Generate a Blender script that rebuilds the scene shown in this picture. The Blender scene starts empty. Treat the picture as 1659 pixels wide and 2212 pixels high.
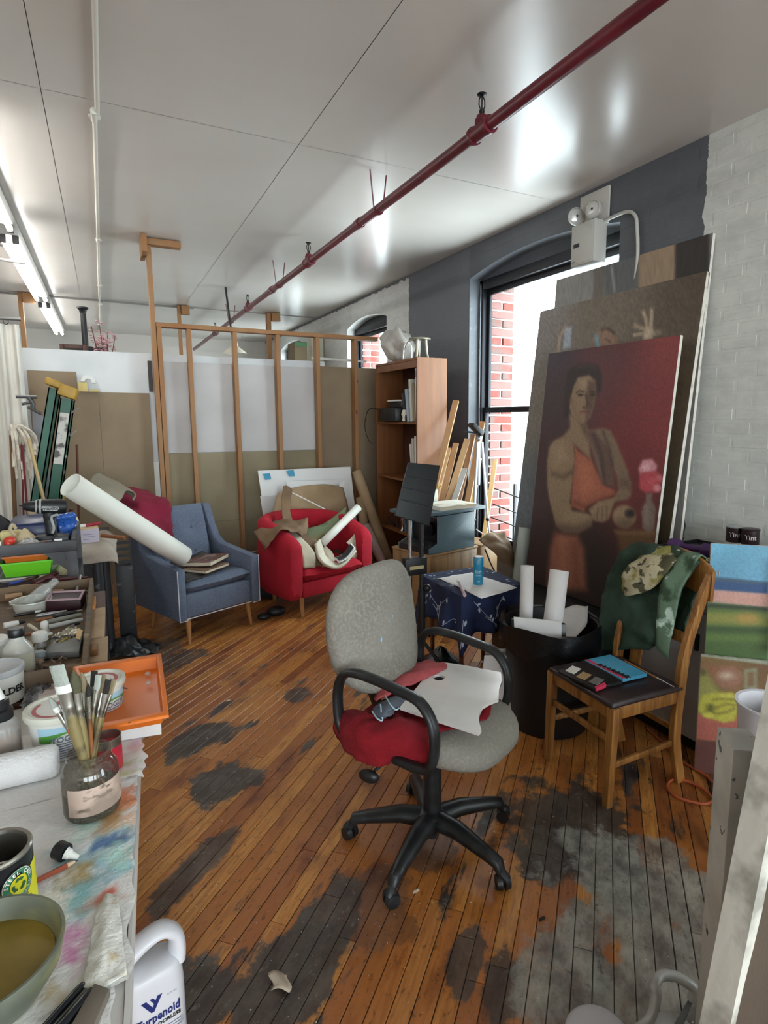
import bpy, bmesh, math, random
from mathutils import Vector, Matrix, noise
from math import pi, sin, cos, radians as R
rnd = random.Random(7)
scn = bpy.context.scene
COL = scn.collection

# ---------------------------------------------------------------- camera, sky, exposure
CAM_H, FOC, PPX, PPY = 1.6, 1282.0, 914.0, 1085.0      # eye height, focal length and principal point for a 1659x2212 frame
PITCH, YAW = R(8.124), R(28.015)
cd = bpy.data.cameras.new('camera'); cam = bpy.data.objects.new('camera', cd); COL.objects.link(cam)
cam.location = (0, 0, CAM_H); cam.rotation_euler = (pi/2 - PITCH, 0, -YAW)
cd.sensor_fit = 'AUTO'; cd.sensor_width = 36.0; cd.lens = 36.0*FOC/2212.0
cd.shift_x = (829.5-PPX)/2212.0; cd.shift_y = (PPY-1106.0)/2212.0
cd.clip_start = 0.02; cd.clip_end = 200
scn.camera = cam
w = bpy.data.worlds.new('overcast_sky'); scn.world = w; w.use_nodes = True
wn = w.node_tree.nodes; wb = wn['Background']
wb.inputs['Color'].default_value = (0.84, 0.93, 1.0, 1); wb.inputs['Strength'].default_value = 6.5
vs = scn.view_settings
vs.view_transform = 'Standard'; vs.look = 'None'; vs.gamma = 1.0; vs.use_curve_mapping = False; vs.exposure = 1.25
scn.cycles.max_bounces = 8; scn.cycles.diffuse_bounces = 5; scn.cycles.glossy_bounces = 4
scn.cycles.transmission_bounces = 6; scn.cycles.transparent_max_bounces = 10
scn.cycles.sample_clamp_indirect = 8.0; scn.cycles.caustics_reflective = False; scn.cycles.caustics_refractive = False
scn.cycles.use_denoising = True
CEIL, WX = 3.12, 3.0                                     # ceiling height; plane of the right-hand brick wall
# daylight windows in the brick wall: (y0, y1, sill z, top z) ; the last three are beside and behind the camera
WINS = [(2.95, 4.74, 0.42, 2.80), (6.55, 7.85, 0.60, 2.76), (-2.2, -0.65, 0.75, 2.80), (-5.2, -3.6, 0.75, 2.80), (9.9, 11.3, 0.75, 2.8)]
def portal(name, y0, y1, z0, z1):
    l = bpy.data.lights.new(name, 'AREA'); l.shape = 'RECTANGLE'; l.size = y1-y0; l.size_y = z1-z0; l.cycles.is_portal = True
    o = bpy.data.objects.new(name, l); COL.objects.link(o); o.location = (WX+0.48, (y0+y1)/2, (z0+z1)/2)
    o.rotation_euler = (pi/2, 0, pi/2)
for i, (a, b, c, d) in enumerate(WINS): portal('window_portal', a, b, c, d)
FILL_OPEN = [(-2.7, -1.0), (-.6, 1.1), (1.4, 2.8)]             # three tall unseen openings added behind the camera for fill daylight (x0, x1)
for a, b in FILL_OPEN:
    l = bpy.data.lights.new('window_portal', 'AREA'); l.shape = 'RECTANGLE'; l.size = b-a; l.size_y = 2.1; l.cycles.is_portal = True
    o = bpy.data.objects.new('window_portal', l); COL.objects.link(o); o.location = ((a+b)/2, -4.12, 1.75); o.rotation_euler = (-pi/2, 0, pi)

# ---------------------------------------------------------------- helpers
FWD = Vector((sin(YAW)*cos(PITCH), cos(YAW)*cos(PITCH), -sin(PITCH))); RGT = Vector((cos(YAW), -sin(YAW), 0)); UPV = RGT.cross(FWD)
EYE = Vector((0, 0, CAM_H))
def ray(x, y): return FWD + RGT*((x-PPX)/FOC) - UPV*((y-PPY)/FOC)
def at(x, y, axis, val):                                  # the point of a world plane that the photograph shows at x, y
    d = ray(x, y); return EYE + d*((val-EYE[axis])/d[axis])
def onz(x, y, z=0.0): return at(x, y, 2, z)
def ony(x, y, Y): return at(x, y, 1, Y)
def onx(x, y, X): return at(x, y, 0, X)
def seen(p):
    q = Vector(p)-EYE; z = q.dot(FWD)
    if z < .05: return None
    return PPX+FOC*q.dot(RGT)/z, PPY-FOC*q.dot(UPV)/z, z
def hx(h):
    h = h.lstrip('#'); v = [int(h[i:i+2], 16)/255 for i in (0, 2, 4)]
    return tuple((c/12.92 if c <= .04045 else ((c+.055)/1.055)**2.4) for c in v)
def V(*a): return Vector(a)
def n3(x, y, z=0.0): return noise.noise(Vector((x, y, z)))

MATS = {}
def mat(name, col, r=.5, m=0., var=(), bump=None, coat=0, tr=0, em=0, spec=.5, sheen=0, vcol=False, coord='Object', ior=1.45, alpha=1):
    if name in MATS: return MATS[name]
    M_ = bpy.data.materials.new(name); M_.use_nodes = True; nt = M_.node_tree; N = nt.nodes; L = nt.links
    b = N['Principled BSDF']; MATS[name] = M_
    col = hx(col) if isinstance(col, str) else col
    b.inputs['Base Color'].default_value = (*col, 1); b.inputs['Roughness'].default_value = r; b.inputs['Metallic'].default_value = m
    b.inputs['Specular IOR Level'].default_value = spec; b.inputs['IOR'].default_value = ior
    b.inputs['Coat Weight'].default_value = coat; b.inputs['Coat Roughness'].default_value = .15
    b.inputs['Transmission Weight'].default_value = tr; b.inputs['Sheen Weight'].default_value = sheen*.35; b.inputs['Sheen Tint'].default_value = (*col, 1); b.inputs['Alpha'].default_value = alpha
    if em: b.inputs['Emission Color'].default_value = (*col, 1); b.inputs['Emission Strength'].default_value = em
    out = None; co = None
    if var or bump:
        if coord == 'World': g = N.new('ShaderNodeNewGeometry'); co = g.outputs['Position']
        else: g = N.new('ShaderNodeTexCoord'); co = g.outputs[coord]
    def nz(scale, stretch=(1, 1, 1), detail=4):
        mp = N.new('ShaderNodeMapping'); mp.inputs['Scale'].default_value = stretch; L.new(co, mp.inputs['Vector'])
        t = N.new('ShaderNodeTexNoise'); t.inputs['Scale'].default_value = scale; t.inputs['Detail'].default_value = detail
        L.new(mp.outputs[0], t.inputs['Vector']); return t.outputs['Fac']
    if vcol:
        a = N.new('ShaderNodeAttribute'); a.attribute_name = 'Col'; out = a.outputs['Color']
    for v in var:
        c2, sc, lo, hi = v[:4]; st = v[4] if len(v) > 4 else (1, 1, 1)
        mr = N.new('ShaderNodeMapRange'); mr.inputs[1].default_value = lo; mr.inputs[2].default_value = hi; L.new(nz(sc, st), mr.inputs[0])
        mx = N.new('ShaderNodeMix'); mx.data_type = 'RGBA'; L.new(mr.outputs[0], mx.inputs[0])
        if out is None: mx.inputs[6].default_value = (*col, 1)
        else: L.new(out, mx.inputs[6])
        mx.inputs[7].default_value = (*(hx(c2) if isinstance(c2, str) else c2), 1); out = mx.outputs[2]
    if out is not None:
        L.new(out, b.inputs['Base Color'])
        if em: L.new(out, b.inputs['Emission Color'])
    if bump:
        bp = N.new('ShaderNodeBump'); bp.inputs['Strength'].default_value = bump[1]; bp.inputs['Distance'].default_value = .01
        L.new(nz(bump[0], bump[2] if len(bump) > 2 else (1, 1, 1), 6), bp.inputs['Height']); L.new(bp.outputs[0], b.inputs['Normal'])
    return M_

def XF(loc=(0, 0, 0), rz=0., rx=0., ry=0., s=(1, 1, 1)):
    return Matrix.Translation(loc) @ Matrix.Rotation(rz, 4, 'Z') @ Matrix.Rotation(ry, 4, 'Y') @ Matrix.Rotation(rx, 4, 'X') @ Matrix.Diagonal((*s, 1))
def FR(o, x, z):                                          # frame with origin o, local x along x and local z near z
    x = Vector(x).normalized(); z = Vector(z); y = z.cross(x).normalized(); z = x.cross(y)
    return Matrix(((x.x, y.x, z.x, o[0]), (x.y, y.y, z.y, o[1]), (x.z, y.z, z.z, o[2]), (0, 0, 0, 1)))
ID = Matrix.Identity(4)
class B:
    """collects shapes and links them as ONE mesh object"""
    def __init__(s): s.v, s.f, s.c, s.mi = [], [], [], []
    def add(s, vs, fs, M=None, col=None, mi=0):
        n = len(s.v); s.v += [(M @ Vector(p)) if M else Vector(p) for p in vs]
        s.f += [tuple(i+n for i in f) for f in fs]; s.mi += [mi]*len(fs)
        s.c += (col if isinstance(col, list) else [col or (1, 1, 1)]*len(vs)); return s
    def box(s, x0, x1, y0, y1, z0, z1, M=None, col=None, mi=0):
        return s.add([(x, y, z) for z in (z0, z1) for y in (y0, y1) for x in (x0, x1)],
                     [(0, 2, 3, 1), (4, 5, 7, 6), (0, 1, 5, 4), (2, 6, 7, 3), (0, 4, 6, 2), (1, 3, 7, 5)], M, col, mi)
    def cbox(s, c, sx, sy, sz, M=None, col=None): return s.box(c[0]-sx/2, c[0]+sx/2, c[1]-sy/2, c[1]+sy/2, c[2]-sz/2, c[2]+sz/2, M, col)
    def hexa(s, p): return s.add(p, [(0, 3, 2, 1), (4, 5, 6, 7), (0, 1, 5, 4), (1, 2, 6, 5), (2, 3, 7, 6), (3, 0, 4, 7)])   # 4 bottom ccw, 4 top ccw
    def loft(s, rings, cap=True, closed=True, M=None, col=None, mi=0):
        n = len(rings[0]); vs = [p for r in rings for p in r]; fs = []
        for i in range(len(rings)-1):
            for j in range(n if closed else n-1):
                k = (j+1) % n; fs.append((i*n+j, i*n+k, (i+1)*n+k, (i+1)*n+j))
        if cap and closed: fs.append(tuple(reversed(range(n)))); fs.append(tuple(range((len(rings)-1)*n, len(rings)*n)))
        return s.add(vs, fs, M, col, mi)
    def cyl(s, p0, p1, r0, r1=None, n=12, cap=True, M=None, col=None, mi=0):
        return s.tube([p0, p1], [r0, r0 if r1 is None else r1], n, cap, M, col, mi)
    def tube(s, pts, r, n=8, cap=True, M=None, col=None, mi=0, flat=None):
        pts = [Vector(p) for p in pts]; k = len(pts); rings = []; up = None
        for i, p in enumerate(pts):
            t = (pts[min(i+1, k-1)]-pts[max(i-1, 0)]).normalized()
            if up is None: up = t.orthogonal().normalized() if flat is None else Vector(flat[2])
            up = (up-t*up.dot(t)).normalized(); sd = t.cross(up)
            rr = r[i] if isinstance(r, (list, tuple)) else r
            a, b_ = (rr, rr) if flat is None else (rr*flat[0], rr*flat[1])
            rings.append([p+up*(cos(2*pi*j/n)*a)+sd*(sin(2*pi*j/n)*b_) for j in range(n)])
        return s.loft(rings, cap, True, M, col, mi)
    def lathe(s, prof, n=20, M=None, cap=True, col=None, mi=0):
        return s.loft([[(r*cos(2*pi*j/n), r*sin(2*pi*j/n), z) for j in range(n)] for r, z in prof], cap, True, M, col, mi)
    def prism(s, poly, t0, t1, M=None, col=None, mi=0):   # polygon in local xy, from z=t0 to z=t1
        return s.loft([[(x, y, t0) for x, y in poly], [(x, y, t1) for x, y in poly]], True, True, M, col, mi)
    def grid(s, fn, nu, nv, M=None, cf=None, wrap=False):
        vs, cs = [], []
        for j in range(nv+1):
            for i in range(nu+1):
                vs.append(fn(i/nu, j/nv)); cs.append(cf(i/nu, j/nv) if cf else (1, 1, 1))
        return s.add(vs, [(j*(nu+1)+i, j*(nu+1)+i+1, (j+1)*(nu+1)+i+1, (j+1)*(nu+1)+i) for j in range(nv) for i in range(nu)], M, cs)
    def ball(s, c, r, sc=(1, 1, 1), n=12, M=None, col=None):
        m = n//2; return s.loft([[(c[0]+r*sc[0]*sin(pi*(i+.02)/(m+.04))*cos(2*pi*j/n), c[1]+r*sc[1]*sin(pi*(i+.02)/(m+.04))*sin(2*pi*j/n), c[2]-r*sc[2]*cos(pi*(i+.02)/(m+.04))) for j in range(n)] for i in range(m+1)], True, True, M, col)
    def build(s, name, m, par=None, sm=0, bev=0, seg=2, world=True, vcol=False, solid=0, sub=0, off=0, **props):
        me = bpy.data.meshes.new(name)
        vs = s.v
        rt = par
        while rt is not None and rt.name not in MINV: rt = rt.parent
        if rt is not None and world: inv = MINV[rt.name]; vs = [inv @ p for p in vs]
        me.from_pydata([tuple(p) for p in vs], [], s.f)
        for mm in (m if isinstance(m, (list, tuple)) else [m]): me.materials.append(mm)
        if any(s.mi):
            for p, i in zip(me.polygons, s.mi): p.material_index = i
        if vcol:
            a = me.color_attributes.new('Col', 'FLOAT_COLOR', 'POINT')
            a.data.foreach_set('color', [x for c in s.c for x in (c[0], c[1], c[2], 1.0)])
        if bev:
            bm = bmesh.new(); bm.from_mesh(me)
            bmesh.ops.bevel(bm, geom=[e for e in bm.edges if len(e.link_faces) == 2 and e.calc_face_angle(0) > .5], offset=bev, segments=seg, profile=.5, affect='EDGES', clamp_overlap=True)
            bm.to_mesh(me); bm.free()
        if sm or bev:
            me.polygons.foreach_set('use_smooth', [True]*len(me.polygons)); me.set_sharp_from_angle(angle=R(sm or 40))
        me.validate(); me.update()
        o = bpy.data.objects.new(name, me); COL.objects.link(o)
        if par is not None: o.parent = par
        if solid: q = o.modifiers.new('thickness', 'SOLIDIFY'); q.thickness = solid; q.offset = off
        if sub: q = o.modifiers.new('smooth', 'SUBSURF'); q.levels = sub; q.render_levels = sub
        for k, v_ in props.items(): o[k] = v_
        return o
MINV = {}
def thing(name, label, cat, loc=(0, 0, 0), rz=0, group=None, M=None):
    o = bpy.data.objects.new(name, None); COL.objects.link(o); M = M or XF(loc, rz)
    o.matrix_world = M; o.empty_display_size = .05; MINV[o.name] = M.inverted()
    o['label'] = label; o['category'] = cat
    if group: o['group'] = group
    return o
def tag(o, label, cat, group=None):
    o['label'] = label; o['category'] = cat
    if group: o['group'] = group
    return o
def struct(o): o['kind'] = 'structure'; return o
def stuff(o): o['kind'] = 'stuff'; return o
def dup(root, M, label=None, group=None):
    def cp(o, par):
        c = o.copy(); COL.objects.link(c); c.parent = par
        for ch in list(o.children): cp(ch, c)
        return c
    r = cp(root, None); r.matrix_world = M; MINV[r.name] = M.inverted()
    if label: r['label'] = label
    if group: r['group'] = group
    return r
def text_b(b, body, size, M=None, fn=None, bold=0, squeeze=1., col=None, mi=0, align='CENTER'):
    cu = bpy.data.curves.new('lettering', 'FONT'); cu.body = body; cu.size = size; cu.align_x = align; cu.offset = bold; cu.resolution_u = 2
    ob = bpy.data.objects.new('lettering', cu); COL.objects.link(ob)
    me = bpy.data.meshes.new_from_object(ob.evaluated_get(bpy.context.evaluated_depsgraph_get()))
    vs = [Vector((v.co.x*squeeze, v.co.y, 0)) for v in me.vertices]
    if fn: vs = [Vector(fn(p.x, p.y)) for p in vs]
    b.add(vs, [tuple(p.vertices) for p in me.polygons], M, col, mi)
    bpy.data.objects.remove(ob); bpy.data.curves.remove(cu); bpy.data.meshes.remove(me)
def rrect(w, h, r, n=4):                                   # rounded rectangle outline centred on 0
    out = []
    for cx, cy, a0 in ((w/2-r, h/2-r, 0), (-w/2+r, h/2-r, 90), (-w/2+r, -h/2+r, 180), (w/2-r, -h/2+r, 270)):
        out += [(cx+r*cos(R(a0+90*i/n)), cy+r*sin(R(a0+90*i/n))) for i in range(n+1)]
    return out
def catmull(pts, k=6):
    pts = [Vector(p) for p in pts]; out = []; P_ = [pts[0]*2-pts[1]]+pts+[pts[-1]*2-pts[-2]]
    for i in range(1, len(P_)-2):
        a, b_, c, d = P_[i-1:i+3]
        for j in range(k):
            t = j/k; out.append(.5*((2*b_)+(c-a)*t+(2*a-5*b_+4*c-d)*t*t+(3*b_-a-3*c+d)*t**3))
    return out+[pts[-1]]

def sheet_rows(rows, k):                                   # smooth interpolation of a coarse grid of points
    rr = [catmull(r, k) for r in rows]; cols = [catmull([r[i] for r in rr], k) for i in range(len(rr[0]))]
    return [[cols[i][j] for i in range(len(cols))] for j in range(len(cols[0]))]
def cloth(name, rows, m, par=None, amp=.008, fr=9., th=.004, k=5, seed=0, cf=None, off=0, sub=0, sm=80):
    g = sheet_rows(rows, k); nj, ni = len(g), len(g[0]); b = B(); vs, cs = [], []
    for j in range(nj):
        for i in range(ni):
            p = g[j][i]; a = g[j][min(i+1, ni-1)]-g[j][max(i-1, 0)]; c = g[min(j+1, nj-1)][i]-g[max(j-1, 0)][i]
            nn = a.cross(c); nn = nn.normalized() if nn.length > 1e-9 else V(0, 0, 1)
            d = amp*(noise.noise(p*fr+V(seed*7.1, seed, 0))+.5*noise.noise(p*fr*2.3+V(seed, 3, 1)))
            vs.append(p+nn*d); cs.append(cf(i/(ni-1), j/(nj-1)) if cf else (1, 1, 1))
    b.add(vs, [(j*ni+i, j*ni+i+1, (j+1)*ni+i+1, (j+1)*ni+i) for j in range(nj-1) for i in range(ni-1)], None, cs)
    return b.build(name, m, par, sm=sm, solid=th, off=off, sub=sub, vcol=cf is not None)
def outline(name, outer, holes, th, M, m, par=None, bev=0):  # flat board with holes, thickness th below its own xy plane
    cu = bpy.data.curves.new('outline', 'CURVE'); cu.dimensions = '2D'; cu.fill_mode = 'BOTH'; cu.extrude = th/2
    for pts in [outer]+list(holes):
        s = cu.splines.new('POLY'); s.points.add(len(pts)-1); s.use_cyclic_u = True
        for q, p in zip(s.points, pts): q.co = (p[0], p[1], 0, 1)
    ob = bpy.data.objects.new('outline', cu); COL.objects.link(ob)
    me = bpy.data.meshes.new_from_object(ob.evaluated_get(bpy.context.evaluated_depsgraph_get())); b = B()
    b.add([v.co for v in me.vertices], [tuple(p.vertices) for p in me.polygons], M)
    bpy.data.objects.remove(ob); bpy.data.curves.remove(cu); bpy.data.meshes.remove(me)
    return b.build(name, m, par, sm=30)
def lean(c, rows_px, axis, val): return [[at(x, y, axis, val) for x, y in r] for r in rows_px]
TH = .46
# ---------------------------------------------------------------- floor: planks laid at 45 degrees
def floor_material():
    M_ = bpy.data.materials.new('worn_floorboards'); M_.use_nodes = True; nt = M_.node_tree; N = nt.nodes; L = nt.links; b = N['Principled BSDF']
    g = N.new('ShaderNodeNewGeometry'); mp = N.new('ShaderNodeMapping'); mp.inputs['Rotation'].default_value = (0, 0, -pi/4); L.new(g.outputs['Position'], mp.inputs[0])
    UV = mp.outputs[0]                                     # x runs along the boards
    def math_(op, a, b_=None):
        m = N.new('ShaderNodeMath'); m.operation = op; m.use_clamp = False
        for i, q in enumerate((a, b_)):
            if q is None: continue
            if isinstance(q, (int, float)): m.inputs[i].default_value = q
            else: L.new(q, m.inputs[i])
        return m.outputs[0]
    def nz(scale, st, detail=5, rough=.6):
        m2 = N.new('ShaderNodeMapping'); m2.inputs['Scale'].default_value = st; L.new(UV, m2.inputs[0])
        t = N.new('ShaderNodeTexNoise'); t.inputs['Scale'].default_value = scale; t.inputs['Detail'].default_value = detail; t.inputs['Roughness'].default_value = rough; L.new(m2.outputs[0], t.inputs[0]); return t.outputs['Fac']
    def rng(f, lo, hi, smooth=True):
        m = N.new('ShaderNodeMapRange'); m.interpolation_type = 'SMOOTHSTEP' if smooth else 'LINEAR'; m.inputs[1].default_value = lo; m.inputs[2].default_value = hi; L.new(f, m.inputs[0]); return m.outputs[0]
    def mix(f, a, c):
        m = N.new('ShaderNodeMix'); m.data_type = 'RGBA'
        if isinstance(f, float): m.inputs[0].default_value = f
        else: L.new(f, m.inputs[0])
        for i, q in ((6, a), (7, c)):
            if isinstance(q, tuple): m.inputs[i].default_value = (*q, 1)
            else: L.new(q, m.inputs[i])
        return m.outputs[2]
    at_ = N.new('ShaderNodeAttribute'); at_.attribute_name = 'Col'
    grain = rng(nz(6, (1.2, 14, 1)), .3, .75)
    c = mix(grain, at_.outputs['Color'], hx('#9c5f2c'))
    c = mix(math_('MULTIPLY', rng(nz(3.2, (1, 2.2, 1)), .5, .75), .85), c, hx('#5e2a16'))          # darker red-brown varnish
    c = mix(math_('MULTIPLY', rng(nz(38, (1, 1.6, 1), 3), .58, .70), .55), c, hx('#2a170d'))   # small dents
    warp = nz(3.0, (1, 1, 1), 6, .65)
    acc = rng(nz(1.9, (.55, 1.9, 1), 6, .68), .585, .63); dust = math_('SUBTRACT', 0.0, 0.0)
    for x, y, r, st, lo in STAINS:
        u, v = (x+y)/math.sqrt(2), (y-x)/math.sqrt(2)
        sx = N.new('ShaderNodeSeparateXYZ'); L.new(UV, sx.inputs[0])
        du = math_('MULTIPLY', math_('SUBTRACT', sx.outputs[0], u), 1/st); dv = math_('SUBTRACT', sx.outputs[1], v)
        d = math_('SQRT', math_('ADD', math_('MULTIPLY', du, du), math_('MULTIPLY', dv, dv)))
        d = math_('ADD', math_('DIVIDE', d, r), math_('MULTIPLY', math_('SUBTRACT', warp, .5), 3.4))
        m = N.new('ShaderNodeMapRange'); m.interpolation_type = 'SMOOTHSTEP'; m.inputs[1].default_value = 1.05; m.inputs[2].default_value = .82; m.inputs[3].default_value = 0; m.inputs[4].default_value = abs(lo); L.new(d, m.inputs[0])
        if x > .75 and r > .12 and lo > 0: dust = math_('MAXIMUM', dust, m.outputs[0])
        else: acc = math_('MAXIMUM', acc, m.outputs[0])
    stain = mix(rng(nz(7, (1, 1.5, 1), 6, .7), .35, .68), hx('#242424'), hx('#4f4d49'))
    stain = mix(math_('MULTIPLY', rng(nz(26, (1, 1, 1), 4, .7), .58, .68), .35), stain, hx('#8d8b82'))
    c = mix(math_('MULTIPLY', acc, .93), c, stain)
    dusty = mix(rng(nz(7, (1, 1.5, 1), 6, .7), .33, .68), hx('#5b5955'), hx('#a3a197'))
    dusty = mix(math_('MULTIPLY', rng(nz(17, (1, 1, 1), 6, .75), .58, .68), .8), dusty, hx('#3a3836'))
    c = mix(math_('MULTIPLY', math_('MULTIPLY', dust, .90), rng(nz(3.5, (.8, 1.8, 1), 6, .7), .34, .44)), c, dusty)
    c = mix(rng(nz(75, (1, 1, 1), 2, .5), .735, .75), c, hx('#c9c6bc'))     # paint spatter
    L.new(c, b.inputs['Base Color'])
    rr = N.new('ShaderNodeMapRange'); L.new(nz(9, (1, 3, 1)), rr.inputs[0]); rr.inputs[1].default_value = .3; rr.inputs[2].default_value = .7; rr.inputs[3].default_value = .22; rr.inputs[4].default_value = .46
    L.new(math_('ADD', rr.outputs[0], math_('MULTIPLY', acc, .12)), b.inputs['Roughness'])
    bp = N.new('ShaderNodeBump'); bp.inputs['Strength'].default_value = .25; bp.inputs['Distance'].default_value = .004; L.new(nz(14, (1, 6, 1)), bp.inputs['Height']); L.new(bp.outputs[0], b.inputs['Normal'])
    return M_
STAINS = []
for px, py, r, st, lo in [(430, 1592, .13, 1.3, 1), (478, 1695, .15, 1.4, 1), (372, 1432, .16, 1.6, .9), (640, 1500, .07, 1.5, .9), (700, 1985, .10, 2.2, .95), (620, 2130, .13, 2.0, 1),
                          (395, 2150, .16, 1.0, 1), (1395, 1960, .30, 1.2, 1), (1180, 1775, .22, 1.2, -.95), (1440, 2120, .36, 1.3, 1), (1250, 1800, .26, 1.3, -1), (1240, 2110, .20, 1.2, .85), (1330, 1890, .18, 1.2, -.9), (1420, 1850, .13, 1.2, .9), (1080, 2130, .07, 2.2, .9), (1010, 2080, .05, 3, .9), (810, 1950, .14, 1.6, .5),
                          (415, 1880, .07, 3.2, .9), (920, 1840, .12, 1.2, .7), (330, 1410, .2, 1.4, .8)]:
    p = onz(px, py); STAINS.append((p.x, p.y, r, st, lo))
m_floor = floor_material()
m_joint = mat('floor_joint_dirt', '#14100d', .9)
fl = B().box(-3.0, WX+.05, -6.0, 12.5, -.12, -.0025).build('floor', m_joint); struct(fl); fl['label'] = 'worn diagonal wooden floor'
PW = .0585
planks = []
r_ = random.Random(3)
TINTS = ['#b87a3a', '#c08240', '#a86830', '#b47238', '#985a30', '#c88c46', '#824a28', '#a26434', '#bc8044']
iv = -60
for iv in range(-90, 110):
    v = iv*PW; u = -5.0+r_.random()*1.2
    while u < 9.5:
        ln = r_.uniform(.55, 1.9); um = u+ln/2; x, y = (um-v)/math.sqrt(2), (um+v)/math.sqrt(2)
        if -2.6 < x < 3.4 and -1.6 < y < 6.9:
            s_ = seen((x, y, 0)); wgt = 0
            if s_ and -150 < s_[0] < 1800 and 1150 < s_[1] < 2350: wgt = ln/s_[2]**2*(1 if s_[0] > 260 else .4)
            planks.append((wgt, u, ln, v, r_.choice(TINTS), r_.uniform(-.0012, .0008)))
        u += ln
planks.sort(key=lambda t: -t[0])
def plank_into(b, u, ln, v, tint, dz, full):
    M = Matrix.Rotation(pi/4, 4, 'Z'); c = hx(tint); h = PW/2-.0009; e = .0022
    u0, u1 = u+.0012, u+ln-.0012; z1 = dz; z0 = -.003
    # clip to the wall
    if (max((u1-v), 0))/math.sqrt(2) > WX: u1 = min(u1, WX*math.sqrt(2)+v)
    if u1-u0 < .05: return False
    ring = lambda uu: [(uu, v-h, z0), (uu, v+h, z0), (uu, v+h, z1-e), (uu, v+h-e, z1), (uu, v-h+e, z1), (uu, v-h, z1-e)]
    b.loft([ring(u0), ring(u1)], True, True, M, c); return True
rest = B()
for k, (wgt, u, ln, v, tint, dz) in enumerate(planks):
    if k < 300 and wgt > 0:
        b = B()
        if plank_into(b, u, ln, v, tint, dz, True): b.build('plank', m_floor, fl, vcol=True)
    else: plank_into(rest, u, ln, v, tint, dz, False)
stuff(rest.build('planks_beyond', m_floor, fl, vcol=True))

# ---------------------------------------------------------------- ceiling: painted sheets with open seams
m_ceil = mat('gloss_ceiling_paint', '#cdc8c2', .25, var=[('#c9c3bb', 1.6, .35, .7)], bump=(1.1, .12, (1, 3.5, 1)), coord='World', spec=.55)
m_seam = mat('ceiling_seam_dark', '#9a958f', .8)
cl = B().box(-3.0, WX+TH, -6.0, 12.5, CEIL+.012, CEIL+.12).build('ceiling', m_seam); struct(cl); cl['label'] = 'glossy white painted ceiling'
def sheet(x0, x1, y0, y1, g=.0016):
    b = B(); n = max(1, int((y1-y0)/.25)); k = max(1, int((x1-x0)/.25))
    b.grid(lambda u, t: (x0+g+(x1-x0-2*g)*u, y0+g+(y1-y0-2*g)*t, CEIL+.0045*n3((x0+u*(x1-x0))*1.1, (y0+t*(y1-y0))*.8, 3)), k, n)
    vs, fs = b.v, b.f; b2 = B(); b2.add(vs, [tuple(reversed(f)) for f in fs]); 
    return b2.build('ceiling_panel', m_ceil, cl, sm=60)
xs = [-3.0, -.16, 1.07, WX]; ys = [-6.0, -2.0, 1.0, 3.5, 9.1, 12.5]
for i in range(3):
    for j in range(5): sheet(xs[i], xs[i+1], ys[j], ys[j+1])

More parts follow.
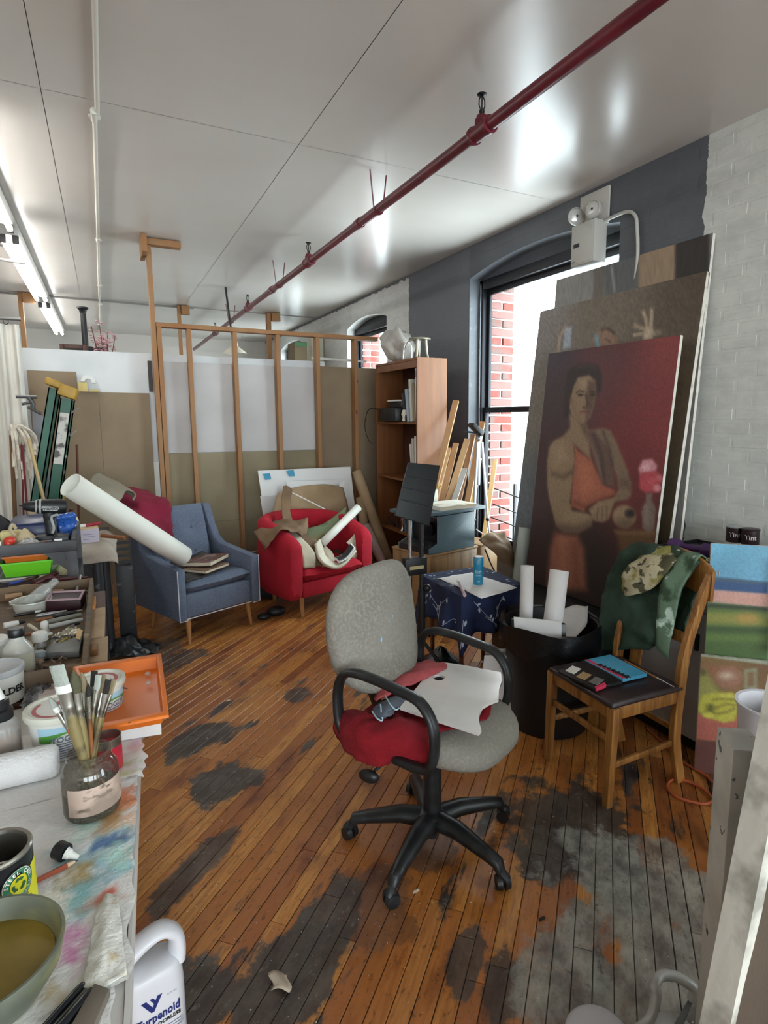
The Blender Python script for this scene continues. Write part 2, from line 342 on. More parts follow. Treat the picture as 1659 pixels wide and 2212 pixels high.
# ---------------------------------------------------------------- right-hand brick wall, painted, with arched windows
def wall_material():
    M_ = bpy.data.materials.new('painted_brick'); M_.use_nodes = True; nt = M_.node_tree; N = nt.nodes; L = nt.links; b = N['Principled BSDF']
    g = N.new('ShaderNodeNewGeometry'); sx = N.new('ShaderNodeSeparateXYZ'); L.new(g.outputs['Position'], sx.inputs[0])
    t = N.new('ShaderNodeTexNoise'); t.inputs['Scale'].default_value = 9; t.inputs['Detail'].default_value = 6; L.new(g.outputs['Position'], t.inputs[0])
    ad = N.new('ShaderNodeMath'); ad.operation = 'MULTIPLY_ADD'; L.new(t.outputs['Fac'], ad.inputs[0]); ad.inputs[1].default_value = .10; L.new(sx.outputs[1], ad.inputs[2])
    rp = N.new('ShaderNodeValToRGB'); rp.color_ramp.interpolation = 'CONSTANT'
    mr = N.new('ShaderNodeMapRange'); mr.inputs[1].default_value = 0; mr.inputs[2].default_value = 10; L.new(ad.outputs[0], mr.inputs[0]); L.new(mr.outputs[0], rp.inputs[0])
    els = rp.color_ramp.elements; els[0].position = 0; els[0].color = (*hx('#cfd1cb'), 1); els[1].position = .2375; els[1].color = (*hx('#54575d'), 1)
    for p, c in ((.480, '#62656b'), (.5995, '#cfcfcc')): e = els.new(p); e.color = (*hx(c), 1)
    t2 = N.new('ShaderNodeTexNoise'); t2.inputs['Scale'].default_value = 4.5; t2.inputs['Detail'].default_value = 7; t2.inputs['Roughness'].default_value = .7
    mp = N.new('ShaderNodeMapping'); mp.inputs['Scale'].default_value = (1, 1, 2.4); L.new(g.outputs['Position'], mp.inputs[0]); L.new(mp.outputs[0], t2.inputs[0])
    m2 = N.new('ShaderNodeMapRange'); m2.inputs[1].default_value = .42; m2.inputs[2].default_value = .75; m2.inputs[4].default_value = .30; L.new(t2.outputs['Fac'], m2.inputs[0])
    mx = N.new('ShaderNodeMix'); mx.data_type = 'RGBA'; L.new(m2.outputs[0], mx.inputs[0]); L.new(rp.outputs[0], mx.inputs[6]); mx.inputs[7].default_value = (*hx('#6d6f72'), 1)
    # unpainted strip just under the ceiling
    zz = N.new('ShaderNodeMath'); zz.operation = 'MULTIPLY_ADD'; L.new(t.outputs['Fac'], zz.inputs[0]); zz.inputs[1].default_value = -.09; L.new(sx.outputs[2], zz.inputs[2])
    gz = N.new('ShaderNodeMath'); gz.operation = 'GREATER_THAN'; L.new(zz.outputs[0], gz.inputs[0]); gz.inputs[1].default_value = 3.045
    gy = N.new('ShaderNodeMath'); gy.operation = 'GREATER_THAN'; L.new(sx.outputs[1], gy.inputs[0]); gy.inputs[1].default_value = 4.6
    an = N.new('ShaderNodeMath'); an.operation = 'MULTIPLY'; L.new(gz.outputs[0], an.inputs[0]); L.new(gy.outputs[0], an.inputs[1])
    m3 = N.new('ShaderNodeMix'); m3.data_type = 'RGBA'; L.new(an.outputs[0], m3.inputs[0]); L.new(mx.outputs[2], m3.inputs[6]); m3.inputs[7].default_value = (*hx('#5e6066'), 1)
    L.new(m3.outputs[2], b.inputs['Base Color']); b.inputs['Roughness'].default_value = .55
    bp = N.new('ShaderNodeBump'); bp.inputs['Strength'].default_value = .35; bp.inputs['Distance'].default_value = .006
    t3 = N.new('ShaderNodeTexNoise'); t3.inputs['Scale'].default_value = 22; t3.inputs['Detail'].default_value = 6; L.new(g.outputs['Position'], t3.inputs[0]); L.new(t3.outputs['Fac'], bp.inputs['Height']); L.new(bp.outputs[0], b.inputs['Normal'])
    return M_
m_wall = wall_material()
RISE = .09
def arch(y0, y1, zt, n=14):                               # segmental arch from springing (zt-RISE) at y0 to y1
    return [(y0+(y1-y0)*i/n, zt-RISE+RISE*(1-(2*i/n-1)**2)) for i in range(n+1)]
ARCH_TOP = {0: 2.93, 1: 2.87, 2: 2.93, 3: 2.93, 4: 2.93}
wb_ = B(); MW = Matrix(((0, 0, 1, 0), (1, 0, 0, 0), (0, 1, 0, 0), (0, 0, 0, 1)))   # local (y, z, x) -> world
order = sorted(range(len(WINS)), key=lambda i: WINS[i][0]); yy = -6.0
for i in order:
    y0, y1, zs, zt = WINS[i]
    wb_.box(WX, WX+TH, yy, y0, -.1, CEIL+.1); yy = y1
    wb_.box(WX, WX+TH, y0, y1, -.1, zs)
    a = arch(y0, y1, ARCH_TOP[i])
    for (a0, b0), (a1, b1) in zip(a, a[1:]):
        wb_.hexa([(WX, a0, b0), (WX+TH, a0, b0), (WX+TH, a1, b1), (WX, a1, b1), (WX, a0, CEIL+.1), (WX+TH, a0, CEIL+.1), (WX+TH, a1, CEIL+.1), (WX, a1, CEIL+.1)])
wb_.box(WX, WX+TH, yy, 12.5, -.1, CEIL+.1)
wr = wb_.build('wall_right', m_wall); struct(wr); wr['label'] = 'painted brick wall, white and dark grey'
# the bricks under the paint: each a low proud block
BL, BH, J = .205, .066, .009
cand = []
for k in range(int(CEIL/(BH+J))):
    z = .01+k*(BH+J)
    for j in range(-4, 60):
        y = -.6+j*(BL+J)+(.5*(BL+J) if k % 2 else 0)+rnd.uniform(-.004, .004)
        if y > 9.3: continue
        if any(a-.02 < y+BL and y < b+.02 and (z+BH > c-.02 and z < ARCH_TOP[i]+.02) for i, (a, b, c, d) in enumerate(WINS)): continue
        s_ = seen((WX, y+BL/2, z))
        hid = not s_ or not (-20 < s_[0] < 1700 and 150 < s_[1] < 1300)
        vis = s_ and ((s_[0] > 1535 and s_[1] < 1200) or (880 < s_[0] < 1020 and s_[1] < 1000) or (690 < s_[0] < 880 and s_[1] < 780) or (s_[0] > 1020 and s_[1] < 580))
        cand.append(((2 if vis else 0)+(1/s_[2] if s_ else 0)*(0 if hid else 1), y, z))
cand.sort(key=lambda t: -t[0]); bm_ = None; restb = B()
def brick_into(b, y, z, pr): 
    e = .006; x1 = WX-.0005-pr
    b.loft([[(WX+.004, y, z), (WX+.004, y, z+BH), (WX+.004, y+BL, z+BH), (WX+.004, y+BL, z)], [(x1, y+e, z+e), (x1, y+e, z+BH-e), (x1, y+BL-e, z+BH-e), (x1, y+BL-e, z+e)]])
for k, (q, y, z) in enumerate(cand):
    pr = rnd.uniform(.0002, .0012)
    if k < 290:
        b = B(); brick_into(b, y, z, pr); b.build('brick', m_wall, wr)
    else: brick_into(restb, y, z, pr)
stuff(restb.build('bricks_beyond', m_wall, wr))

m_plain = mat('matt_white_wall', '#cfcac2', .7, bump=(8, .1), coord='World')
struct(B().box(-3.1, -3.0, -6, 12.5, -.1, CEIL+.1).build('wall_left', m_plain))
struct(B().box(-3.0, WX, 12.5, 12.6, -.1, CEIL+.1).build('wall_far', m_plain))
b = B(); xx = -3.0
for a, c in FILL_OPEN: b.box(xx, a, -4.1, -4.0, -.1, CEIL+.1); b.box(a, c, -4.1, -4.0, -.1, .7); b.box(a, c, -4.1, -4.0, 2.8, CEIL+.1); xx = c
b.box(xx, WX, -4.1, -4.0, -.1, CEIL+.1); struct(b.build('wall_back', m_plain))

# windows: dark sash frames, glass panes
m_sash = mat('dark_bronze_aluminium', '#2c2c30', .4, .6)
m_alu = mat('bare_aluminium_track', '#8d9095', .35, .8)
def glass():
    M_ = bpy.data.materials.new('window_glass'); M_.use_nodes = True; nt = M_.node_tree; N = nt.nodes; L = nt.links; N.clear()
    o = N.new('ShaderNodeOutputMaterial'); a = N.new('ShaderNodeBsdfTransparent'); a.inputs[0].default_value = (.93, .96, .95, 1); c = N.new('ShaderNodeBsdfGlossy'); c.inputs['Roughness'].default_value = .03
    lw = N.new('ShaderNodeLayerWeight'); lw.inputs[0].default_value = .5; pw = N.new('ShaderNodeMath'); pw.operation = 'POWER'; L.new(lw.outputs['Facing'], pw.inputs[0]); pw.inputs[1].default_value = 5; f = N.new('ShaderNodeMath'); f.operation = 'MULTIPLY_ADD'; L.new(pw.outputs[0], f.inputs[0]); f.inputs[1].default_value = .5; f.inputs[2].default_value = .03; m = N.new('ShaderNodeMixShader'); L.new(f.outputs[0], m.inputs[0]); L.new(a.outputs[0], m.inputs[1]); L.new(c.outputs[0], m.inputs[2]); L.new(m.outputs[0], o.inputs[0]); return M_
m_glass = glass()
for k, i in enumerate(range(5)):
    y0, y1, zs, zt = WINS[i]; xo = WX+.11
    T = thing('window_%d' % (k+1), 'dark-framed sash window in the brick wall', 'window', (xo, (y0+y1)/2, zs)); del T['category']; T['kind'] = 'structure'
    f = B(); fw = .05
    f.box(xo, xo+.09, y0-.005, y0+fw, zs, zt+.03); f.box(xo, xo+.09, y1-fw, y1+.005, zs, zt+.03)
    f.box(xo, xo+.09, y0, y1, zt-.05, zt+.03); f.box(xo, xo+.09, y0, y1, zs-.005, zs+.05)
    f.build('window_frame', m_sash, T, bev=.004)
    B().box(xo+.02, xo+.07, y0, y1, zt+.03, ARCH_TOP[i]+.0).build('arch_panel', m_sash if k else mat('grey_arch_panel', '#5d6068', .6), T)
    g2 = B(); g2.box(xo-.012, xo, y1-.03, y1-.012, zs, zt); g2.box(xo-.012, xo, y0+.012, y0+.03, zs, zt); g2.build('track', m_alu, T)
    zm = 1.655 if i == 0 else (zs+zt)/2
    for lo, hi, dx, nm in ((zm-.01, zt-.05, .05, 'upper_sash'), (zs+.05, zm+.04, .02, 'lower_sash')):
        sb = B(); a0, a1 = y0+fw, y1-fw; q = .038
        sb.box(xo+dx, xo+dx+.03, a0, a0+q, lo, hi); sb.box(xo+dx, xo+dx+.03, a1-q, a1, lo, hi); sb.box(xo+dx, xo+dx+.03, a0+q, a1-q, lo, lo+q); sb.box(xo+dx, xo+dx+.03, a0+q, a1-q, hi-q-.012, hi)
        s2 = sb.build(nm, m_sash, T, bev=.003)
        B().box(xo+dx+.012, xo+dx+.016, a0+q, a1-q, lo+q, hi-q).build('pane', m_glass, s2)
# outside: pier of red brick beside the window, railing, pale block across the street
m_brickr = mat('red_brick', '#7d4038', .9, var=[('#6b5550', 5, .45, .6)], bump=(30, .3), coord='World')
m_mortar = mat('pale_mortar', '#cfc6bd', .95)
for wi in (0, 1):                                          # the outer half of the far jamb is bare red brick
    y1 = WINS[wi][1]; pa, pb, YP = WX+.20, WX+TH, y1-.045
    jb = B().box(pa, pb, YP+.006, y1+.002, WINS[wi][2], ARCH_TOP[wi]-.05).build('brick_jamb', m_mortar, wr)
    z = WINS[wi][2]+.01; k = 0
    while z < ARCH_TOP[wi]-.12:
        for s0, s1 in ([(pa+.004, pb)] if k % 2 == 0 else [(pa+.004, (pa+pb)/2-.006), ((pa+pb)/2+.006, pb)]):
            dz = rnd.uniform(-.002, .002)
            B().box(s0+rnd.uniform(0, .006), s1-rnd.uniform(0, .006), YP-.008-rnd.uniform(0, .006), YP+.008, z+dz, z+.064+dz).build('brick', mat('grey_red_brick', '#7d5a55', .9, coord='World', bump=(30, .3)) if rnd.random() < .3 else m_brickr, jb, bev=.004, seg=1)
        z += .080; k += 1
m_rail = mat('grey_rail_steel', '#55575a', .6, .3)
T = thing('fire_escape_railing', 'thin grey steel railing outside the tall window', 'railing', (3.9, 4.0, .2))
rb = B(); p0 = ony(1113, 1045, 4.2); rb.box(p0.x-.012, p0.x+.012, 4.188, 4.212, -.2, p0.z); rb.build('post', m_rail, T)
for py in (1070, 1105, 1135, 1165):
    a = ony(1060, py-18, 4.55); c = ony(1128, py+8, 3.9); B().cyl(a, c, .006, n=6).build('rail', m_rail, T)
m_far = mat('pale_facade', '#b9bdc0', .9); m_farw = mat('far_window_dark', '#6f7f8d', .4)
T = thing('street_building', 'pale building across the street seen through the tall window', 'building', (26, 22, -9))
B().box(24, 30, 16, 40, -9, 2.2).build('wall', m_far, T); B().box(23.8, 30.2, 15.8, 40.2, 2.2, 2.5).build('roof', m_far, T)
for yj in range(9):
    for zj in range(4): B().box(23.93, 24.02, 17+yj*2.5, 18.2+yj*2.5, -7.5+zj*2.4, -6.0+zj*2.4).build('window', m_farw, T)
# ---------------------------------------------------------------- office chair
m_blackpl = mat('worn_black_plastic', '#1b1c1d', .38, var=[('#34373a', 14, .5, .8)])
m_chairfab = mat('grey_oatmeal_upholstery', '#8f8b82', .95, var=[('#7d796f', 3.5, .45, .75), ('#9c988e', 90, .45, .7)], bump=(220, .3), sheen=.2)
m_chrome = mat('chrome', '#c8c8c8', .18, 1)
oc = thing('office_chair', 'grey upholstered swivel office chair with black arms in the middle of the floor', 'office chair', (1.03, 1.865, 0), math.atan2(-.89, .45))
MO = XF((1.03, 1.865, 0), math.atan2(-.89, .45)); WO = MO.inverted()
b = B(); b.lathe([(.055, .085), (.062, .10), (.055, .135), (.036, .15)], 20, MO @ XF((.05, -.07, 0))); b.cyl((.05, -.07, .035), (.05, -.07, .09), .02, .026, M=MO)
b.cyl((.05, -.07, .12), (.05, -.07, .41), .034, .034, 18, M=MO); b.build('gas_column', m_blackpl, oc, sm=40)
base = [(146, .305), (216, .305), (290, .31), (357, .305), (76, .30)]
for ang, rr in base:
    d = V(cos(R(ang)), sin(R(ang)), 0); c = MO @ V(.05, -.07, 0); b = B()
    b.tube([c+d*.03+V(0, 0, .112), c+d*.12+V(0, 0, .118), c+d*(rr-.05)+V(0, 0, .095), c+d*(rr-.01)+V(0, 0, .085), c+d*rr+V(0, 0, .062)], [.036, .031, .023, .022, .017], 10, flat=(1.0, 1.15, (0, 0, 1)))
    lg = b.build('base_leg', m_blackpl, oc, sm=50)
    t = V(-d.y, d.x, 0); t = (t*cos(.7)+d*sin(.7)).normalized(); cc = c+d*(rr+.012); b = B()
    for s in (-1, 1): b.cyl(cc+t*s*.006+V(0, 0, .027), cc+t*s*.024+V(0, 0, .027), .027, .024, 18)
    b.tube([cc+V(0, 0, .062)-d*.012, cc+V(0, 0, .052), cc+d*.02+V(0, 0, .04)], [.014, .02, .012], 8); b.build('caster', m_blackpl, lg, sm=40)
def slab(prof, outl, M):                                   # prof: list of (height, scale); outl: outline
    return [[M @ V(x*s, y*s2, z) for x, y in outl] for z, s, s2 in prof]
seat = [(x+.045, y+.025) for x, y in rrect(.52, .50, .19, 6)]
def seat_pt(x, y, z): return MO @ V(x, y, z-(.035*max(0, (x-.12)/.16)**2)-.012*abs(y/.25)**3)
b = B(); rings = []
for z, s in ((.425, .86), (.43, .95), (.45, 1.0), (.48, .995), (.495, .95), (.502, .82), (.504, .5), (.503, .12)):
    rings.append([seat_pt(x*s+.03*(1-s), y*s, z) for x, y in seat])
b.loft(rings); b.build('seat', m_chairfab, oc, sm=70)
b = B(); b.box(-.16, .14, -.12, .12, .385, .424, MO); b.box(-.04, .06, -.262, .262, .425, .44, MO); b.build('seat_plate', m_blackpl, oc, bev=.006)
b = B(); b.tube([MO @ V(-.02, -.10, .385), MO @ V(-.06, -.22, .365), MO @ V(-.07, -.26, .355)], .006, 8); b.build('tilt_lever', m_blackpl, oc, sm=50)
b = B(); b.ball((0, 0, 0), .034, (1.2, .6, .75), 14, MO @ XF((-.075, -.285, .345), .2, .2)); b.build('lever_knob', m_blackpl, oc, sm=60)
# backrest
bo = []
for i in range(44):
    a = 2*pi*i/44; e = 2/3.3; y = abs(cos(a))**e*(1 if cos(a) > 0 else -1); z = abs(sin(a))**e*(1 if sin(a) > 0 else -1)
    wz = .258*(1-.10*max(0, z)**1.5-.14*max(0, -z)**2)
    bo.append((y*wz*1.03+.022, .782+z*.248))
MB = MO @ XF((-.215, 0, .55)) @ Matrix.Rotation(R(-7), 4, 'Y') @ XF((0, 0, -.55))
def bk(x, y, z): return MB @ V(x-.9*y*y+.02*((z-.8)/.25)**2*(1 if z < .8 else -.6), y, z)
b = B(); rings = []
for x, s in ((-.028, .1), (-.032, .7), (-.030, .93), (-.018, .99), (0, 1.0), (.018, .985), (.03, .94), (.037, .8), (.040, .5), (.041, .12)):
    rings.append([bk(x, .022+(y-.022)*s, (.782+(z-.782)*s)) for y, z in bo])
b.loft(rings); b.build('backrest', m_chairfab, oc, sm=70)
b = B(); b.tube([MO @ V(-.08, 0, .39), MO @ V(-.25, 0, .40), MO @ V(-.29, 0, .48), MO @ V(-.285, 0, .7)], .02, 8, flat=(.5, 1.6, (0, 1, 0))); b.build('back_bar', m_blackpl, oc, sm=50)
for sy in (-1, 1):
    pts = catmull([(-.05, .435), (-.17, .44), (-.225, .48), (-.24, .56), (-.232, .64), (-.19, .69), (-.10, .70), (.04, .688), (.13, .67), (.18, .61), (.19, .53), (.175, .46), (.13, .435), (.03, .435)], 4)
    b = B(); b.tube([MO @ V(p.x, sy*(.262-.012*abs(p.y-.5)), p.y) for p in pts], .0185, 10, flat=(.85, 1.3, MO.to_3x3() @ V(0, 0, 1)))
    b.build('armrest', m_blackpl, oc, sm=60)
b = B(); 
for px, py, q in ((795, 1367, .006), (818, 1334, .003), (824, 1331, .0035), (830, 1326, .003)):
    s_ = MO.inverted(); p = V(0, 0, 0)
# small pale blue paint spots on the backrest
for y, z, q in ((-.055, .745, .007), (.0, .80, .0035), (.012, .806, .0035), (.028, .815, .0035)): b.ball(bk(.0405, y, z), q, (.6, .6, 1.6), 8)
b.build('paint_spot', mat('pale_blue_paint', '#9cc3dd', .6), oc, sm=60, label='pale blue paint spots')

# palette lying on the seat, rags under it
m_white = mat('white_enamel_board', '#e9e7e3', .22, var=[('#d9d7d3', 5, .45, .7)], coat=.3)
ZP = .556
po = [(958, 1430), (1000, 1436), (1082, 1452), (1084, 1470), (1078, 1489), (1077, 1510), (1056, 1518), (1042, 1527), (1036, 1540), (1034, 1556), (1040, 1576), (1034, 1583), (950, 1556), (864, 1527), (878, 1510), (900, 1485), (920, 1458), (940, 1444)]
pp = [onz(x, y, ZP).xy for x, y in po]
ho = [onz(948+13*cos(R(a)), 1463+6.5*sin(R(a)), ZP).xy for a in range(0, 360, 24)]
T = thing('painting_palette', 'white hole-cut artist palette lying on the office chair seat', 'palette', (*pp[0], ZP-.006))
outline('board', pp, [ho], .011, XF((0, 0, ZP-.006)), m_white, T)
m_red = mat('dark_red_towel', '#8e1420', .95, var=[('#6b0d18', 7, .4, .65)], bump=(90, .5), sheen=.3)
m_salmon = mat('salmon_rag', '#b8565a', .95, var=[('#9a4448', 6, .4, .7)], bump=(90, .4), sheen=.2)
m_greyrag = mat('slate_grey_rag', '#5d6470', .9, bump=(80, .3))
m_pipe = mat('pale_blue_piping', '#b9d3e0', .7)
def rag(name, label, rows, m, amp, th=.006, seed=0, k=5, **kw):
    o = cloth(name, rows, m, None, amp, 11, th, k, seed, **kw); return tag(o, label, 'cloth')
Wp = lambda x, y, z: onz(x, y, z)
rag('red_towel', 'dark red towel bunched on the office chair seat and hanging over its side', [
    [Wp(862, 1500, .52), Wp(880, 1480, .525), Wp(930, 1470, .525), Wp(990, 1480, .525), Wp(1062, 1525, .515)],
    [Wp(800, 1530, .515), Wp(850, 1520, .53), Wp(905, 1520, .525), Wp(970, 1520, .522), Wp(1052, 1545, .512)],
    [Wp(765, 1555, .50), Wp(830, 1550, .53), Wp(880, 1555, .53), Wp(930, 1560, .52), Wp(985, 1575, .515)],
    [MO @ V(-.20, -.215, .525), MO @ V(-.13, -.22, .53), MO @ V(-.03, -.22, .53), MO @ V(.06, -.215, .53), MO @ V(.13, -.20, .525)],
    [MO @ V(-.245, -.262, .50), MO @ V(-.14, -.285, .49), MO @ V(-.03, -.28, .50), MO @ V(.07, -.245, .50), MO @ V(.15, -.235, .50)],
    [MO @ V(-.24, -.275, .43), MO @ V(-.14, -.30, .395), MO @ V(-.02, -.292, .405), MO @ V(.07, -.25, .44), MO @ V(.155, -.245, .43)]], m_red, .022, .007, 3, k=7)
rag('salmon_rag', 'salmon pink rag bunched behind the palette on the office chair', [
    [Wp(840, 1450, .56), Wp(880, 1432, .56), Wp(915, 1425, .57), Wp(960, 1428, .555)],
    [Wp(810, 1500, .55), Wp(860, 1468, .58), Wp(900, 1455, .575), Wp(965, 1442, .56)],
    [Wp(812, 1515, .545), Wp(850, 1495, .57), Wp(893, 1478, .565), Wp(940, 1455, .548)]], m_salmon, .02, .006, 5, k=6)
g_ = thing('piped_rag', 'slate grey rag with pale piping beside the palette on the office chair', 'cloth', Wp(850, 1535, .53))
rows = [[Wp(835, 1505, .55), Wp(865, 1500, .56), Wp(890, 1508, .55)], [Wp(818, 1520, .55), Wp(845, 1522, .565), Wp(868, 1528, .548)], [Wp(806, 1538, .545), Wp(830, 1545, .56), Wp(855, 1530, .547)], [Wp(822, 1555, .535), Wp(840, 1548, .55), Wp(852, 1540, .545)]]
cloth('rag', rows, m_greyrag, g_, .012, 14, .004, 6, 8)
b = B(); b.tube(catmull([Wp(832, 1503, .56), Wp(842, 1520, .57), Wp(854, 1533, .56), Wp(862, 1530, .555)], 5), .0028, 6); b.tube(catmull([Wp(804, 1537, .55), Wp(815, 1552, .545), Wp(826, 1556, .54), Wp(824, 1540, .56), Wp(822, 1522, .565)], 5), .0028, 6); b.build('piping', m_pipe, g_, sm=60)

# ---------------------------------------------------------------- oak side chair with towels
m_oak = mat('varnished_oak', '#9a6a34', .42, var=[('#6f4520', 5, .4, .65, (4, 4, .5)), ('#b98a4c', 30, .5, .8, (3, 3, .15))], bump=(30, .12, (6, 6, .6)))
m_leather = mat('dark_brown_vinyl', '#2b2122', .3, var=[('#3a2e2e', 6, .4, .7)], bump=(60, .15))
wc = thing('oak_chair', 'varnished oak side chair with dark vinyl seat and a towel over its back', 'chair', (1.94, 1.82, 0))
FLx, FRx, BRx, BLx = V(1.752, 2.03, 0), V(1.737, 1.638, 0), V(2.150, 1.617, 0), V(2.175, 1.985, 0)
SH = .435
def leg(p, q, w=.019):
    b = B(); a = (q-p); r0 = w*.82
    b.loft([[p+V(-r0, -r0, 0), p+V(r0, -r0, 0), p+V(r0, r0, 0), p+V(-r0, r0, 0)], [q+V(-w, -w, 0), q+V(w, -w, 0), q+V(w, w, 0), q+V(-w, w, 0)]]); return b
for p in (FLx, FRx): leg(p, p+V(.012, 0, SH)).build('leg', m_oak, wc, bev=.003)
tops = []
for p, tp in ((BRx, V(2.245, 1.605, .94)), (BLx, V(2.27, 1.985, .94))):
    mid = V(2.120, p.y+(.005 if p is BRx else -.005), .43); k = [p, p.lerp(mid, .5)+V(-.03, 0, 0), mid, mid+V(.028, 0, .2), tp]; ks = catmull(k, 4); b = B(); n = len(ks)
    b.loft([[q+V(-.024, -.014, 0), q+V(.024, -.014, 0), q+V(.024, .014, 0), q+V(-.024, .014, 0)] if i < n-1 else [q+V(-.012, -.012, 0), q+V(.012, -.012, 0), q+V(.012, .012, 0), q+V(-.012, .012, 0)] for i, q in enumerate(ks)])
    b.build('back_post', m_oak, wc, bev=.003); tops.append(ks)
def bar(p, q, h, t, nm, z=None):
    b = B(); d = (q-p); s = V(-d.y, d.x, 0).normalized()*t/2; u = V(0, 0, h/2); b.hexa([p-s-u, p+s-u, q+s-u, q-s-u, p-s+u, p+s+u, q+s+u, q-s+u]); b.build(nm, m_oak, wc, bev=.003)
zz = V(0, 0, .408); i_ = .012
bar(FLx+zz+V(.012, 0, 0), FRx+zz+V(.012, 0, 0), .055, .02, 'seat_rail'); bar(FRx+zz, V(2.12, 1.622, .408), .055, .02, 'seat_rail'); bar(FLx+zz, V(2.13, 1.98, .408), .055, .02, 'seat_rail'); bar(V(2.12, 1.622, .408), V(2.13, 1.98, .408), .055, .02, 'seat_rail')
bar(FLx+V(.006, 0, .20), V(2.13, 1.975, .22), .026, .014, 'stretcher'); bar(FRx+V(.006, 0, .18), V(2.12, 1.62, .20), .026, .016, 'stretcher'); bar(FLx+V(.006, 0, .29), FRx+V(.006, 0, .29), .028, .014, 'stretcher'); bar(V(2.13, 1.62, .24), V(2.14, 1.975, .24), .024, .014, 'stretcher')
so = [FLx.xy+V(-.012, .005).xy, FRx.xy+V(-.012, -.012).xy, V(2.125, 1.605).xy, V(2.135, 1.99).xy]
cx = sum((p for p in so), Vector((0, 0)))/4; b = B(); rings = []
for z, s in ((SH, 1.0), (SH+.014, 1.0), (SH+.026, .96), (SH+.033, .75), (SH+.034, .2)): rings.append([(*(cx+(p-cx)*s), z) for p in so])
b.loft(rings); b.build('seat_pad', m_leather, wc, bev=.006)
b = B(); k = [(2.243, 1.585, .90), (2.268, 1.70, .925), (2.285, 1.8, .93), (2.283, 1.9, .925), (2.268, 2.0, .90)]; ks = catmull(k, 4)
b.loft([[p+V(-.012, 0, -.085), p+V(.01, 0, -.085), p+V(.016, 0, .05+.03*sin(pi*i/(len(ks)-1))**.5), p+V(-.006, 0, .05+.03*sin(pi*i/(len(ks)-1))**.5)] for i, p in enumerate(ks)]); b.build('top_rail', m_oak, wc, bev=.006)
B().hexa([V(2.17, 1.63, .62), V(2.185, 1.63, .62), V(2.19, 1.975, .62), V(2.175, 1.975, .62), V(2.178, 1.63, .665), V(2.193, 1.63, .665), V(2.198, 1.975, .665), V(2.183, 1.975, .665)]).build('back_slat', m_oak, wc, bev=.003)
b = B(); b.hexa([V(2.135, 1.86, .44), V(2.145, 1.86, .44), V(2.15, 1.93, .44), V(2.14, 1.93, .44), V(2.165, 1.86, .63), V(2.175, 1.86, .63), V(2.18, 1.93, .63), V(2.17, 1.93, .63)]); b.build('splat', m_oak, wc, bev=.003)
m_green = mat('dark_green_towel', '#34493b', .95, var=[('#253529', 5, .4, .65)], bump=(120, .5), sheen=.35)
T_ = lambda y, z, dx=0: V(2.24+.33*max(0, z-.9)*0+(z-.9)*.18+dx, y, z)
rag('green_towel', 'dark green towel hanging over the oak chair back', [
    [T_(2.06, .55, .05), T_(1.95, .60, .06), T_(1.78, .60, .06), T_(1.70, .62, .05)],
    [T_(2.06, .80, .05), T_(1.95, .85, .055), T_(1.78, .85, .05), T_(1.68, .84, .05)],
    [T_(2.02, .968, .02), T_(1.95, .995, .02), T_(1.80, .995, .02), T_(1.66, .968, .02)],
    [T_(2.05, .955, -.035), T_(1.95, .978, -.035), T_(1.82, .975, -.03), T_(1.665, .955, -.03)],
    [T_(2.10, .84, -.065), T_(2.02, .84, -.05), T_(1.88, .82, -.055), T_(1.70, .80, -.045)],
    [T_(2.115, .66, -.07), T_(2.03, .66, -.055), T_(1.90, .64, -.065), T_(1.73, .64, -.05)],
    [T_(2.09, .46, -.06), T_(2.02, .47, -.05), T_(1.90, .52, -.055), T_(1.80, .55, -.045)]], m_green, .028, .008, 2, k=7)
m_camo = mat('camouflage_rag', '#b5ab8d', .9, var=[('#4c4a33', 14, .50, .54), ('#8a8548', 9, .55, .62), ('#221f1a', 20, .62, .65)], bump=(50, .4))
rag('camouflage_rag', 'pale camouflage cloth thrown over the green towel on the oak chair', [
    [T_(1.90, .975, .03), T_(1.82, .99, .035), T_(1.75, .975, .03)],
    [T_(1.905, .998, -.02), T_(1.82, 1.006, -.01), T_(1.735, .99, -.02)],
    [T_(1.955, .93, -.075), T_(1.87, .93, -.085), T_(1.76, .92, -.07)],
    [T_(1.975, .85, -.095), T_(1.90, .84, -.11), T_(1.80, .85, -.08)],
    [T_(1.975, .775, -.10), T_(1.93, .77, -.11), T_(1.86, .80, -.09)]], m_camo, .022, .005, 6, k=6)
m_sage = mat('paint_stained_sage_cloth', '#5f7660', .9, var=[('#31442f', 9, .5, .6), ('#b7cdbd', 12, .60, .66)], bump=(50, .3))
rag('sage_cloth', 'paint-stained sage green cloth hanging at the right end of the oak chair back', [
    [T_(1.72, .98, .03), T_(1.66, .98, .035)], [T_(1.735, 1.002, -.02), T_(1.655, .99, -.02)], [T_(1.77, .88, -.075), T_(1.68, .87, -.06)], [T_(1.77, .72, -.075), T_(1.69, .70, -.06)], [T_(1.755, .58, -.07), T_(1.69, .545, -.055)]], m_sage, .016, .005, 9, k=6)
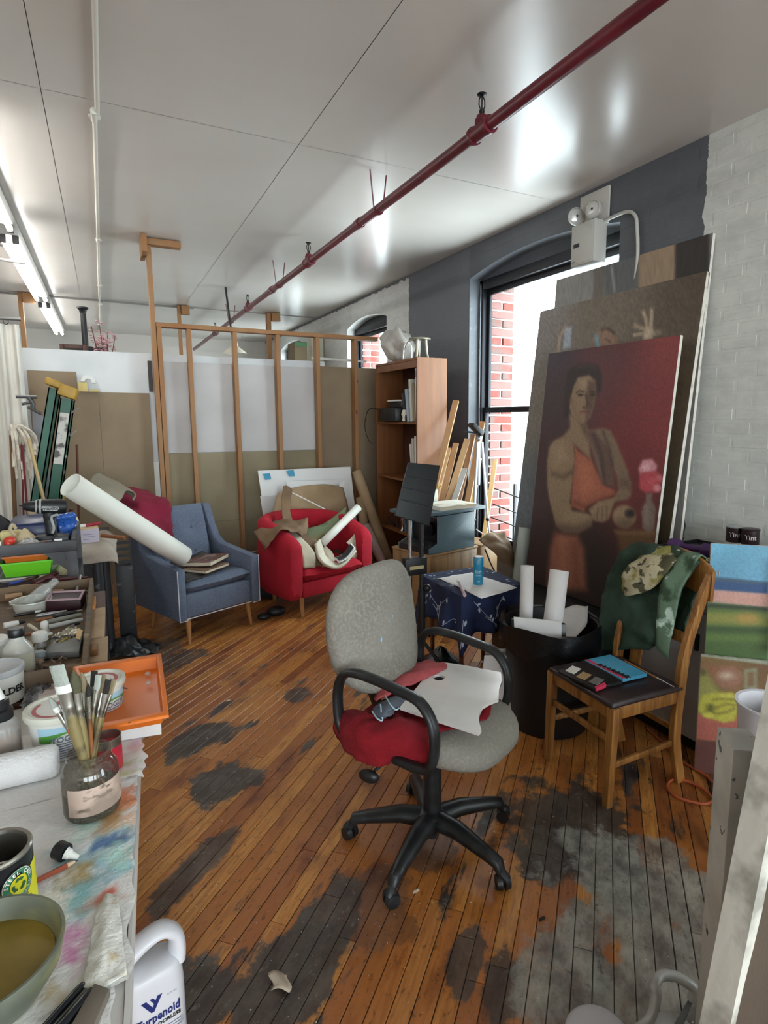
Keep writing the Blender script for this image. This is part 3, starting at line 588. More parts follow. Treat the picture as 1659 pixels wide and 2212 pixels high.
# on the seat: booklets and brush
m_blackcard = mat('black_card', '#1a1a1c', .35); m_cyan = mat('sky_blue_print', '#3d8fb5', .4, var=[('#5aa9c9', 4, .4, .7)]); m_pinkrd = mat('pinkish_red', '#d43a5a', .4); m_offw = mat('off_white_paper', '#d8d4cb', .7)
ZS = .476
def onseat(px): return [onz(x, y, ZS) for x, y in px]
def flatbox(nm, corners, h, m, par=None, **kw):
    b = B(); b.hexa([p for p in corners]+[p+V(0, 0, h) for p in corners]); return b.build(nm, m, par, bev=.0012, seg=1, **kw)
c = onseat([(1205, 1455), (1285, 1492), (1345, 1478), (1265, 1428)])
T = thing('paint_box', 'flat black box of paint pans on the oak chair seat', 'paint box', c[0]); flatbox('case', c, .012, m_blackcard, T)
for k, (x, y, m) in enumerate(((1238, 1448, m_offw), (1261, 1461, mat('ochre_pan', '#a2875c', .6)), (1288, 1472, mat('grey_pan', '#6f6c69', .6)))):
    q = [onz(x+dx, y+dy, ZS+.012) for dx, dy in ((-17, 2), (2, 9), (17, -2), (-2, -9))]; flatbox('pan', q, .004, m, T)
c = onseat([(1262, 1432), (1345, 1474), (1398, 1462), (1318, 1420)])
T = thing('wildlife_booklet', 'sky blue booklet with black animal silhouettes on the oak chair seat', 'booklet', c[0]); flatbox('cover', c, .015, m_cyan, T)
flatbox('red_band', [p+V(0, 0, .0152) for p in onseat([(1264, 1432), (1345, 1473), (1351, 1471.5), (1270, 1430.5)])], .001, m_pinkrd, T)
b = B()
for k in range(7):
    t = .12+.12*k; p = onz(1286+t*80, 1432+t*35, ZS+.0165); e = rnd.uniform(.8, 1.3)
    b.ball(p, .013*e, (1, .8, .1), 8); b.cyl(p+V(-.006, -.004, 0), p+V(-.012, -.016, 0), .002, n=5); b.cyl(p+V(.007, -.004, 0), p+V(.005, -.018, 0), .002, n=5); b.ball(p+V(.012, .004, 0), .006*e, (1.2, .8, .1), 6)
b.build('animal_silhouettes', m_blackcard, T)
c = onseat([(1284, 1490), (1288, 1494), (1310, 1486), (1306, 1480)]); T = thing('pink_eraser', 'small pinkish red eraser at the edge of the oak chair seat', 'eraser', c[0]); flatbox('body', c, .014, m_pinkrd, T); T2 = T
T = thing('seat_brush', 'thin pale brush lying across the back of the oak chair seat', 'paintbrush', onz(1400, 1455, ZS)); b = B(); b.tube([onz(1350, 1428, ZS+.012), onz(1420, 1465, ZS+.012)], .004, 6); b.build('handle', m_oak, T, sm=50)
b = B(); b.tube([onz(1420, 1465, ZS+.012), onz(1456, 1484, ZS+.012)], [.004, .003], 6); b.build('ferrule', m_chrome, T, sm=50)

# ---------------------------------------------------------------- black bin of rolled paper
m_bin = mat('black_bin_plastic', '#101113', .5, bump=(20, .1)); m_paper = mat('white_paper', '#dedcda', .75, var=[('#cfcdcb', 5, .4, .7)])
bc = V(1.985, 2.315, 0); T = thing('rubbish_bin', 'black plastic bin filled with rolled paper beside the oak chair', 'bin', bc); MBn = XF(bc)
b = B(); b.lathe([(.02, .012), (.185, .012), (.2, 0), (.205, .01), (.238, .50), (.252, .505), (.256, .52), (.252, .545), (.243, .55), (.236, .545), (.228, .50), (.195, .03), (.02, .025)], 36, MBn); b.build('body', m_bin, T, sm=40)
bl = B(); rl = [(bc+V(cos(a)*(.243+.01*sin(7*a)), sin(a)*(.243+.01*sin(7*a)), .535+.02*sin(3*a+1))) for a in [2*pi*i/48 for i in range(48)]]
lo = [(bc+V(cos(a)*(.266+.006*sin(9*a)), sin(a)*(.266+.006*sin(9*a)), .44+.03*sin(5*a))) for a in [2*pi*i/48 for i in range(48)]]
mi_ = [(bc+V(cos(a)*.262, sin(a)*.262, .565+.012*sin(4*a))) for a in [2*pi*i/48 for i in range(48)]]; inn = [(bc+V(cos(a)*.2, sin(a)*.2, .42+.03*sin(5*a))) for a in [2*pi*i/48 for i in range(48)]]
bl.loft([lo, mi_, rl, inn], False); bl.build('bin_liner', mat('black_bin_bag', '#0c0d0f', .28, bump=(18, .5)), T, sm=60)
def paper_roll(nm, label, p0, p1, r, turns=1.6, m=None, cat='paper roll', rz=0, th=.0012):
    p0, p1 = Vector(p0), Vector(p1); F = FR(p0, (p1-p0), V(0, 0, 1) if abs((p1-p0).normalized().z) < .95 else V(1, 0, 0)); L_ = (p1-p0).length; n = int(26*turns)
    b = B(); b.grid(lambda u, v: V(v*L_, (r-.0022*turns*0-.006*(1-u))*cos(rz+2*pi*turns*u), (r-.006*(1-u))*sin(rz+2*pi*turns*u)), n, 3, F)
    return tag(b.build(nm, m or m_paper, None, sm=70, solid=th), label, cat)
bw = lambda x, y, Y: ony(x, y, Y)

paper_roll('paper_roll', 'slim upright white paper roll standing in the left of the black bin', V(1.86, 2.36, .12), ony(1139, 1222, 2.44), .036)
paper_roll('paper_roll', 'wide white paper roll tilting right out of the black bin', V(1.88, 2.24, .12), ony(1208, 1232, 2.34), .052, 1.3, rz=1.2)
tag(cloth('crumpled_paper', [[bc+V(.02, -.12, .47), bc+V(.15, -.1, .53), bc+V(.24, -.02, .60)], [bc+V(.0, .0, .47), bc+V(.12, .02, .52), bc+V(.21, .09, .57)], [bc+V(-.02, .1, .46), bc+V(.08, .14, .47), bc+V(.14, .17, .50)]], m_paper, None, .02, 12, .001, 5, 2), 'crumpled white paper lying at the right of the black bin', 'paper')
T = thing('dark_folder', 'dark folded folder stuck into the left side of the black bin', 'folder', bc+V(-.17, -.08, .45)); b = B(); b.hexa([bc+V(-.25, -.02, .42), bc+V(-.24, .0, .42), bc+V(-.03, -.16, .40), bc+V(-.04, -.18, .40), bc+V(-.25, .0, .60), bc+V(-.24, .02, .6), bc+V(-.02, -.13, .585), bc+V(-.03, -.15, .585)]); b.build('cover', m_blackcard, T, bev=.004)
b = B(); b.hexa([bc+V(-.24, -.02, .44), bc+V(-.235, -.01, .44), bc+V(-.06, -.155, .42), bc+V(-.065, -.165, .42), bc+V(-.245, -.01, .612), bc+V(-.24, 0, .612), bc+V(-.05, -.135, .60), bc+V(-.055, -.145, .60)]); b.build('papers', m_paper, T)

# ---------------------------------------------------------------- tray table under a navy leaf-print cloth
m_navy = mat('navy_cotton', '#1c2748', .9, var=[('#141c36', 5, .4, .7)], bump=(70, .2)); m_leaf = mat('silver_leaf_print', '#a9b0bf', .7); m_brownw = mat('red_brown_wood', '#5a3320', .5)
A_, B_, C_, D_ = V(1.70, 3.20, .62), V(2.14, 3.20, .62), V(2.12, 2.74, .62), V(1.68, 2.70, .62)
tb = thing('tray_table', 'small folding tray table with crossed brown legs under the navy cloth', 'table', (1.91, 2.96, 0))
b = B(); b.hexa([p-V(0, 0, .02) for p in (D_, C_, B_, A_)]+[D_, C_, B_, A_]); b.build('tabletop', m_brownw, tb, bev=.004)
for p, q in ((D_, C_), (C_, D_), (A_, B_), (B_, A_)):
    b = B(); dy = V(0, .06 if p.y < 2.9 else -.06, 0)
    if p.x > q.x: dy = dy*1.45
    a0 = q.lerp(p, .92); a1 = p.lerp(q, .1); a0 = V(a0.x, a0.y, .012)+dy; b.tube([a0, V(a1.x, a1.y, .60)+dy], .014, 6); b.build('leg', m_brownw, tb, sm=30)
NC = 40
def navy(u, v):                                            # u round the table edge, v from the middle outwards and down
    per = [A_, B_, C_, D_]; t = u*4; i = int(t) % 4; f = t-int(t); e = per[i].lerp(per[(i+1) % 4], f); c = (A_+C_)/2
    if v < .5: p = c.lerp(e, v/.5); return V(p.x, p.y, .6225+.003*n3(p.x*9, p.y*9))
    k = (v-.5)/.5; o = (e-c); o.z = 0; o.normalize(); cor = min(f, 1-f); dr = (.22+.14*max(0, 1-cor/.18))*(1 if i != 3 else .95)
    fold = .030*sin(u*2*pi*11+1)*k+.02*sin(u*2*pi*5)*k
    return e+o*(.012+.028*k+fold)+V(0, 0, .003-dr*k)
b = B(); b.grid(navy, 96, 16); nvy = b.build('navy_tablecloth', m_navy, None, sm=80, solid=.002, off=1); tcl = thing('table_cover', 'navy blue leaf-print cloth draped over the small tray table', 'tablecloth', (1.91, 2.96, .62)); 
nvy.parent = tcl; nvy.matrix_parent_inverse = MINV[tcl.name]; nvy.name = 'cloth'
b = B(); r2 = random.Random(5)
def leafat(u, v, s, ang):
    p = V(*navy(u, v)); du = V(*navy(u+.004, v))-p; dv = V(*navy(u, v+.01))-p; du.normalize(); dv.normalize(); n = du.cross(dv).normalized()
    c_ = (A_+C_)/2
    if n.dot(p-V(c_.x, c_.y, .5)) < 0: n = -n
    a = du*cos(ang)+dv*sin(ang); q = n.cross(a); o = p+n*.0035
    b.add([o-a*s, o-a*s*.3+q*s*.42, o+a*s*.35+q*s*.36, o+a*s, o+a*s*.35-q*s*.36, o-a*s*.3-q*s*.42], [(0, 1, 2, 3, 4, 5)])
def stem(pts):
    pr = None
    b.tube([V(*navy(u, v))+(V(*navy(u, v))-V(1.91, 2.96, .45)).normalized()*.0035 for u, v in pts], .0018, 4)
for k in range(26):
    u0 = k/26+.01; v0 = .60+.1*(k % 3)
    path = [(u0+.012*t*sin(k), v0+.04*t) for t in range(0, 7) if v0+.04*t < .97]; stem(path)
    for j, (u, v) in enumerate(path[1::2]): leafat(u+.008*(1 if j % 2 else -1), v, .015, r2.uniform(.3, 2.6))
for k in range(22): leafat(r2.random(), r2.uniform(.36, .5), .013, r2.uniform(0, 3))
stuff(b.build('leaf_print', m_leaf, tcl, label='pale grey leaf print'))
zt = .628
c = [onz(x, y, zt) for x, y in ((968, 1247), (1019, 1240), (1112, 1271), (1038, 1296), (1002, 1275))]
tag(cloth('paper_sheet', [[onz(945, 1249, zt), onz(985, 1242, zt), onz(1019, 1237, zt+.002)], [onz(982, 1264, zt), onz(1020, 1256, zt+.004), onz(1062, 1252, zt)], [onz(1040, 1293, zt), onz(1078, 1282, zt+.003), onz(1118, 1269, zt+.001)]], m_paper, None, .004, 14, .001, 5, 4), 'white sheet of paper spread on the navy cloth', 'paper')
cp = onz(1033, 1262, zt+.003); T = thing('drink_can', 'tall blue canister standing on the paper on the navy cloth', 'can', cp)
m_bcan = mat('blue_can_print', '#1f7fa6', .3, var=[('#3fa3c4', 3, .4, .7)]); m_slv = mat('aluminium_end', '#c9ccce', .3, .8)
b = B(); b.lathe([(.027, 0), (.029, .004), (.029, .158), (.0275, .163)], 24, XF(cp)); b.build('body', m_bcan, T, sm=40); B().lathe([(.0278, .162), (.0285, .168), (.025, .168), (.024, .165), (.002, .165)], 24, XF(cp)).build('lid', m_slv, T, sm=40)
ang0 = math.atan2(-cp.y, -cp.x)
def wrap(r, z0, sgn=1): return lambda x, y: (cp.x+r*cos(ang0+x/r), cp.y+r*sin(ang0+x/r), cp.z+z0+y)
b = B(); text_b(b, 'Soft', .026, fn=wrap(.0294, .072)); text_b(b, 'drink', .014, fn=wrap(.0294, .055)); text_b(b, '330', .012, fn=wrap(.0294, .02)); b.build('lettering', m_offw, T)
b = B(); b.add([wrap(.0294, 0)(-.016, .156), wrap(.0294, 0)(.0, .156), wrap(.0294, 0)(.013, .156), wrap(.0294, 0)(-.004, .122)], [(0, 1, 2, 3)]); b.build('grey_badge', mat('grey_badge', '#8c9a9c', .4), T)
T = thing('stubby_brush', 'short pale pink-tipped brush lying on the corner of the navy cloth', 'paintbrush', onz(1003, 1272, zt)); b = B(); b.tube([onz(1004, 1286, zt+.012), onz(997, 1270, zt+.016), onz(992, 1258, zt+.02)], [.010, .009, .008], 8); b.build('handle', mat('dusty_pink_wood', '#b39a9c', .6), T, sm=50); b = B(); b.ball(onz(990, 1255, zt+.024), .012, n=8); b.build('tip', m_offw, T, sm=60)
# things standing under the tray table
m_grycard = mat('grey_card', '#8d8d8a', .8)
T = thing('leaning_boards', 'grey and white boards leaning beneath the tray table by the bin', 'board', (1.72, 2.42, 0))
for k in range(3):
    q = V(1.62+.03*k, 2.45+.035*k, 0); b = B(); b.hexa([q, q+V(.006, .012, 0), q+V(.19, -.10, 0), q+V(.185, -.112, 0), q+V(.06, .02, .36), q+V(.066, .032, .36), q+V(.235, -.06, .36), q+V(.23, -.07, .36)]); b.build('board', m_grycard if k % 2 else m_paper, T, bev=.001, seg=1)
T = thing('dark_bag', 'dark plastic bag lying on the floor under the tray table', 'bag', (1.75, 3.0, 0)); b = B(); b.grid(lambda u, v: V(1.72+.2*cos(2*pi*u)*(1-.3*v)*(sin(pi*(.5+.5*v))+.05), 3.0+.24*sin(2*pi*u)*(1-.3*v)*(sin(pi*(.5+.5*v))+.05), .22*v+.02*n3(u*8, v*6)*v), 28, 8); b.build('bag', mat('black_plastic_bag', '#17181c', .35, bump=(14, .6)), T, sm=60)
# ---------------------------------------------------------------- half-built stud partition and what lies beyond
m_pine = mat('raw_pine_stud', '#98714c', .65, var=[('#8f5f36', 4, .45, .7, (1, 1, .25)), ('#4f2f1a', 14, .70, .74, (1, 1, .5))], bump=(30, .1, (5, 5, .4)))
m_drywall = mat('white_drywall', '#d6d8d8', .8, var=[('#c7cacb', 2.5, .4, .7)]); m_drygrey = mat('grey_white_board', '#c3c1bf', .8, var=[('#b6b3b0', 2, .4, .7)])
m_cardb = mat('tan_cardboard', '#8f7d66', .9, var=[('#80705a', 2.2, .4, .7)], bump=(90, .05, (1, 1, 6))); m_cardl = mat('tan_cardboard_low', '#968b72', .9, var=[('#877c64', 2, .4, .7)], bump=(60, .12, (.3, .3, 8)))
m_cream = mat('cream_enamel', '#cfc8b6', .5)
sw = thing('stud_wall', 'bare pine stud wall with a top plate and open bays', 'stud wall', (1.5, 5.85, 0))
YS0, YS1 = 5.805, 5.894
def studbox(x0, x1, z0, z1, nm='stud', y0=YS0, y1=YS1): return B().box(x0, x1, y0, y1, z0, z1).build(nm, m_pine, sw, bev=.002, seg=1)
studbox(.412, .450, 0, 3.06); studbox(.455, .493, .038, 2.385)
for x in (.70, 1.098, 1.496, 1.892, 2.293): studbox(x, x+.038, .038, 2.385)
studbox(.4525, 2.56, 2.386, 2.424, 'top_plate'); studbox(.4525, 2.56, 0, .037, 'bottom_plate')
b = B(); b.box(.412, .69, 5.78, 5.87, 3.061, CEIL-.006); b.build('ceiling_cleat', m_pine, sw, bev=.003); b = B(); b.box(.372, .411, 5.66, 6.02, 2.97, CEIL-.006); b.build('ceiling_cleat', m_pine, sw, bev=.003)
def board(nm, label, x0, x1, y, z0, z1, m, th=.012, cat='board', **kw):
    return tag(B().box(x0, x1, y, y+th, z0, z1).build(nm, m, None, bev=.0015, seg=1), label, cat)
board('drywall_panel', 'long white panel closing the back of the stud wall at its top', -.62, 2.02, 5.935, 1.20, 2.165, m_drywall)
for k, (x0, x1, lb) in enumerate(((.50, 1.10, 'left'), (1.106, 1.50, 'middle'), (1.506, 1.90, 'right'))):
    board('white_sheet', 'pale grey white board in the %s upper bay of the stud wall' % lb, x0, x1, 5.918, 1.275, 2.10, m_drygrey, .008)
board('cardboard_sheet', 'tall tan cardboard sheet in the right bays of the stud wall', 1.904, 2.96, 5.918, 0.0, 2.115, m_cardb, .008)
cs = thing('cardboard_sheet', 'ribbed tan cardboard sheet across the lower left bays of the stud wall', 'cardboard', (1.2, 5.92, 0))
for z0, z1 in ((0, .275), (.279, .605), (.609, 1.272)): B().box(.50, 1.90, 5.918, 5.926, z0, z1).build('sheet', m_cardl, cs, bev=.001, seg=1)
cs = thing('folded_cardboard', 'large brown cardboard sheet with a vertical fold left of the pine studs', 'cardboard', (0, 5.9, 0))
b = B(); b.hexa([V(-.50, 5.90, 0), V(-.032, 5.885, 0), V(-.032, 5.89, 0), V(-.50, 5.906, 0), V(-.50, 5.90, 1.815), V(-.032, 5.885, 1.815), V(-.032, 5.89, 1.815), V(-.50, 5.906, 1.815)]); b.build('leaf', m_cardb, cs)
b = B(); b.hexa([V(-.030, 5.885, 0), V(.370, 5.905, 0), V(.370, 5.911, 0), V(-.030, 5.89, 0), V(-.030, 5.885, 1.815), V(.370, 5.905, 1.815), V(.370, 5.911, 1.815), V(-.030, 5.89, 1.815)]); b.build('leaf', m_cardb, cs)
board('cardboard_sheet', 'small upright cardboard sheet above the folded cardboard, left of the studs', -.535, -.185, 5.92, .3, 1.985, m_cardb, .006, 'cardboard')
board('dark_board', 'narrow dark grey board between the white panel and the first pine stud', .372, .405, 5.912, 1.83, 2.10, mat('dark_grey_board', '#4e4a47', .9), .012)  # dark strip painted in for the shade of the gap beside the stud
T = thing('tape_collar', 'white half-ring of plastic on yellow foam on the cardboard edge', 'packaging', (-.10, 5.88, 1.815))
b = B(); pts = [(-.10+.055*cos(R(a)), 1.90+.055*sin(R(a))) for a in range(180, -30, -15)]
b.loft([[V(x, 5.84, z), V(x, 5.90, z), V(-.10+(x+.10)*.45, 5.90, 1.90+(z-1.90)*.45), V(-.10+(x+.10)*.45, 5.84, 1.90+(z-1.90)*.45)] for x, z in pts], True, True); b.build('collar', mat('white_plastic', '#d9d8d2', .4), T, sm=40)
b = B(); b.box(-.175, -.105, 5.845, 5.884, 1.817, 1.895); b.box(-.10, -.02, 5.845, 5.884, 1.817, 1.835); b.build('foam', mat('yellow_foam', '#cdb877', .9, bump=(40, .3)), T, bev=.006)
# posts and clutter above and behind the partition
p2 = thing('far_post', 'pine post with a ceiling cleat far behind the first stud bays', 'post', (1.0, 9.0, 0)); B().box(.98, 1.02, 8.96, 9.05, 0, CEIL-.006).build('post', m_pine, p2, bev=.002, seg=1); B().box(1.024, 1.13, 8.93, 9.03, 3.00, CEIL-.006).build('cleat', m_pine, p2, bev=.003)
p2 = thing('far_post', 'pine post with a ceiling cleat far behind the middle stud bays', 'post', (2.2, 9.0, 0)); B().box(2.19, 2.25, 8.96, 9.05, 0, CEIL-.006).build('post', m_pine, p2, bev=.002, seg=1); B().box(2.254, 2.38, 8.93, 9.03, 3.00, CEIL-.006).build('cleat', m_pine, p2, bev=.003)
p2 = thing('far_post', 'pine post with a ceiling cleat beyond the white panel beside the curtain', 'post', (-.72, 9.0, 0)); a0, a1 = ony(44, 700, 9.0).x, ony(54, 700, 9.0).x; B().box(a0, a1, 8.96, 9.05, 0, CEIL-.006).build('post', m_pine, p2, bev=.002, seg=1); B().box(a1+.004, a1+.13, 8.93, 9.01, 3.0, CEIL-.006).build('cleat', m_pine, p2, bev=.003)
m_blk = mat('black_painted_steel', '#141416', .45)
T = thing('black_pole', 'black pipe column with a T arm beyond the white panel', 'pole', (-.15, 8.2, 0)); b = B(); px = ony(181, 700, 8.2).x
b.cyl((px, 8.2, 0), (px, 8.2, 2.86), .032, .032, 14); b.build('column', m_blk, T, sm=40); B().lathe([(.032, 2.80), (.04, 2.84), (.06, 2.86), (.06, 2.875), (.01, 2.876)], 16, XF((px, 8.2, 0))).build('flange', m_blk, T, sm=40)
b = B(); b.tube([(px-.22, 8.17, 2.385), (px-.03, 8.17, 2.385)], .012, 8); b.tube([(px+.03, 8.2, 2.40), (px+.22, 8.2, 2.385)], .035, 10); b.build('arm', m_blk, T, sm=40)
T = thing('easel_frame', 'dark brown wooden easel frame standing up behind the white panel', 'easel', (-.2, 6.7, 0)); m_dkw = mat('dark_brown_wood', '#4a2f26', .5); Yf = 6.7
a0, a1 = ony(128, 742, Yf), ony(190, 744, Yf)
for x0, x1, z0, z1, nm in ((a0.x, a0.x+.035, 0, a0.z, 'upright'), (a1.x-.045, a1.x, 0, a0.z, 'upright'), (a0.x+.0352, a1.x-.0452, a0.z-.04, a0.z, 'crossbar')): B().box(x0, x1, Yf, Yf+.05, z0, z1).build(nm, m_dkw, T, bev=.003)
T = thing('blossom_branch', 'sprig of pink artificial blossom standing behind the white panel', 'flowers', (.02, 6.5, 1.9)); m_twig = mat('brown_twig', '#6b4a40', .8); m_pink = mat('dusty_pink_blossom', '#cfa3a8', .8)
bt, bf = B(), B(); r3 = random.Random(4)
for k in range(9):
    x0 = .045+r3.uniform(-.03, .03); dx = r3.uniform(-.1, .17); zt = r3.uniform(2.30, 2.52) if dx < .05 else r3.uniform(2.24, 2.36); y0 = 6.5
    pts = catmull([(x0, y0, 1.4), (x0, y0, 1.9), (x0+dx*.3, y0+.02, 2.1), (x0+dx, y0+r3.uniform(-.08, .08), zt)], 5); bt.tube(pts, .004, 5)
    for q in range(40):
        p = pts[r3.randint(6, len(pts)-1)]; s = r3.uniform(.009, .018); bf.ball((p.x+r3.uniform(-.025, .025), p.y+r3.uniform(-.025, .025), p.z+r3.uniform(-.02, .02)), s, (1, 1, .7), 5)
bt.build('twigs', m_twig, T, sm=60); B().lathe([(.05, 1.2), (.07, 1.3), (.06, 1.42), (.065, 1.45), (.05, 1.45), (.045, 1.25), (.001, 1.24)], 20, XF((.05, 6.5, 0))).build('vase', m_cream, T, sm=40); B().box(-.15, .25, 6.35, 6.65, 0, 1.198).build('plinth', m_dkw, T); stuff(bf.build('blossoms', m_pink, T, sm=60))
T = thing('pendant_lamp', 'cream funnel-shaped lamp shade hanging far behind the stud wall', 'lamp', (1.44, 7.5, 2.5))
B().lathe([(.02, 2.50), (.035, 2.49), (.045, 2.44), (.13, 2.375), (.135, 2.36), (.125, 2.36), (.04, 2.42), (.01, 2.43)], 24, XF((1.435, 7.5, 0))).build('shade', m_cream, T, sm=40); b = B(); b.tube([(1.435, 7.5, 2.50), (1.40, 7.5, 2.66), (1.36, 7.5, CEIL-.005)], .012, 8); b.build('rod', m_blk, T, sm=40)
T = thing('green_cabinet', 'tall brown cabinet with a green top panel far behind the stud wall', 'cabinet', (2.52, 8.5, 0)); B().box(2.44, 2.62, 8.45, 8.8, 0, 2.66).build('body', mat('olive_brown', '#6f6249', .7), T, bev=.004); B().box(2.444, 2.616, 8.44, 8.449, 2.60, 2.655).build('green_panel', mat('bottle_green', '#3f6a45', .6), T)
T = thing('wall_column', 'pale column with dark hooks on the brick wall beyond the stud wall', 'column', (2.9, 8.9, 0)); B().box(2.80, 2.985, 8.8, 8.98, 0, 2.85).build('column', mat('cream_paint', '#c9c3ad', .6), T, bev=.004); B().box(2.84, 2.88, 8.77, 8.799, 2.45, 2.55).build('hook', m_blk, T)
# beyond-panel rail
b = B(); b.tube([(1.9, 5.99, 2.20), (2.5, 5.99, 2.19)], .012, 8); tag(b.build('wall_rail', mat('white_pipe_paint', '#d5d3cd', .4), None, sm=40), 'thin white rail running behind the right bays of the stud wall', 'rail')

# ---------------------------------------------------------------- red sprinkler pipe, conduits, strip lights
m_redp = mat('oxblood_pipe_paint', '#5c1a26', .32, var=[('#6e2430', 5, .4, .7)]); m_blackm = mat('blackened_brass', '#1d1b1a', .4, .5)
XPp, ZPp = 1.612, 2.90
T = thing('sprinkler_pipe', 'dark red sprinkler pipe running under the ceiling', 'pipe', (XPp, 3, ZPp)); b = B(); b.cyl((XPp, -5.9, ZPp), (XPp, 12.4, ZPp), .028, .028, 20); b.build('pipe', m_redp, T, sm=40)
for y in (2.46, 5.08, 7.5, 9.9):
    b = B(); b.lathe([(.029, -.075), (.039, -.074), (.041, -.055), (.036, -.05), (.036, .05), (.041, .055), (.039, .074), (.029, .075)], 18, Matrix.Translation((XPp, y, ZPp)) @ Matrix.Rotation(pi/2, 4, 'X')); b.lathe([(.032, .02), (.032, .045), (.026, .05), (.024, .062), (.01, .063)], 16, XF((XPp, y, ZPp))); t = b.build('tee', m_redp, T, sm=40)
    b = B(); b.lathe([(.011, .06), (.013, .085), (.007, .09)], 12, XF((XPp, y, ZPp)))
    for s in (-1, 1): b.tube([(XPp+s*.006, y, ZPp+.085), (XPp+s*.016, y, ZPp+.105), (XPp+s*.015, y, ZPp+.13), (XPp+s*.004, y, ZPp+.146)], .0032, 6)
    b.cyl((XPp, y, ZPp+.09), (XPp, y, ZPp+.143), .0035, n=6); b.lathe([(.004, .145), (.022, .150), (.022, .154), (.004, .153)], 18, XF((XPp, y, ZPp))); b.build('sprinkler_head', m_blackm, t, sm=40)
for y in (3.63, 6.05, 8.6):
    b = B(); n = 14; b.tube([(XPp+.031*cos(R(a)), y, ZPp+.031*sin(R(a))) for a in range(180, 361, 15)]+[(XPp+.033, y, ZPp+.02)], .006, 6, flat=(1, 2.2, (0, 0, 1)))
    b.tube([(XPp-.031, y, ZPp), (XPp-.062, y-.02, CEIL-.003)], .0045, 6); b.tube([(XPp+.031, y, ZPp), (XPp+.066, y+.02, CEIL-.003)], .0045, 6); b.build('hanger', m_redp, T, sm=40)
B().lathe([(.029, -.035), (.036, -.033), (.036, .033), (.029, .035)], 18, Matrix.Translation((XPp, 6.35, ZPp)) @ Matrix.Rotation(pi/2, 4, 'X')).build('coupling', m_redp, T, sm=40)
B().lathe([(.029, -.03), (.034, -.03), (.034, .03), (.029, .03)], 18, Matrix.Translation((XPp, 3.95, ZPp)) @ Matrix.Rotation(pi/2, 4, 'X')).build('coupling', m_redp, T, sm=40)
m_wpipe = mat('cream_conduit_paint', '#d6d2c6', .45)
T = thing('ceiling_conduit', 'thin white conduit running along the ceiling on the left', 'conduit', (.07, 4, 3.1)); b = B()
b.tube([(.067, -5.9, 3.104), (.070, 3.6, 3.104), (.058, 3.68, 3.104), (.055, 6.0, 3.104), (.05, 7.2, 3.104), (.045, 12.4, 3.104)], .0115, 10); b.build('tube', m_wpipe, T, sm=50)
for y in (3.62, 6.0, 8.0, 9.3): b = B(); b.tube([(.055, y-.05, 3.102), (.055, y+.05, 3.102)], .017, 10); b.tube([(.03, y+.03, 3.108), (.085, y+.03, 3.108)], .012, 8); b.build('coupling', m_wpipe, T, sm=40)
m_gcond = mat('grey_conduit', '#8b8783', .45, .3)
T = thing('cross_conduit', 'grey conduit crossing the ceiling behind the strip lights', 'conduit', (0, 9.05, 3.1)); b = B(); b.tube([(-2.9, 9.02, 3.105), (1.2, 9.06, 3.105)], .012, 8); b.build('tube', m_gcond, T, sm=40); b = B(); b.tube([(1.2, 9.06, 3.112), (2.98, 9.1, 3.112)], .006, 6); b.build('wire', m_gcond, T, sm=40)
T = thing('looped_conduit', 'grey conduit bending down from the ceiling near the white curtain', 'conduit', (-.8, 6.2, 3.05)); b = B()
b.tube(catmull([(-1.5, 5.9, 3.09), (-.95, 6.0, 3.08), (-.83, 6.15, 2.98), (-.72, 6.3, 2.93), (-.52, 6.4, 2.93)], 6), .014, 8); b.tube([(-1.3, 6.6, 3.10), (-.62, 6.6, 3.10)], .010, 8); b.build('tube', m_gcond, T, sm=40); B().box(-.66, -.56, 6.54, 6.66, 3.06, 3.113).build('junction_box', m_gcond, T, bev=.004)
m_tube = mat('fluorescent_tube', (1.0, .99, .96), .4, em=9.0); m_fix = mat('grey_white_fixture', '#b9b6b0', .5); m_cap = mat('dark_socket', '#4a4644', .5)
def striplight(y0, y1, label):
    X0, ZL = -.555, 2.955; T = thing('strip_light', label, 'strip light', (X0, (y0+y1)/2, ZL+.08), 0, 'fluorescent strip lights on the ceiling')
    b = B(); b.loft([[(X0-.06, y, ZL+.035), (X0+.06, y, ZL+.035), (X0+.075, y, ZL+.075), (X0+.05, y, CEIL-.012), (X0-.05, y, CEIL-.012), (X0-.075, y, ZL+.075)] for y in (y0, y1)]); b.build('housing', m_fix, T, bev=.003)
    for s in (-1, 1):
        B().cyl((X0+s*.042, y0+.04, ZL), (X0+s*.042, y1-.04, ZL), .019, .019, 16).build('tube', m_tube, T, sm=40)
        for y in (y0+.012, y1-.037): b = B(); b.box(X0+s*.042-.022, X0+s*.042+.022, y, y+.025, ZL-.025, ZL+.034); b.build('socket', m_cap, T, bev=.004)
striplight(3.75, 5.45, 'twin-tube strip light cut off by the left edge of the photo')
striplight(5.72, 8.45, 'twin-tube strip light above the white curtain, the middle one of the row')
striplight(8.80, 11.65, 'twin-tube strip light at the far end of the row')

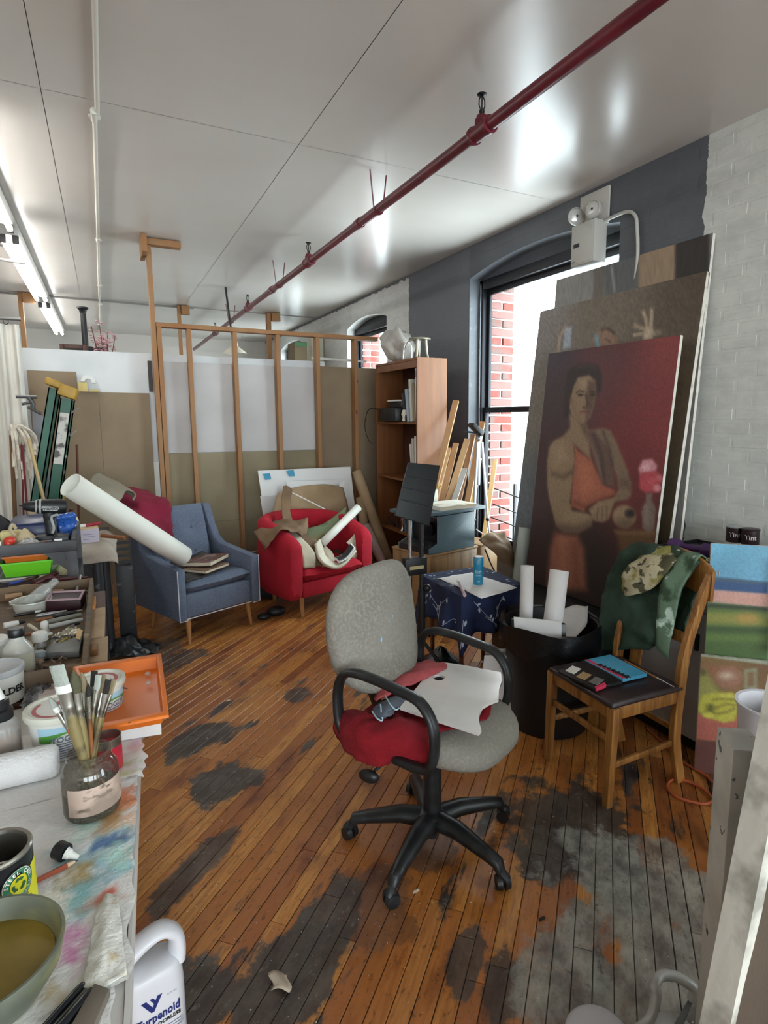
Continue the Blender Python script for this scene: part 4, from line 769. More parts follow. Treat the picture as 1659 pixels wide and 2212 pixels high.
# ---------------------------------------------------------------- curtain, ladder, brooms
m_curt = mat('white_curtain_cotton', '#dcd9d0', .9, var=[('#c9c5ba', 2, .4, .7)], sheen=.2)
T = thing('white_curtain', 'white pleated curtain hanging from a dark rod at the left edge', 'curtain', (-.95, 5.45, 2.3)); YC = 5.45
b = B(); b.grid(lambda u, v: V(-1.75+1.235*u, YC+.035*sin(u*75)+.012*sin(u*171+v*2), 2.285-2.2*v+.004*sin(u*75)), 150, 14); b.build('cloth', m_curt, T, sm=80)
b = B(); b.cyl((-2.0, YC, 2.325), (-.50, YC, 2.325), .013, n=10); b.build('rod', mat('grey_rod', '#6e6c69', .4, .5), T, sm=40)
for k in range(10): b = B(); x = -1.72+k*.125; b.tube([(x+.016*cos(R(a)), YC+.004*sin(R(a)), 2.307+.026*sin(R(a))) for a in range(0, 361, 30)], .0025, 5, False); b.build('ring', m_blk, T, sm=40)
m_lgreen = mat('green_fibreglass', '#12513a', .45, var=[('#d5d5ca', 16, .70, .73), ('#0c3a2a', 3, .45, .7)]); m_lyel = mat('yellow_plastic_cap', '#b8923a', .5, var=[('#8d6d28', 6, .4, .7)]); m_ltag = mat('worn_ladder_label', '#b9b6ae', .6, var=[('#55524c', 14, .5, .6)])
T = thing('stepladder', 'green fibreglass stepladder with a yellow top leaning by the white curtain', 'ladder', (-.5, 5.0, 0))
def railpair(xb, xt, zt, w, nm, ys=(4.86, 5.22)):
    for y in ys:
        b = B(); d = V(xt-xb, 0, zt).normalized(); n = V(d.z, 0, -d.x)
        p0, p1 = V(xb, y, .005), V(xt, y, zt)
        b.hexa([p0-n*w/2, p0+n*w/2, p0+n*w/2+V(0, .006, 0), p0-n*w/2+V(0, .006, 0), p1-n*w/2, p1+n*w/2, p1+n*w/2+V(0, .006, 0), p1-n*w/2+V(0, .006, 0)])
        for s in (-1, 1): q0, q1 = p0+n*s*(w/2-.004), p1+n*s*(w/2-.004); b.hexa([q0-n*.004, q0+n*.004, q0+n*.004+V(0, .028, 0), q0-n*.004+V(0, .028, 0), q1-n*.004, q1+n*.004, q1+n*.004+V(0, .028, 0), q1-n*.004+V(0, .028, 0)])
        b.build(nm, m_lgreen, T)
railpair(-.68, -.297, 1.80, .055, 'rear_rail'); railpair(-.545, -.222, 1.73, .075, 'front_rail')
for z in (.3, .6, .9, 1.2, 1.48): x = -.545+(.323)*z/1.73; B().box(x-.03, x+.035, 4.89, 5.22, z-.012, z+.012).build('step', m_lyel if False else m_alu, T, bev=.003)
b = B(); d = V(.19, 0, -.10).normalized(); M_ = FR(V(-.335, 5.055, 1.865), V(.19, 0, -.075), V(.1, 0, 1)); b.box(0, .10, -.22, .20, -.035, .012, M_); b.box(.09, .20, -.22, .20, -.075, .005, M_); b.build('top_cap', m_lyel, T, bev=.012)
b = B(); d = V(.323, 0, 1.73).normalized(); n = V(d.z, 0, -d.x); p0, p1 = V(-.545, 4.855, 0)+d*1.30, V(-.545, 4.855, 0)+d*1.66; b.add([p0-n*.028, p0+n*.028, p1+n*.028, p1-n*.028], [(0, 1, 2, 3)]); b.build('label', m_ltag, T, solid=.001)
m_stick = mat('worn_pale_stick', '#b59c6c', .6); m_dkred = mat('dark_red_stick', '#6b1f28', .5); m_mopc = mat('dirty_mop_cotton', '#cfc5b4', .95, var=[('#8f8272', 9, .5, .7)], bump=(60, .6)); m_brstick = mat('brown_stick', '#6a4a2c', .6)
def ystick(nm, label, x0, y0, x1, y1, Y, r, m, cat, z1=None):
    p, q = ony(x0, y0, Y), ony(x1, y1, Y); d = (q-p).normalized(); q = p+d*((.01-p.z)/d.z); T = thing(nm, label, cat, q); b = B(); b.tube([p, q], r, 8); b.build('handle', m, T, sm=40); return T, p, d
T, p, d = ystick('mop', 'old cotton mop standing head up against the white curtain', 24, 930, 34, 1150, 5.2, .014, m_brstick, 'mop'); b = B()
r4 = random.Random(8)
for k in range(26):
    ex, ez = r4.uniform(.0, .155), -r4.uniform(.10, .36); b.tube(catmull([p+V(0, r4.uniform(-.03, .03), -.03), p+V(ex*.35, r4.uniform(-.05, .04), .045-.02*r4.random()), p+V(ex*.9, r4.uniform(-.07, .03), .0+ez*.25), p+V(ex, r4.uniform(-.07, .0), ez)], 5), .010, 5)
b.build('mop_head', m_mopc, T, sm=70)
T, p, d = ystick('broom', 'pale broom stick standing in front of the stepladder', 61, 947, 82, 1030, 4.7, .010, m_stick, 'broom'); b = B(); q = p+d*.5; b.box(q.x-.02, q.x+.045, q.y-.05, q.y+.05, q.z-.42, q.z-.0); b.build('paint_crusted_head', mat('grey_paint_crust', '#a8a59c', .8, bump=(30, .6)), T, bev=.01)
ystick('red_stick', 'thin dark red stick beside the mop', 48, 962, 58, 1090, 5.1, .007, m_dkred, 'stick'); ystick('red_stick', 'second dark red stick nearer the stepladder', 46, 960, 50, 1085, 5.15, .006, m_dkred, 'stick')
ystick('brown_dowel', 'thin brown dowel upright before the folded cardboard', 166, 960, 168, 1040, 5.6, .009, mat('reddish_dowel', '#5c2f22', .5), 'dowel'); ystick('yellow_stick', 'yellowish stick just right of the stepladder', 131, 985, 134, 1040, 5.3, .010, mat('yellow_wood', '#c2a862', .6), 'stick')
T = thing('bar_clamp', 'grey bar clamp gripping the panel edge beside the stepladder', 'clamp', ony(60, 870, 4.9)); b = B(); b.tube([ony(34, 857, 4.9), ony(80, 858, 4.9)], .011, 8); b.tube([ony(60, 857, 4.9), ony(72, 872, 4.9), ony(70, 884, 4.9)], .014, 8); b.tube([ony(47, 873, 4.9), ony(74, 868, 4.9)], .009, 8); b.tube([ony(60, 879, 4.9), ony(90, 895, 4.9)], .010, 8); b.build('clamp', mat('gunmetal', '#5a5a5c', .4, .6), T, sm=40)
T = thing('curled_strip', 'curled grey strip sticking out from the stepladder', 'strip', ony(140, 930, 5.0)); b = B(); b.tube(catmull([ony(138, 935, 5), ony(150, 940, 5), ony(158, 936, 5), ony(164, 930, 5)], 5), .008, 6); b.tube([ony(142, 900, 5), ony(171, 880, 5)], .007, 6); b.build('strip', mat('grey_strip', '#8d877c', .6), T, sm=50)
T = thing('propped_board', 'grey board with a bright edge propped behind the stepladder', 'panel', (-.5, 5.35, 0)); b = B(); b.hexa([V(-.56, 5.32, 0), V(-.40, 5.36, 0), V(-.40, 5.38, 0), V(-.56, 5.34, 0), V(-.47, 5.32, 1.66), V(-.40, 5.36, 1.60), V(-.40, 5.38, 1.60), V(-.47, 5.34, 1.66)]); b.build('panel', mat('grey_panel', '#7d7c80', .6), T, bev=.002)
# ---------------------------------------------------------------- blue armchair
m_blue = mat('slate_blue_upholstery', '#5c6577', .85, var=[('#505869', 4, .4, .7), ('#6b7486', 110, .5, .7)], bump=(220, .25), sheen=.25); m_legw = mat('tapered_beech_leg', '#9a6a3c', .45); m_pipew = mat('pale_piping', '#b9bcc4', .7)
fz = math.atan2(-.92, .395); MA = XF((.555, 4.705, 0), fz)
ba = thing('blue_armchair', 'slate blue mid-century armchair with tapered wooden legs', 'armchair', M=MA)
def q(*a): return MA @ V(*a)
for x, y in ((.255, -.245), (.255, .245), (-.24, -.23), (-.24, .23)):
    b = B(); dx = .03 if x > 0 else -.04; b.tube([q(x, y, .205), q(x+dx*.5, y+(.006 if y > 0 else -.006), .10), q(x+dx, y+(.012 if y > 0 else -.012), .004)], [.021, .017, .010], 12); b.build('leg', m_legw, ba, sm=50)
b = B(); b.box(-.28, .285, -.265, .265, .195, .365, MA); b.build('seat_base', m_blue, ba, bev=.012)
for s in (-1, 1):
    b = B(); poly = [(-.33, .19), (.30, .185), (.305, .555), (.10, .575), (-.12, .60), (-.20, .64), (-.265, .74), (-.335, .90), (-.375, .90), (-.36, .70)]
    y0, y1 = (.268, .335) if s > 0 else (-.335, -.268); b.loft([[q(x, y0, z) for x, z in poly], [q(x, y1, z) for x, z in poly]]); b.build('arm', m_blue, ba, bev=.014)
    b = B(); yy_ = y1 if s > 0 else y0; b.tube([q(.306, y0+.004, .187), q(.306, y1-.004, .187), q(.306, y1-.004, .55)] if s > 0 else [q(.306, y1-.004, .187), q(.306, y0+.004, .187), q(.306, y0+.004, .55)], .004, 6); b.build('piping', m_pipew, ba, sm=50)
b = B(); b.tube([q(.288, -.266, .19), q(.288, .266, .19)], .004, 6); b.build('piping', m_pipew, ba, sm=50)
def pad(fn, nm, n1=18, n2=18, th=.09, m=None, par=None):
    b = B(); vs = []
    def f(side):
        return lambda u, v: fn(u, v, side*th/2*(max(0, 1-(2*abs(u-.5))**6)*max(0, 1-(2*abs(v-.5))**6))**.35)
    b.grid(f(1), n1, n2); b.grid(f(-1), n1, n2); return b.build(nm, m, par, sm=80)
pad(lambda u, v, h: q(-.22+.515*u, (v-.5)*.525, .412-.03*(1-u)+.022*sin(pi*v)*0+h+.035*max(0, (v-.62))*(u)), 'seat_cushion', 18, 18, .10, m_blue, ba)
def backfn(u, v, h):
    tuft = -.016*sum(math.exp(-(((u-uu)*.5)**2+((v-vv)*.55)**2)/.0022) for uu in (.28, .72) for vv in (.34, .68))
    return q(-.20-.13*v+h+(tuft if h > 0 else 0), (u-.5)*.50, .38+.53*v)
pad(backfn, 'back_cushion', 30, 30, .11, m_blue, ba)
for uu in (.28, .72):
    for vv in (.34, .68): b = B(); p = backfn(uu, vv, .055); b.ball(p, .012, (1, 1, 1), 8); b.build('button', m_blue, ba, sm=60)
b = B(); b.hexa([q(-.33, -.266, .2), q(-.28, -.266, .2), q(-.28, .266, .2), q(-.33, .266, .2), q(-.395, -.266, .90), q(-.36, -.266, .90), q(-.36, .266, .90), q(-.395, .266, .90)]); b.build('back_frame', m_blue, ba, bev=.015)
m_marn = mat('maroon_wool', '#7c1833', .95, var=[('#631026', 4, .4, .7)], bump=(90, .3), sheen=.3); m_oliv = mat('grey_olive_canvas', '#8b8474', .9, var=[('#77705f', 3, .4, .7)], bump=(90, .3)); m_dkcl = mat('charcoal_cloth', '#3d3a38', .95, bump=(70, .4)); m_jean = mat('faded_denim', '#4d5f7d', .9, bump=(90, .3))
def rag2(nm, label, rows, m, amp=.02, th=.006, seed=0, k=5): return tag(cloth(nm, rows, m, None, amp, 9, th, k, seed), label, 'cloth')
A4 = lambda x, y, Y: ony(x, y, Y)
rag2('maroon_blanket', 'maroon wool blanket draped over the left of the blue armchair back', [
    [A4(238, 1070, 5.15), A4(290, 1052, 5.2), A4(340, 1070, 5.2), A4(362, 1082, 5.15)],
    [A4(238, 1090, 4.98), A4(295, 1085, 4.95), A4(350, 1085, 4.95), A4(368, 1100, 4.93)],
    [A4(262, 1100, 4.80), A4(310, 1115, 4.78), A4(350, 1125, 4.80), A4(371, 1130, 4.82)],
    [A4(300, 1120, 4.68), A4(320, 1145, 4.66), A4(355, 1150, 4.72), A4(373, 1155, 4.76)],
    [A4(325, 1150, 4.62), A4(340, 1165, 4.62), A4(360, 1178, 4.68), A4(376, 1184, 4.70)]], m_marn, .022, .008, 1, 6)
rag2('canvas_bundle', 'folded grey olive canvas lying over the top of the maroon blanket', [
    [A4(188, 1062, 4.75), A4(215, 1080, 4.62), A4(245, 1092, 4.6)], [A4(195, 1035, 4.85), A4(228, 1055, 4.75), A4(262, 1078, 4.7)], [A4(208, 1024, 5.0), A4(240, 1040, 4.95), A4(272, 1062, 4.85)], [A4(250, 1042, 5.05), A4(270, 1052, 5.0), A4(290, 1070, 4.9)], [A4(268, 1058, 5.05), A4(280, 1070, 4.95), A4(288, 1082, 4.85)]], m_oliv, .02, .01, 4, 6)
rag2('charcoal_coat', 'charcoal cloth heaped on the blue armchair seat under the paper roll', [[q(-.12, -.24, .50), q(-.13, 0, .53), q(-.12, .12, .55), q(-.13, .22, .50)], [q(.02, -.25, .49), q(.03, -.08, .485), q(.0, .08, .50), q(-.02, .2, .49)], [q(.16, -.25, .475), q(.16, -.1, .47), q(.12, .05, .475), q(.06, .12, .48)], [q(.27, -.25, .462), q(.26, -.14, .465), q(.22, -.02, .468), q(.16, .08, .47)]], m_dkcl, .02, .012, 7, 6)
rag2('denim_cloth', 'faded denim hanging down the left side inside the blue armchair', [[q(-.17, -.255, .78), q(-.16, -.15, .76)], [q(-.09, -.255, .62), q(-.10, -.16, .60)], [q(.02, -.255, .55), q(-.02, -.17, .53)]], m_jean, .025, .008, 3, 7)
m_rollw = mat('heavy_white_paper_roll', '#dfe0d6', .7)
p0, p1 = V(-.20, 4.00, 1.215), V(.43, 4.42, .625); T = thing('paper_roll', 'long thick white paper roll leaning across the blue armchair', 'paper roll', p1); F = FR(p0, p1-p0, V(0, 0, 1)); L_ = (p1-p0).length
b = B(); rr = .073; b.grid(lambda u, v: V(L_*v, (rr-.004*(1-u))*cos(2*pi*2.2*u+4), (rr-.004*(1-u))*sin(2*pi*2.2*u+4)), 70, 4, F); b.build('roll', m_rollw, T, sm=70, solid=.002)
b = B(); b.lathe([(rr-.004, .012), (.03, .012), (.028, .05), (.02, .012)], 24, F @ Matrix.Translation((L_-.05, 0, 0)) @ Matrix.Rotation(pi/2, 4, 'Y')); b.build('inner_layers', m_rollw, T, sm=50)
m_bk1 = mat('brown_painted_cover', '#5b3d32', .5, var=[('#8d7f77', 14, .50, .62), ('#7a2f2a', 10, .58, .66)]); m_pages = mat('page_edges', '#cfc4ac', .8, bump=(200, .2, (.1, .1, 6)))
def book(nm, label, M, w, d, h, m, grp=None):
    T = thing(nm, label, 'book', M=M, group=grp); b = B(); b.box(0, w, 0, d, 0, .003, M); b.box(0, w, 0, d, h-.003, h, M); b.box(0, .004, 0, d, .0031, h-.0031, M); b.build('cover', m, T, bev=.001, seg=1); b = B(); b.box(.0045, w-.004, .004, d-.004, .0032, h-.0032, M); b.build('pages', m_pages, T); return T
fr = MA.to_3x3() @ V(1, 0, 0)
book('art_book', 'brown hardback under the picture book on the blue armchair seat', XF(q(.08, -.17, .482), fz+.35), .21, .27, .022, mat('brown_cloth_cover', '#6a5140', .7))
book('picture_book', 'picture-covered hardback lying tilted on the brown book on the blue armchair', XF(q(.03, -.145, .506), fz+.55, .0, -.05), .23, .30, .030, m_bk1)

# ---------------------------------------------------------------- red tub armchair
m_redf = mat('red_tub_chair_felt', '#a81228', .9, var=[('#930c1e', 4, .4, .7)], bump=(150, .3), sheen=.45)
fr2 = math.atan2(-.955, .30); MR = XF((1.485, 4.90, 0), fr2)
ra = thing('red_armchair', 'red upholstered tub armchair with light wooden feet', 'armchair', M=MR)
def rq(*a): return MR @ V(*a)
for x, y in ((.27, -.27), (.27, .27), (-.24, -.2), (-.24, .2)):
    b = B(); b.tube([rq(x, y, .165), rq(x+(.012 if x > 0 else -.012), y, .003)], [.026, .018], 4); b.build('foot', m_legw, ra)
# U-shaped shell: arms run back and round
path = []
n = 26
for i in range(n+1):
    t = i/n; a = -1+2*t
    if abs(a) > .45: x = .37-(1-abs(a))/.55*.37; y = .36*(1 if a > 0 else -1)
    else: ang = (a/.45)*pi/2; x = -.36*cos(ang)**.9 if abs(ang) < pi/2-.001 else 0; y = .36*sin(ang)
    h = .63+.15*max(0, cos(a*pi/2))**.8
    path.append((x, y, h))
rings = []
for i, (x, y, h) in enumerate(path):
    a, c = path[max(0, i-1)], path[min(n, i+1)]; t = V(c[0]-a[0], c[1]-a[1], 0).normalized(); o = V(t.y, -t.x, 0); w = .062
    ring = []
    for ox, z in ((w*.72, .16), (w, .20), (w*1.12, .40), (w*1.18, h-.09), (w*1.05, h-.03), (w*.5, h), (-w*.3, h+.004), (-w*.95, h-.03), (-w*1.05, h-.09), (-w, .45), (-w, .2), (-w*.9, .16)): ring.append(rq(*(V(x, y, z)+o*ox)))
    rings.append(ring)
b = B(); b.loft(rings); b.build('shell', m_redf, ra, sm=60, sub=1)
b = B(); b.box(-.30, .335, -.292, .292, .165, .295, MR); b.build('seat_base', m_redf, ra, bev=.02)
pad(lambda u, v, h: rq(-.28+.65*u, (v-.5)*.60, .355+h+.008*sin(v*30)*max(0, u-.75)*2), 'seat_cushion', 22, 30, .13, m_redf, ra)
m_kraft = mat('brown_kraft_paper', '#7a6148', .8, var=[('#5f4a35', 4, .4, .7)], bump=(12, .3)); m_tan = mat('tan_kraft_paper', '#a48c6e', .8, var=[('#8f7859', 4, .4, .7)], bump=(12, .3)); m_ppr = mat('yellowed_paper', '#cfc7b4', .8, var=[('#b7ae97', 4, .4, .7)])
def sheetp(nm, label, rows, m, amp=.01, seed=0, th=.002, k=5, cat='paper'): return tag(cloth(nm, rows, m, None, amp, 8, th, k, seed), label, cat)
sheetp('kraft_wrapping', 'crumpled dark brown kraft paper over the left arm of the red armchair', [
    [A4(548, 1148, 4.85), A4(575, 1135, 4.9), A4(610, 1122, 4.95), A4(650, 1128, 5.0)], [A4(556, 1160, 4.72), A4(590, 1140, 4.7), A4(625, 1135, 4.75), A4(665, 1120, 4.85)], [A4(572, 1185, 4.66), A4(600, 1143, 4.60), A4(640, 1140, 4.66), A4(662, 1148, 4.75)], [A4(567, 1192, 4.62), A4(606, 1148, 4.56), A4(636, 1148, 4.6), A4(650, 1158, 4.68)]], m_kraft, .035, 2, .003, 7)
sheetp('kraft_strip', 'upright folded strip of brown kraft paper rising behind the left red arm', [[A4(612, 1050, 5.15), A4(622, 1050, 5.15), A4(630, 1058, 5.15)], [A4(608, 1090, 5.05), A4(618, 1092, 5.05), A4(626, 1095, 5.05)], [A4(612, 1130, 4.95), A4(622, 1132, 4.95), A4(634, 1128, 4.95)], [A4(630, 1165, 4.86), A4(640, 1165, 4.86), A4(655, 1160, 4.86)]], m_kraft, .02, 5)
stk = [(612, 1145, 655, 1228, m_ppr, 'cream sheet at the left end of the papers standing on the red seat'), (640, 1150, 668, 1225, m_kraft, 'dark brown sheaf second from the left of the papers on the red seat'), (655, 1160, 688, 1226, m_tan, 'tan sheaf in the middle of the papers on the red seat'), (672, 1168, 702, 1222, m_ppr, 'cream sheaf right of the tan sheaf on the red seat')]
for k, (xa, ya, xb, yb, m, lb) in enumerate(stk):
    Y0, Y1 = 4.62+.03*k, 4.50+.02*k
    sheetp('paper_sheaf', lb, [[A4(xa, ya, Y0+.12), A4(xa+26, ya+6, Y0+.14)], [A4(xa+14, ya+22, Y0+.03), A4(xa+44, ya+24, Y0+.05)], [A4(xb-5, ya+52, Y1+.03), A4(xb+24, ya+50, Y1+.05)], [A4(xb, yb, Y1), A4(xb+26, yb-2, Y1+.02)]], m, .008, k+3, .012, 6)
sheetp('curled_prints', 'stack of curled cream prints sagging across the red seat', [[A4(690, 1165, 4.73), A4(702, 1200, 4.6), A4(728, 1218, 4.58), A4(745, 1208, 4.6), A4(766, 1185, 4.68)], [A4(680, 1175, 4.6), A4(692, 1210, 4.5), A4(722, 1228, 4.48), A4(745, 1218, 4.5), A4(770, 1190, 4.6)]], m_ppr, .006, 9, .02, 6)
T = thing('photo_print', 'dark photograph with a white border lying curled on the red seat', 'photograph', A4(740, 1190, 4.58)); rows = [[A4(722, 1205, 4.58), A4(742, 1194, 4.61), A4(758, 1172, 4.68)], [A4(732, 1216, 4.5), A4(752, 1205, 4.53), A4(768, 1184, 4.6)]]
o = cloth('border', rows, m_paper, T, .002, 8, .002, 6, 1); rows2 = [[p+V(0, -.003, .006) for p in r] for r in [[A4(725, 1205, 4.58), A4(742, 1195, 4.6), A4(756, 1176, 4.67)], [A4(733, 1212, 4.51), A4(750, 1203, 4.54), A4(764, 1184, 4.6)]]]; cloth('image', rows2, mat('dark_photo', '#1e1c1d', .4, var=[('#7a7568', 9, .6, .66)]), T, .001, 8, .001, 6, 1)
sheetp('torn_sheet', 'torn tan paper standing upright at the right of the red seat', [[A4(748, 1172, 4.7), A4(760, 1160, 4.72), A4(772, 1146, 4.74)], [A4(755, 1180, 4.68), A4(768, 1178, 4.7), A4(778, 1170, 4.72)], [A4(762, 1205, 4.66), A4(770, 1205, 4.68), A4(774, 1195, 4.7)]], m_ppr, .012, 4, .002, 6)
T = thing('tall_photo_sheet', 'green and brown picture sheet standing behind the white roll in the red armchair', 'picture', A4(700, 1150, 4.88)); cloth('sheet', [[A4(658, 1142, 4.93), A4(700, 1130, 4.96), A4(748, 1095, 5.03)], [A4(662, 1175, 4.81), A4(700, 1165, 4.83), A4(745, 1120, 4.93)]], mat('olive_picture', '#6e7a5c', .6, var=[('#8a7049', 6, .5, .6), ('#4d5a48', 9, .55, .65)]), T, .004, 8, .003, 6, 2)
paper_roll('paper_roll', 'glossy white paper roll lying diagonally in the red armchair', A4(694, 1176, 4.74), A4(774, 1096, 4.9), .036, 1.8, m_rollw)
tag(cloth('green_cushion', [[A4(690, 1185, 4.92), A4(720, 1190, 4.95), A4(742, 1185, 5.0)], [A4(690, 1205, 4.8), A4(720, 1210, 4.82), A4(745, 1205, 4.88)]], mat('dark_green_cloth', '#3d4638', .95, bump=(50, .3)), None, .02, 8, .03, 6, 3), 'dark green cloth deep in the red armchair seat', 'cloth')
# things leaning behind the red armchair
m_foam = mat('white_foamboard', '#dcdcda', .6); m_btape = mat('blue_masking_tape', '#3f8fb0', .6)
T = thing('foam_board', 'large white foam board with two blue tape scraps behind the red armchair', 'board', (1.6, 5.55, 0))
b = B(); c = [A4(557, 1017, 5.6), A4(757, 1008, 5.6), A4(790, 1300, 5.45), A4(598, 1300, 5.45)]; b.hexa([c[3], c[2], c[2]+V(0, .012, 0), c[3]+V(0, .012, 0), c[0], c[1], c[1]+V(0, .012, 0), c[0]+V(0, .012, 0)]); b.build('board', m_foam, T, bev=.002, seg=1)
for x, y, s in ((577, 1030, 9), (628, 1023, 9)): b = B(); b.add([A4(x-s, y-s*.7, 5.585), A4(x+s*.7, y-s*.9, 5.58), A4(x+s, y+s*.6, 5.575), A4(x-s*.4, y+s*.7, 5.58)], [(0, 1, 2, 3)]); b.build('tape', m_btape, T, solid=.006)
T = thing('grey_foam_board', 'grey white board below the foam board behind the left red arm', 'board', (1.3, 5.4, 0)); b = B(); c = [A4(562, 1072, 5.52), A4(600, 1070, 5.52), A4(640, 1300, 5.36), A4(598, 1300, 5.36)]; b.hexa([c[3], c[2], c[2]+V(0, .008, 0), c[3]+V(0, .008, 0), c[0], c[1], c[1]+V(0, .008, 0), c[0]+V(0, .008, 0)]); b.build('board', m_drygrey, T, bev=.001, seg=1)
sheetp('tan_paper_sheet', 'broad tan paper sheet standing between the foam board and the red armchair', [[A4(600, 1064, 5.42), A4(640, 1052, 5.45), A4(700, 1046, 5.46), A4(742, 1052, 5.46)], [A4(590, 1100, 5.4), A4(640, 1090, 5.40), A4(700, 1085, 5.42), A4(750, 1085, 5.43)], [A4(582, 1130, 5.34), A4(640, 1130, 5.36), A4(700, 1130, 5.38), A4(760, 1130, 5.39)]], m_tan, .016, 3, .002, 6)
T = thing('window_mat', 'white cut window mat standing behind the tan sheet', 'mat board', (1.8, 5.5, .6)); b = B()
for a, c in (((618, 1040, 745, 1036), 9), ((735, 1036, 745, 1062), 0)): pass
o_ = [A4(618, 1040, 5.50), A4(746, 1036, 5.50), A4(752, 1075, 5.48), A4(624, 1080, 5.48)]; i_ = [A4(640, 1052, 5.50), A4(732, 1046, 5.50), A4(738, 1068, 5.48), A4(644, 1074, 5.48)]
b.add(o_+i_, [(0, 1, 5, 4), (1, 2, 6, 5), (2, 3, 7, 6), (3, 0, 4, 7)]); b.build('mat', m_foam, T, solid=.004)
b = B(); b.tube([A4(622, 1060, 5.22), A4(702, 1100, 5.2)], .006, 6); tag(b.build('white_stick', m_offw, None, sm=40), 'thin white stick slanting across the tan sheet behind the red armchair', 'stick')
paper_roll('kraft_roll', 'tall brown kraft roll leaning between the foam board and the bookcase', (2.46, 5.25, .03), A4(770, 1018, 5.62), .055, 1.7, m_tan); paper_roll('grey_roll', 'pinkish grey paper roll leaning in front of the kraft roll', (2.28, 4.85, .02), A4(790, 1136, 5.3), .045, 1.7, mat('pinkish_grey_paper', '#a08d89', .7)); paper_roll('kraft_roll', 'short brown kraft roll marked with a numeral behind the red right arm', (2.22, 5.25, .03), A4(778, 1075, 5.55), .045, 1.6, m_tan)
tag(cloth('black_cloth_heap', [[V(.95, 5.2, .02), V(1.1, 5.15, .03), V(1.25, 5.1, .02)], [V(.95, 5.35, .04), V(1.1, 5.35, .20), V(1.25, 5.3, .05)], [V(.95, 5.6, .02), V(1.1, 5.6, .12), V(1.25, 5.6, .02)]], mat('black_cloth', '#0e0e10', .95), None, .02, 7, .01, 7, 1), 'black cloth heap on the floor between the two armchairs', 'cloth')
T = thing('dark_shoe', 'dark shoe-like lump under the front of the red armchair', 'shoe', (1.12, 4.62, 0)); b = B(); b.ball((1.13, 4.66, .045), .05, (1.6, 1.0, .85), 14); b.ball((1.02, 4.62, .03), .04, (1.4, 1.0, .7), 14); b.build('body', mat('black_leather', '#0f0f11', .5), T, sm=60)

# ---------------------------------------------------------------- bookcase and its contents
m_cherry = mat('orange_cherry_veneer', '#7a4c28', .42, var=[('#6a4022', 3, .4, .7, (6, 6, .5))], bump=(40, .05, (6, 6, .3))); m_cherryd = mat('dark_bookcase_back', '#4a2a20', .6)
X0, X1, Yn, Yf_, HB = 2.42, 2.72, 4.66, 5.56, 2.12
bc_ = thing('bookcase', 'tall orange-brown bookcase with books and a bag on top', 'bookcase', (2.57, 5.1, 0))
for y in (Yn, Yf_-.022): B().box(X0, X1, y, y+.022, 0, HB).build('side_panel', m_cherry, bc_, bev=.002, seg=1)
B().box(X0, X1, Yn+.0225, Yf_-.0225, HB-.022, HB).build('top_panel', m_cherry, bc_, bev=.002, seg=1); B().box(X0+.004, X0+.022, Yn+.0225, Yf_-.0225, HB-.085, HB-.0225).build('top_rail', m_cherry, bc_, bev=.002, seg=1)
B().box(X1-.008, X1-.001, Yn+.0225, Yf_-.0225, .02, HB-.0225).build('back_panel', m_cherryd, bc_)
SHZ = (.10, .52, 1.03, 1.56)
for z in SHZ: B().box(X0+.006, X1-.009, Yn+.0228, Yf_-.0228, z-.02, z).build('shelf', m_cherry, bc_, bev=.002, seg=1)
BKM = [mat('book_%d' % i, c, .6) for i, c in enumerate(('#c9c4b8', '#8a7a62', '#d6d6d2', '#55646e', '#7b3038', '#b9a988', '#3d3b3a', '#a5b3bd'))]
def spinebook(nm, label, y, z, th, h, d, m, tilt=0):
    M = Matrix.Translation((X0+.03, y, z)) @ Matrix.Rotation(tilt, 4, 'X'); T = thing(nm, label, 'book', M=M, group='books on the bookcase shelves'); b = B(); b.box(0, .003, 0, th, .001, h, M); b.box(.0031, d, 0, .003, .001, h, M); b.box(.0031, d, th-.003, th, .001, h, M); b.build('cover', m, T); b = B(); b.box(.0035, d-.004, .0032, th-.0032, .003, h-.004, M); b.build('pages', m_pages, T)
z = SHZ[3]; lbs = ['cream book leaning left on the top bookcase shelf', 'white book with a pale spine second on the top bookcase shelf', 'tan book third on the top bookcase shelf', 'grey-white tall book fourth on the top bookcase shelf', 'tan book nearest the near side panel on the top bookcase shelf']
y = Yn+.03
for k, (th, h, mi__, ti) in enumerate(((.035, .30, 5, .06), (.03, .34, 1, .10), (.04, .38, 0, .12), (.035, .30, 7, .2), (.03, .27, 6, .28))): spinebook('book', lbs[4-k], y, z+.005, th, h, .2, BKM[mi__], -ti*.9); y += th+.028
T = thing('tape_bundle', 'upright white roll banded with blue tape among the books on the top shelf', 'roll', (X0+.08, Yn+.11, z)); b = B(); b.cyl((X0+.07, Yn+.10, z+.39), (X0+.07, Yn+.10, z+.45), .035, .036, 16); b.build('blue_band', m_btape, T, sm=40); b = B(); b.cyl((X0+.07, Yn+.10, z+.002), (X0+.07, Yn+.10, z+.475), .034, .035, 16); b.build('roll', BKM[2], T, sm=40)
z = SHZ[2]; y = Yn+.03
for k, (th, h, mi__, lb) in enumerate(((.02, .36, 4, 'maroon-edged thin book nearest the side panel on the middle bookcase shelf'), (.03, .40, 2, 'white thin book second on the middle bookcase shelf'), (.025, .38, 0, 'cream thin book third on the middle bookcase shelf'), (.02, .33, 2, 'white leaning folder fourth on the middle bookcase shelf'))): spinebook('book', lb, y, z+.005, th, h, .2, BKM[mi__], -.05*k); y += th+.014
z = SHZ[1]; y = Yn+.20
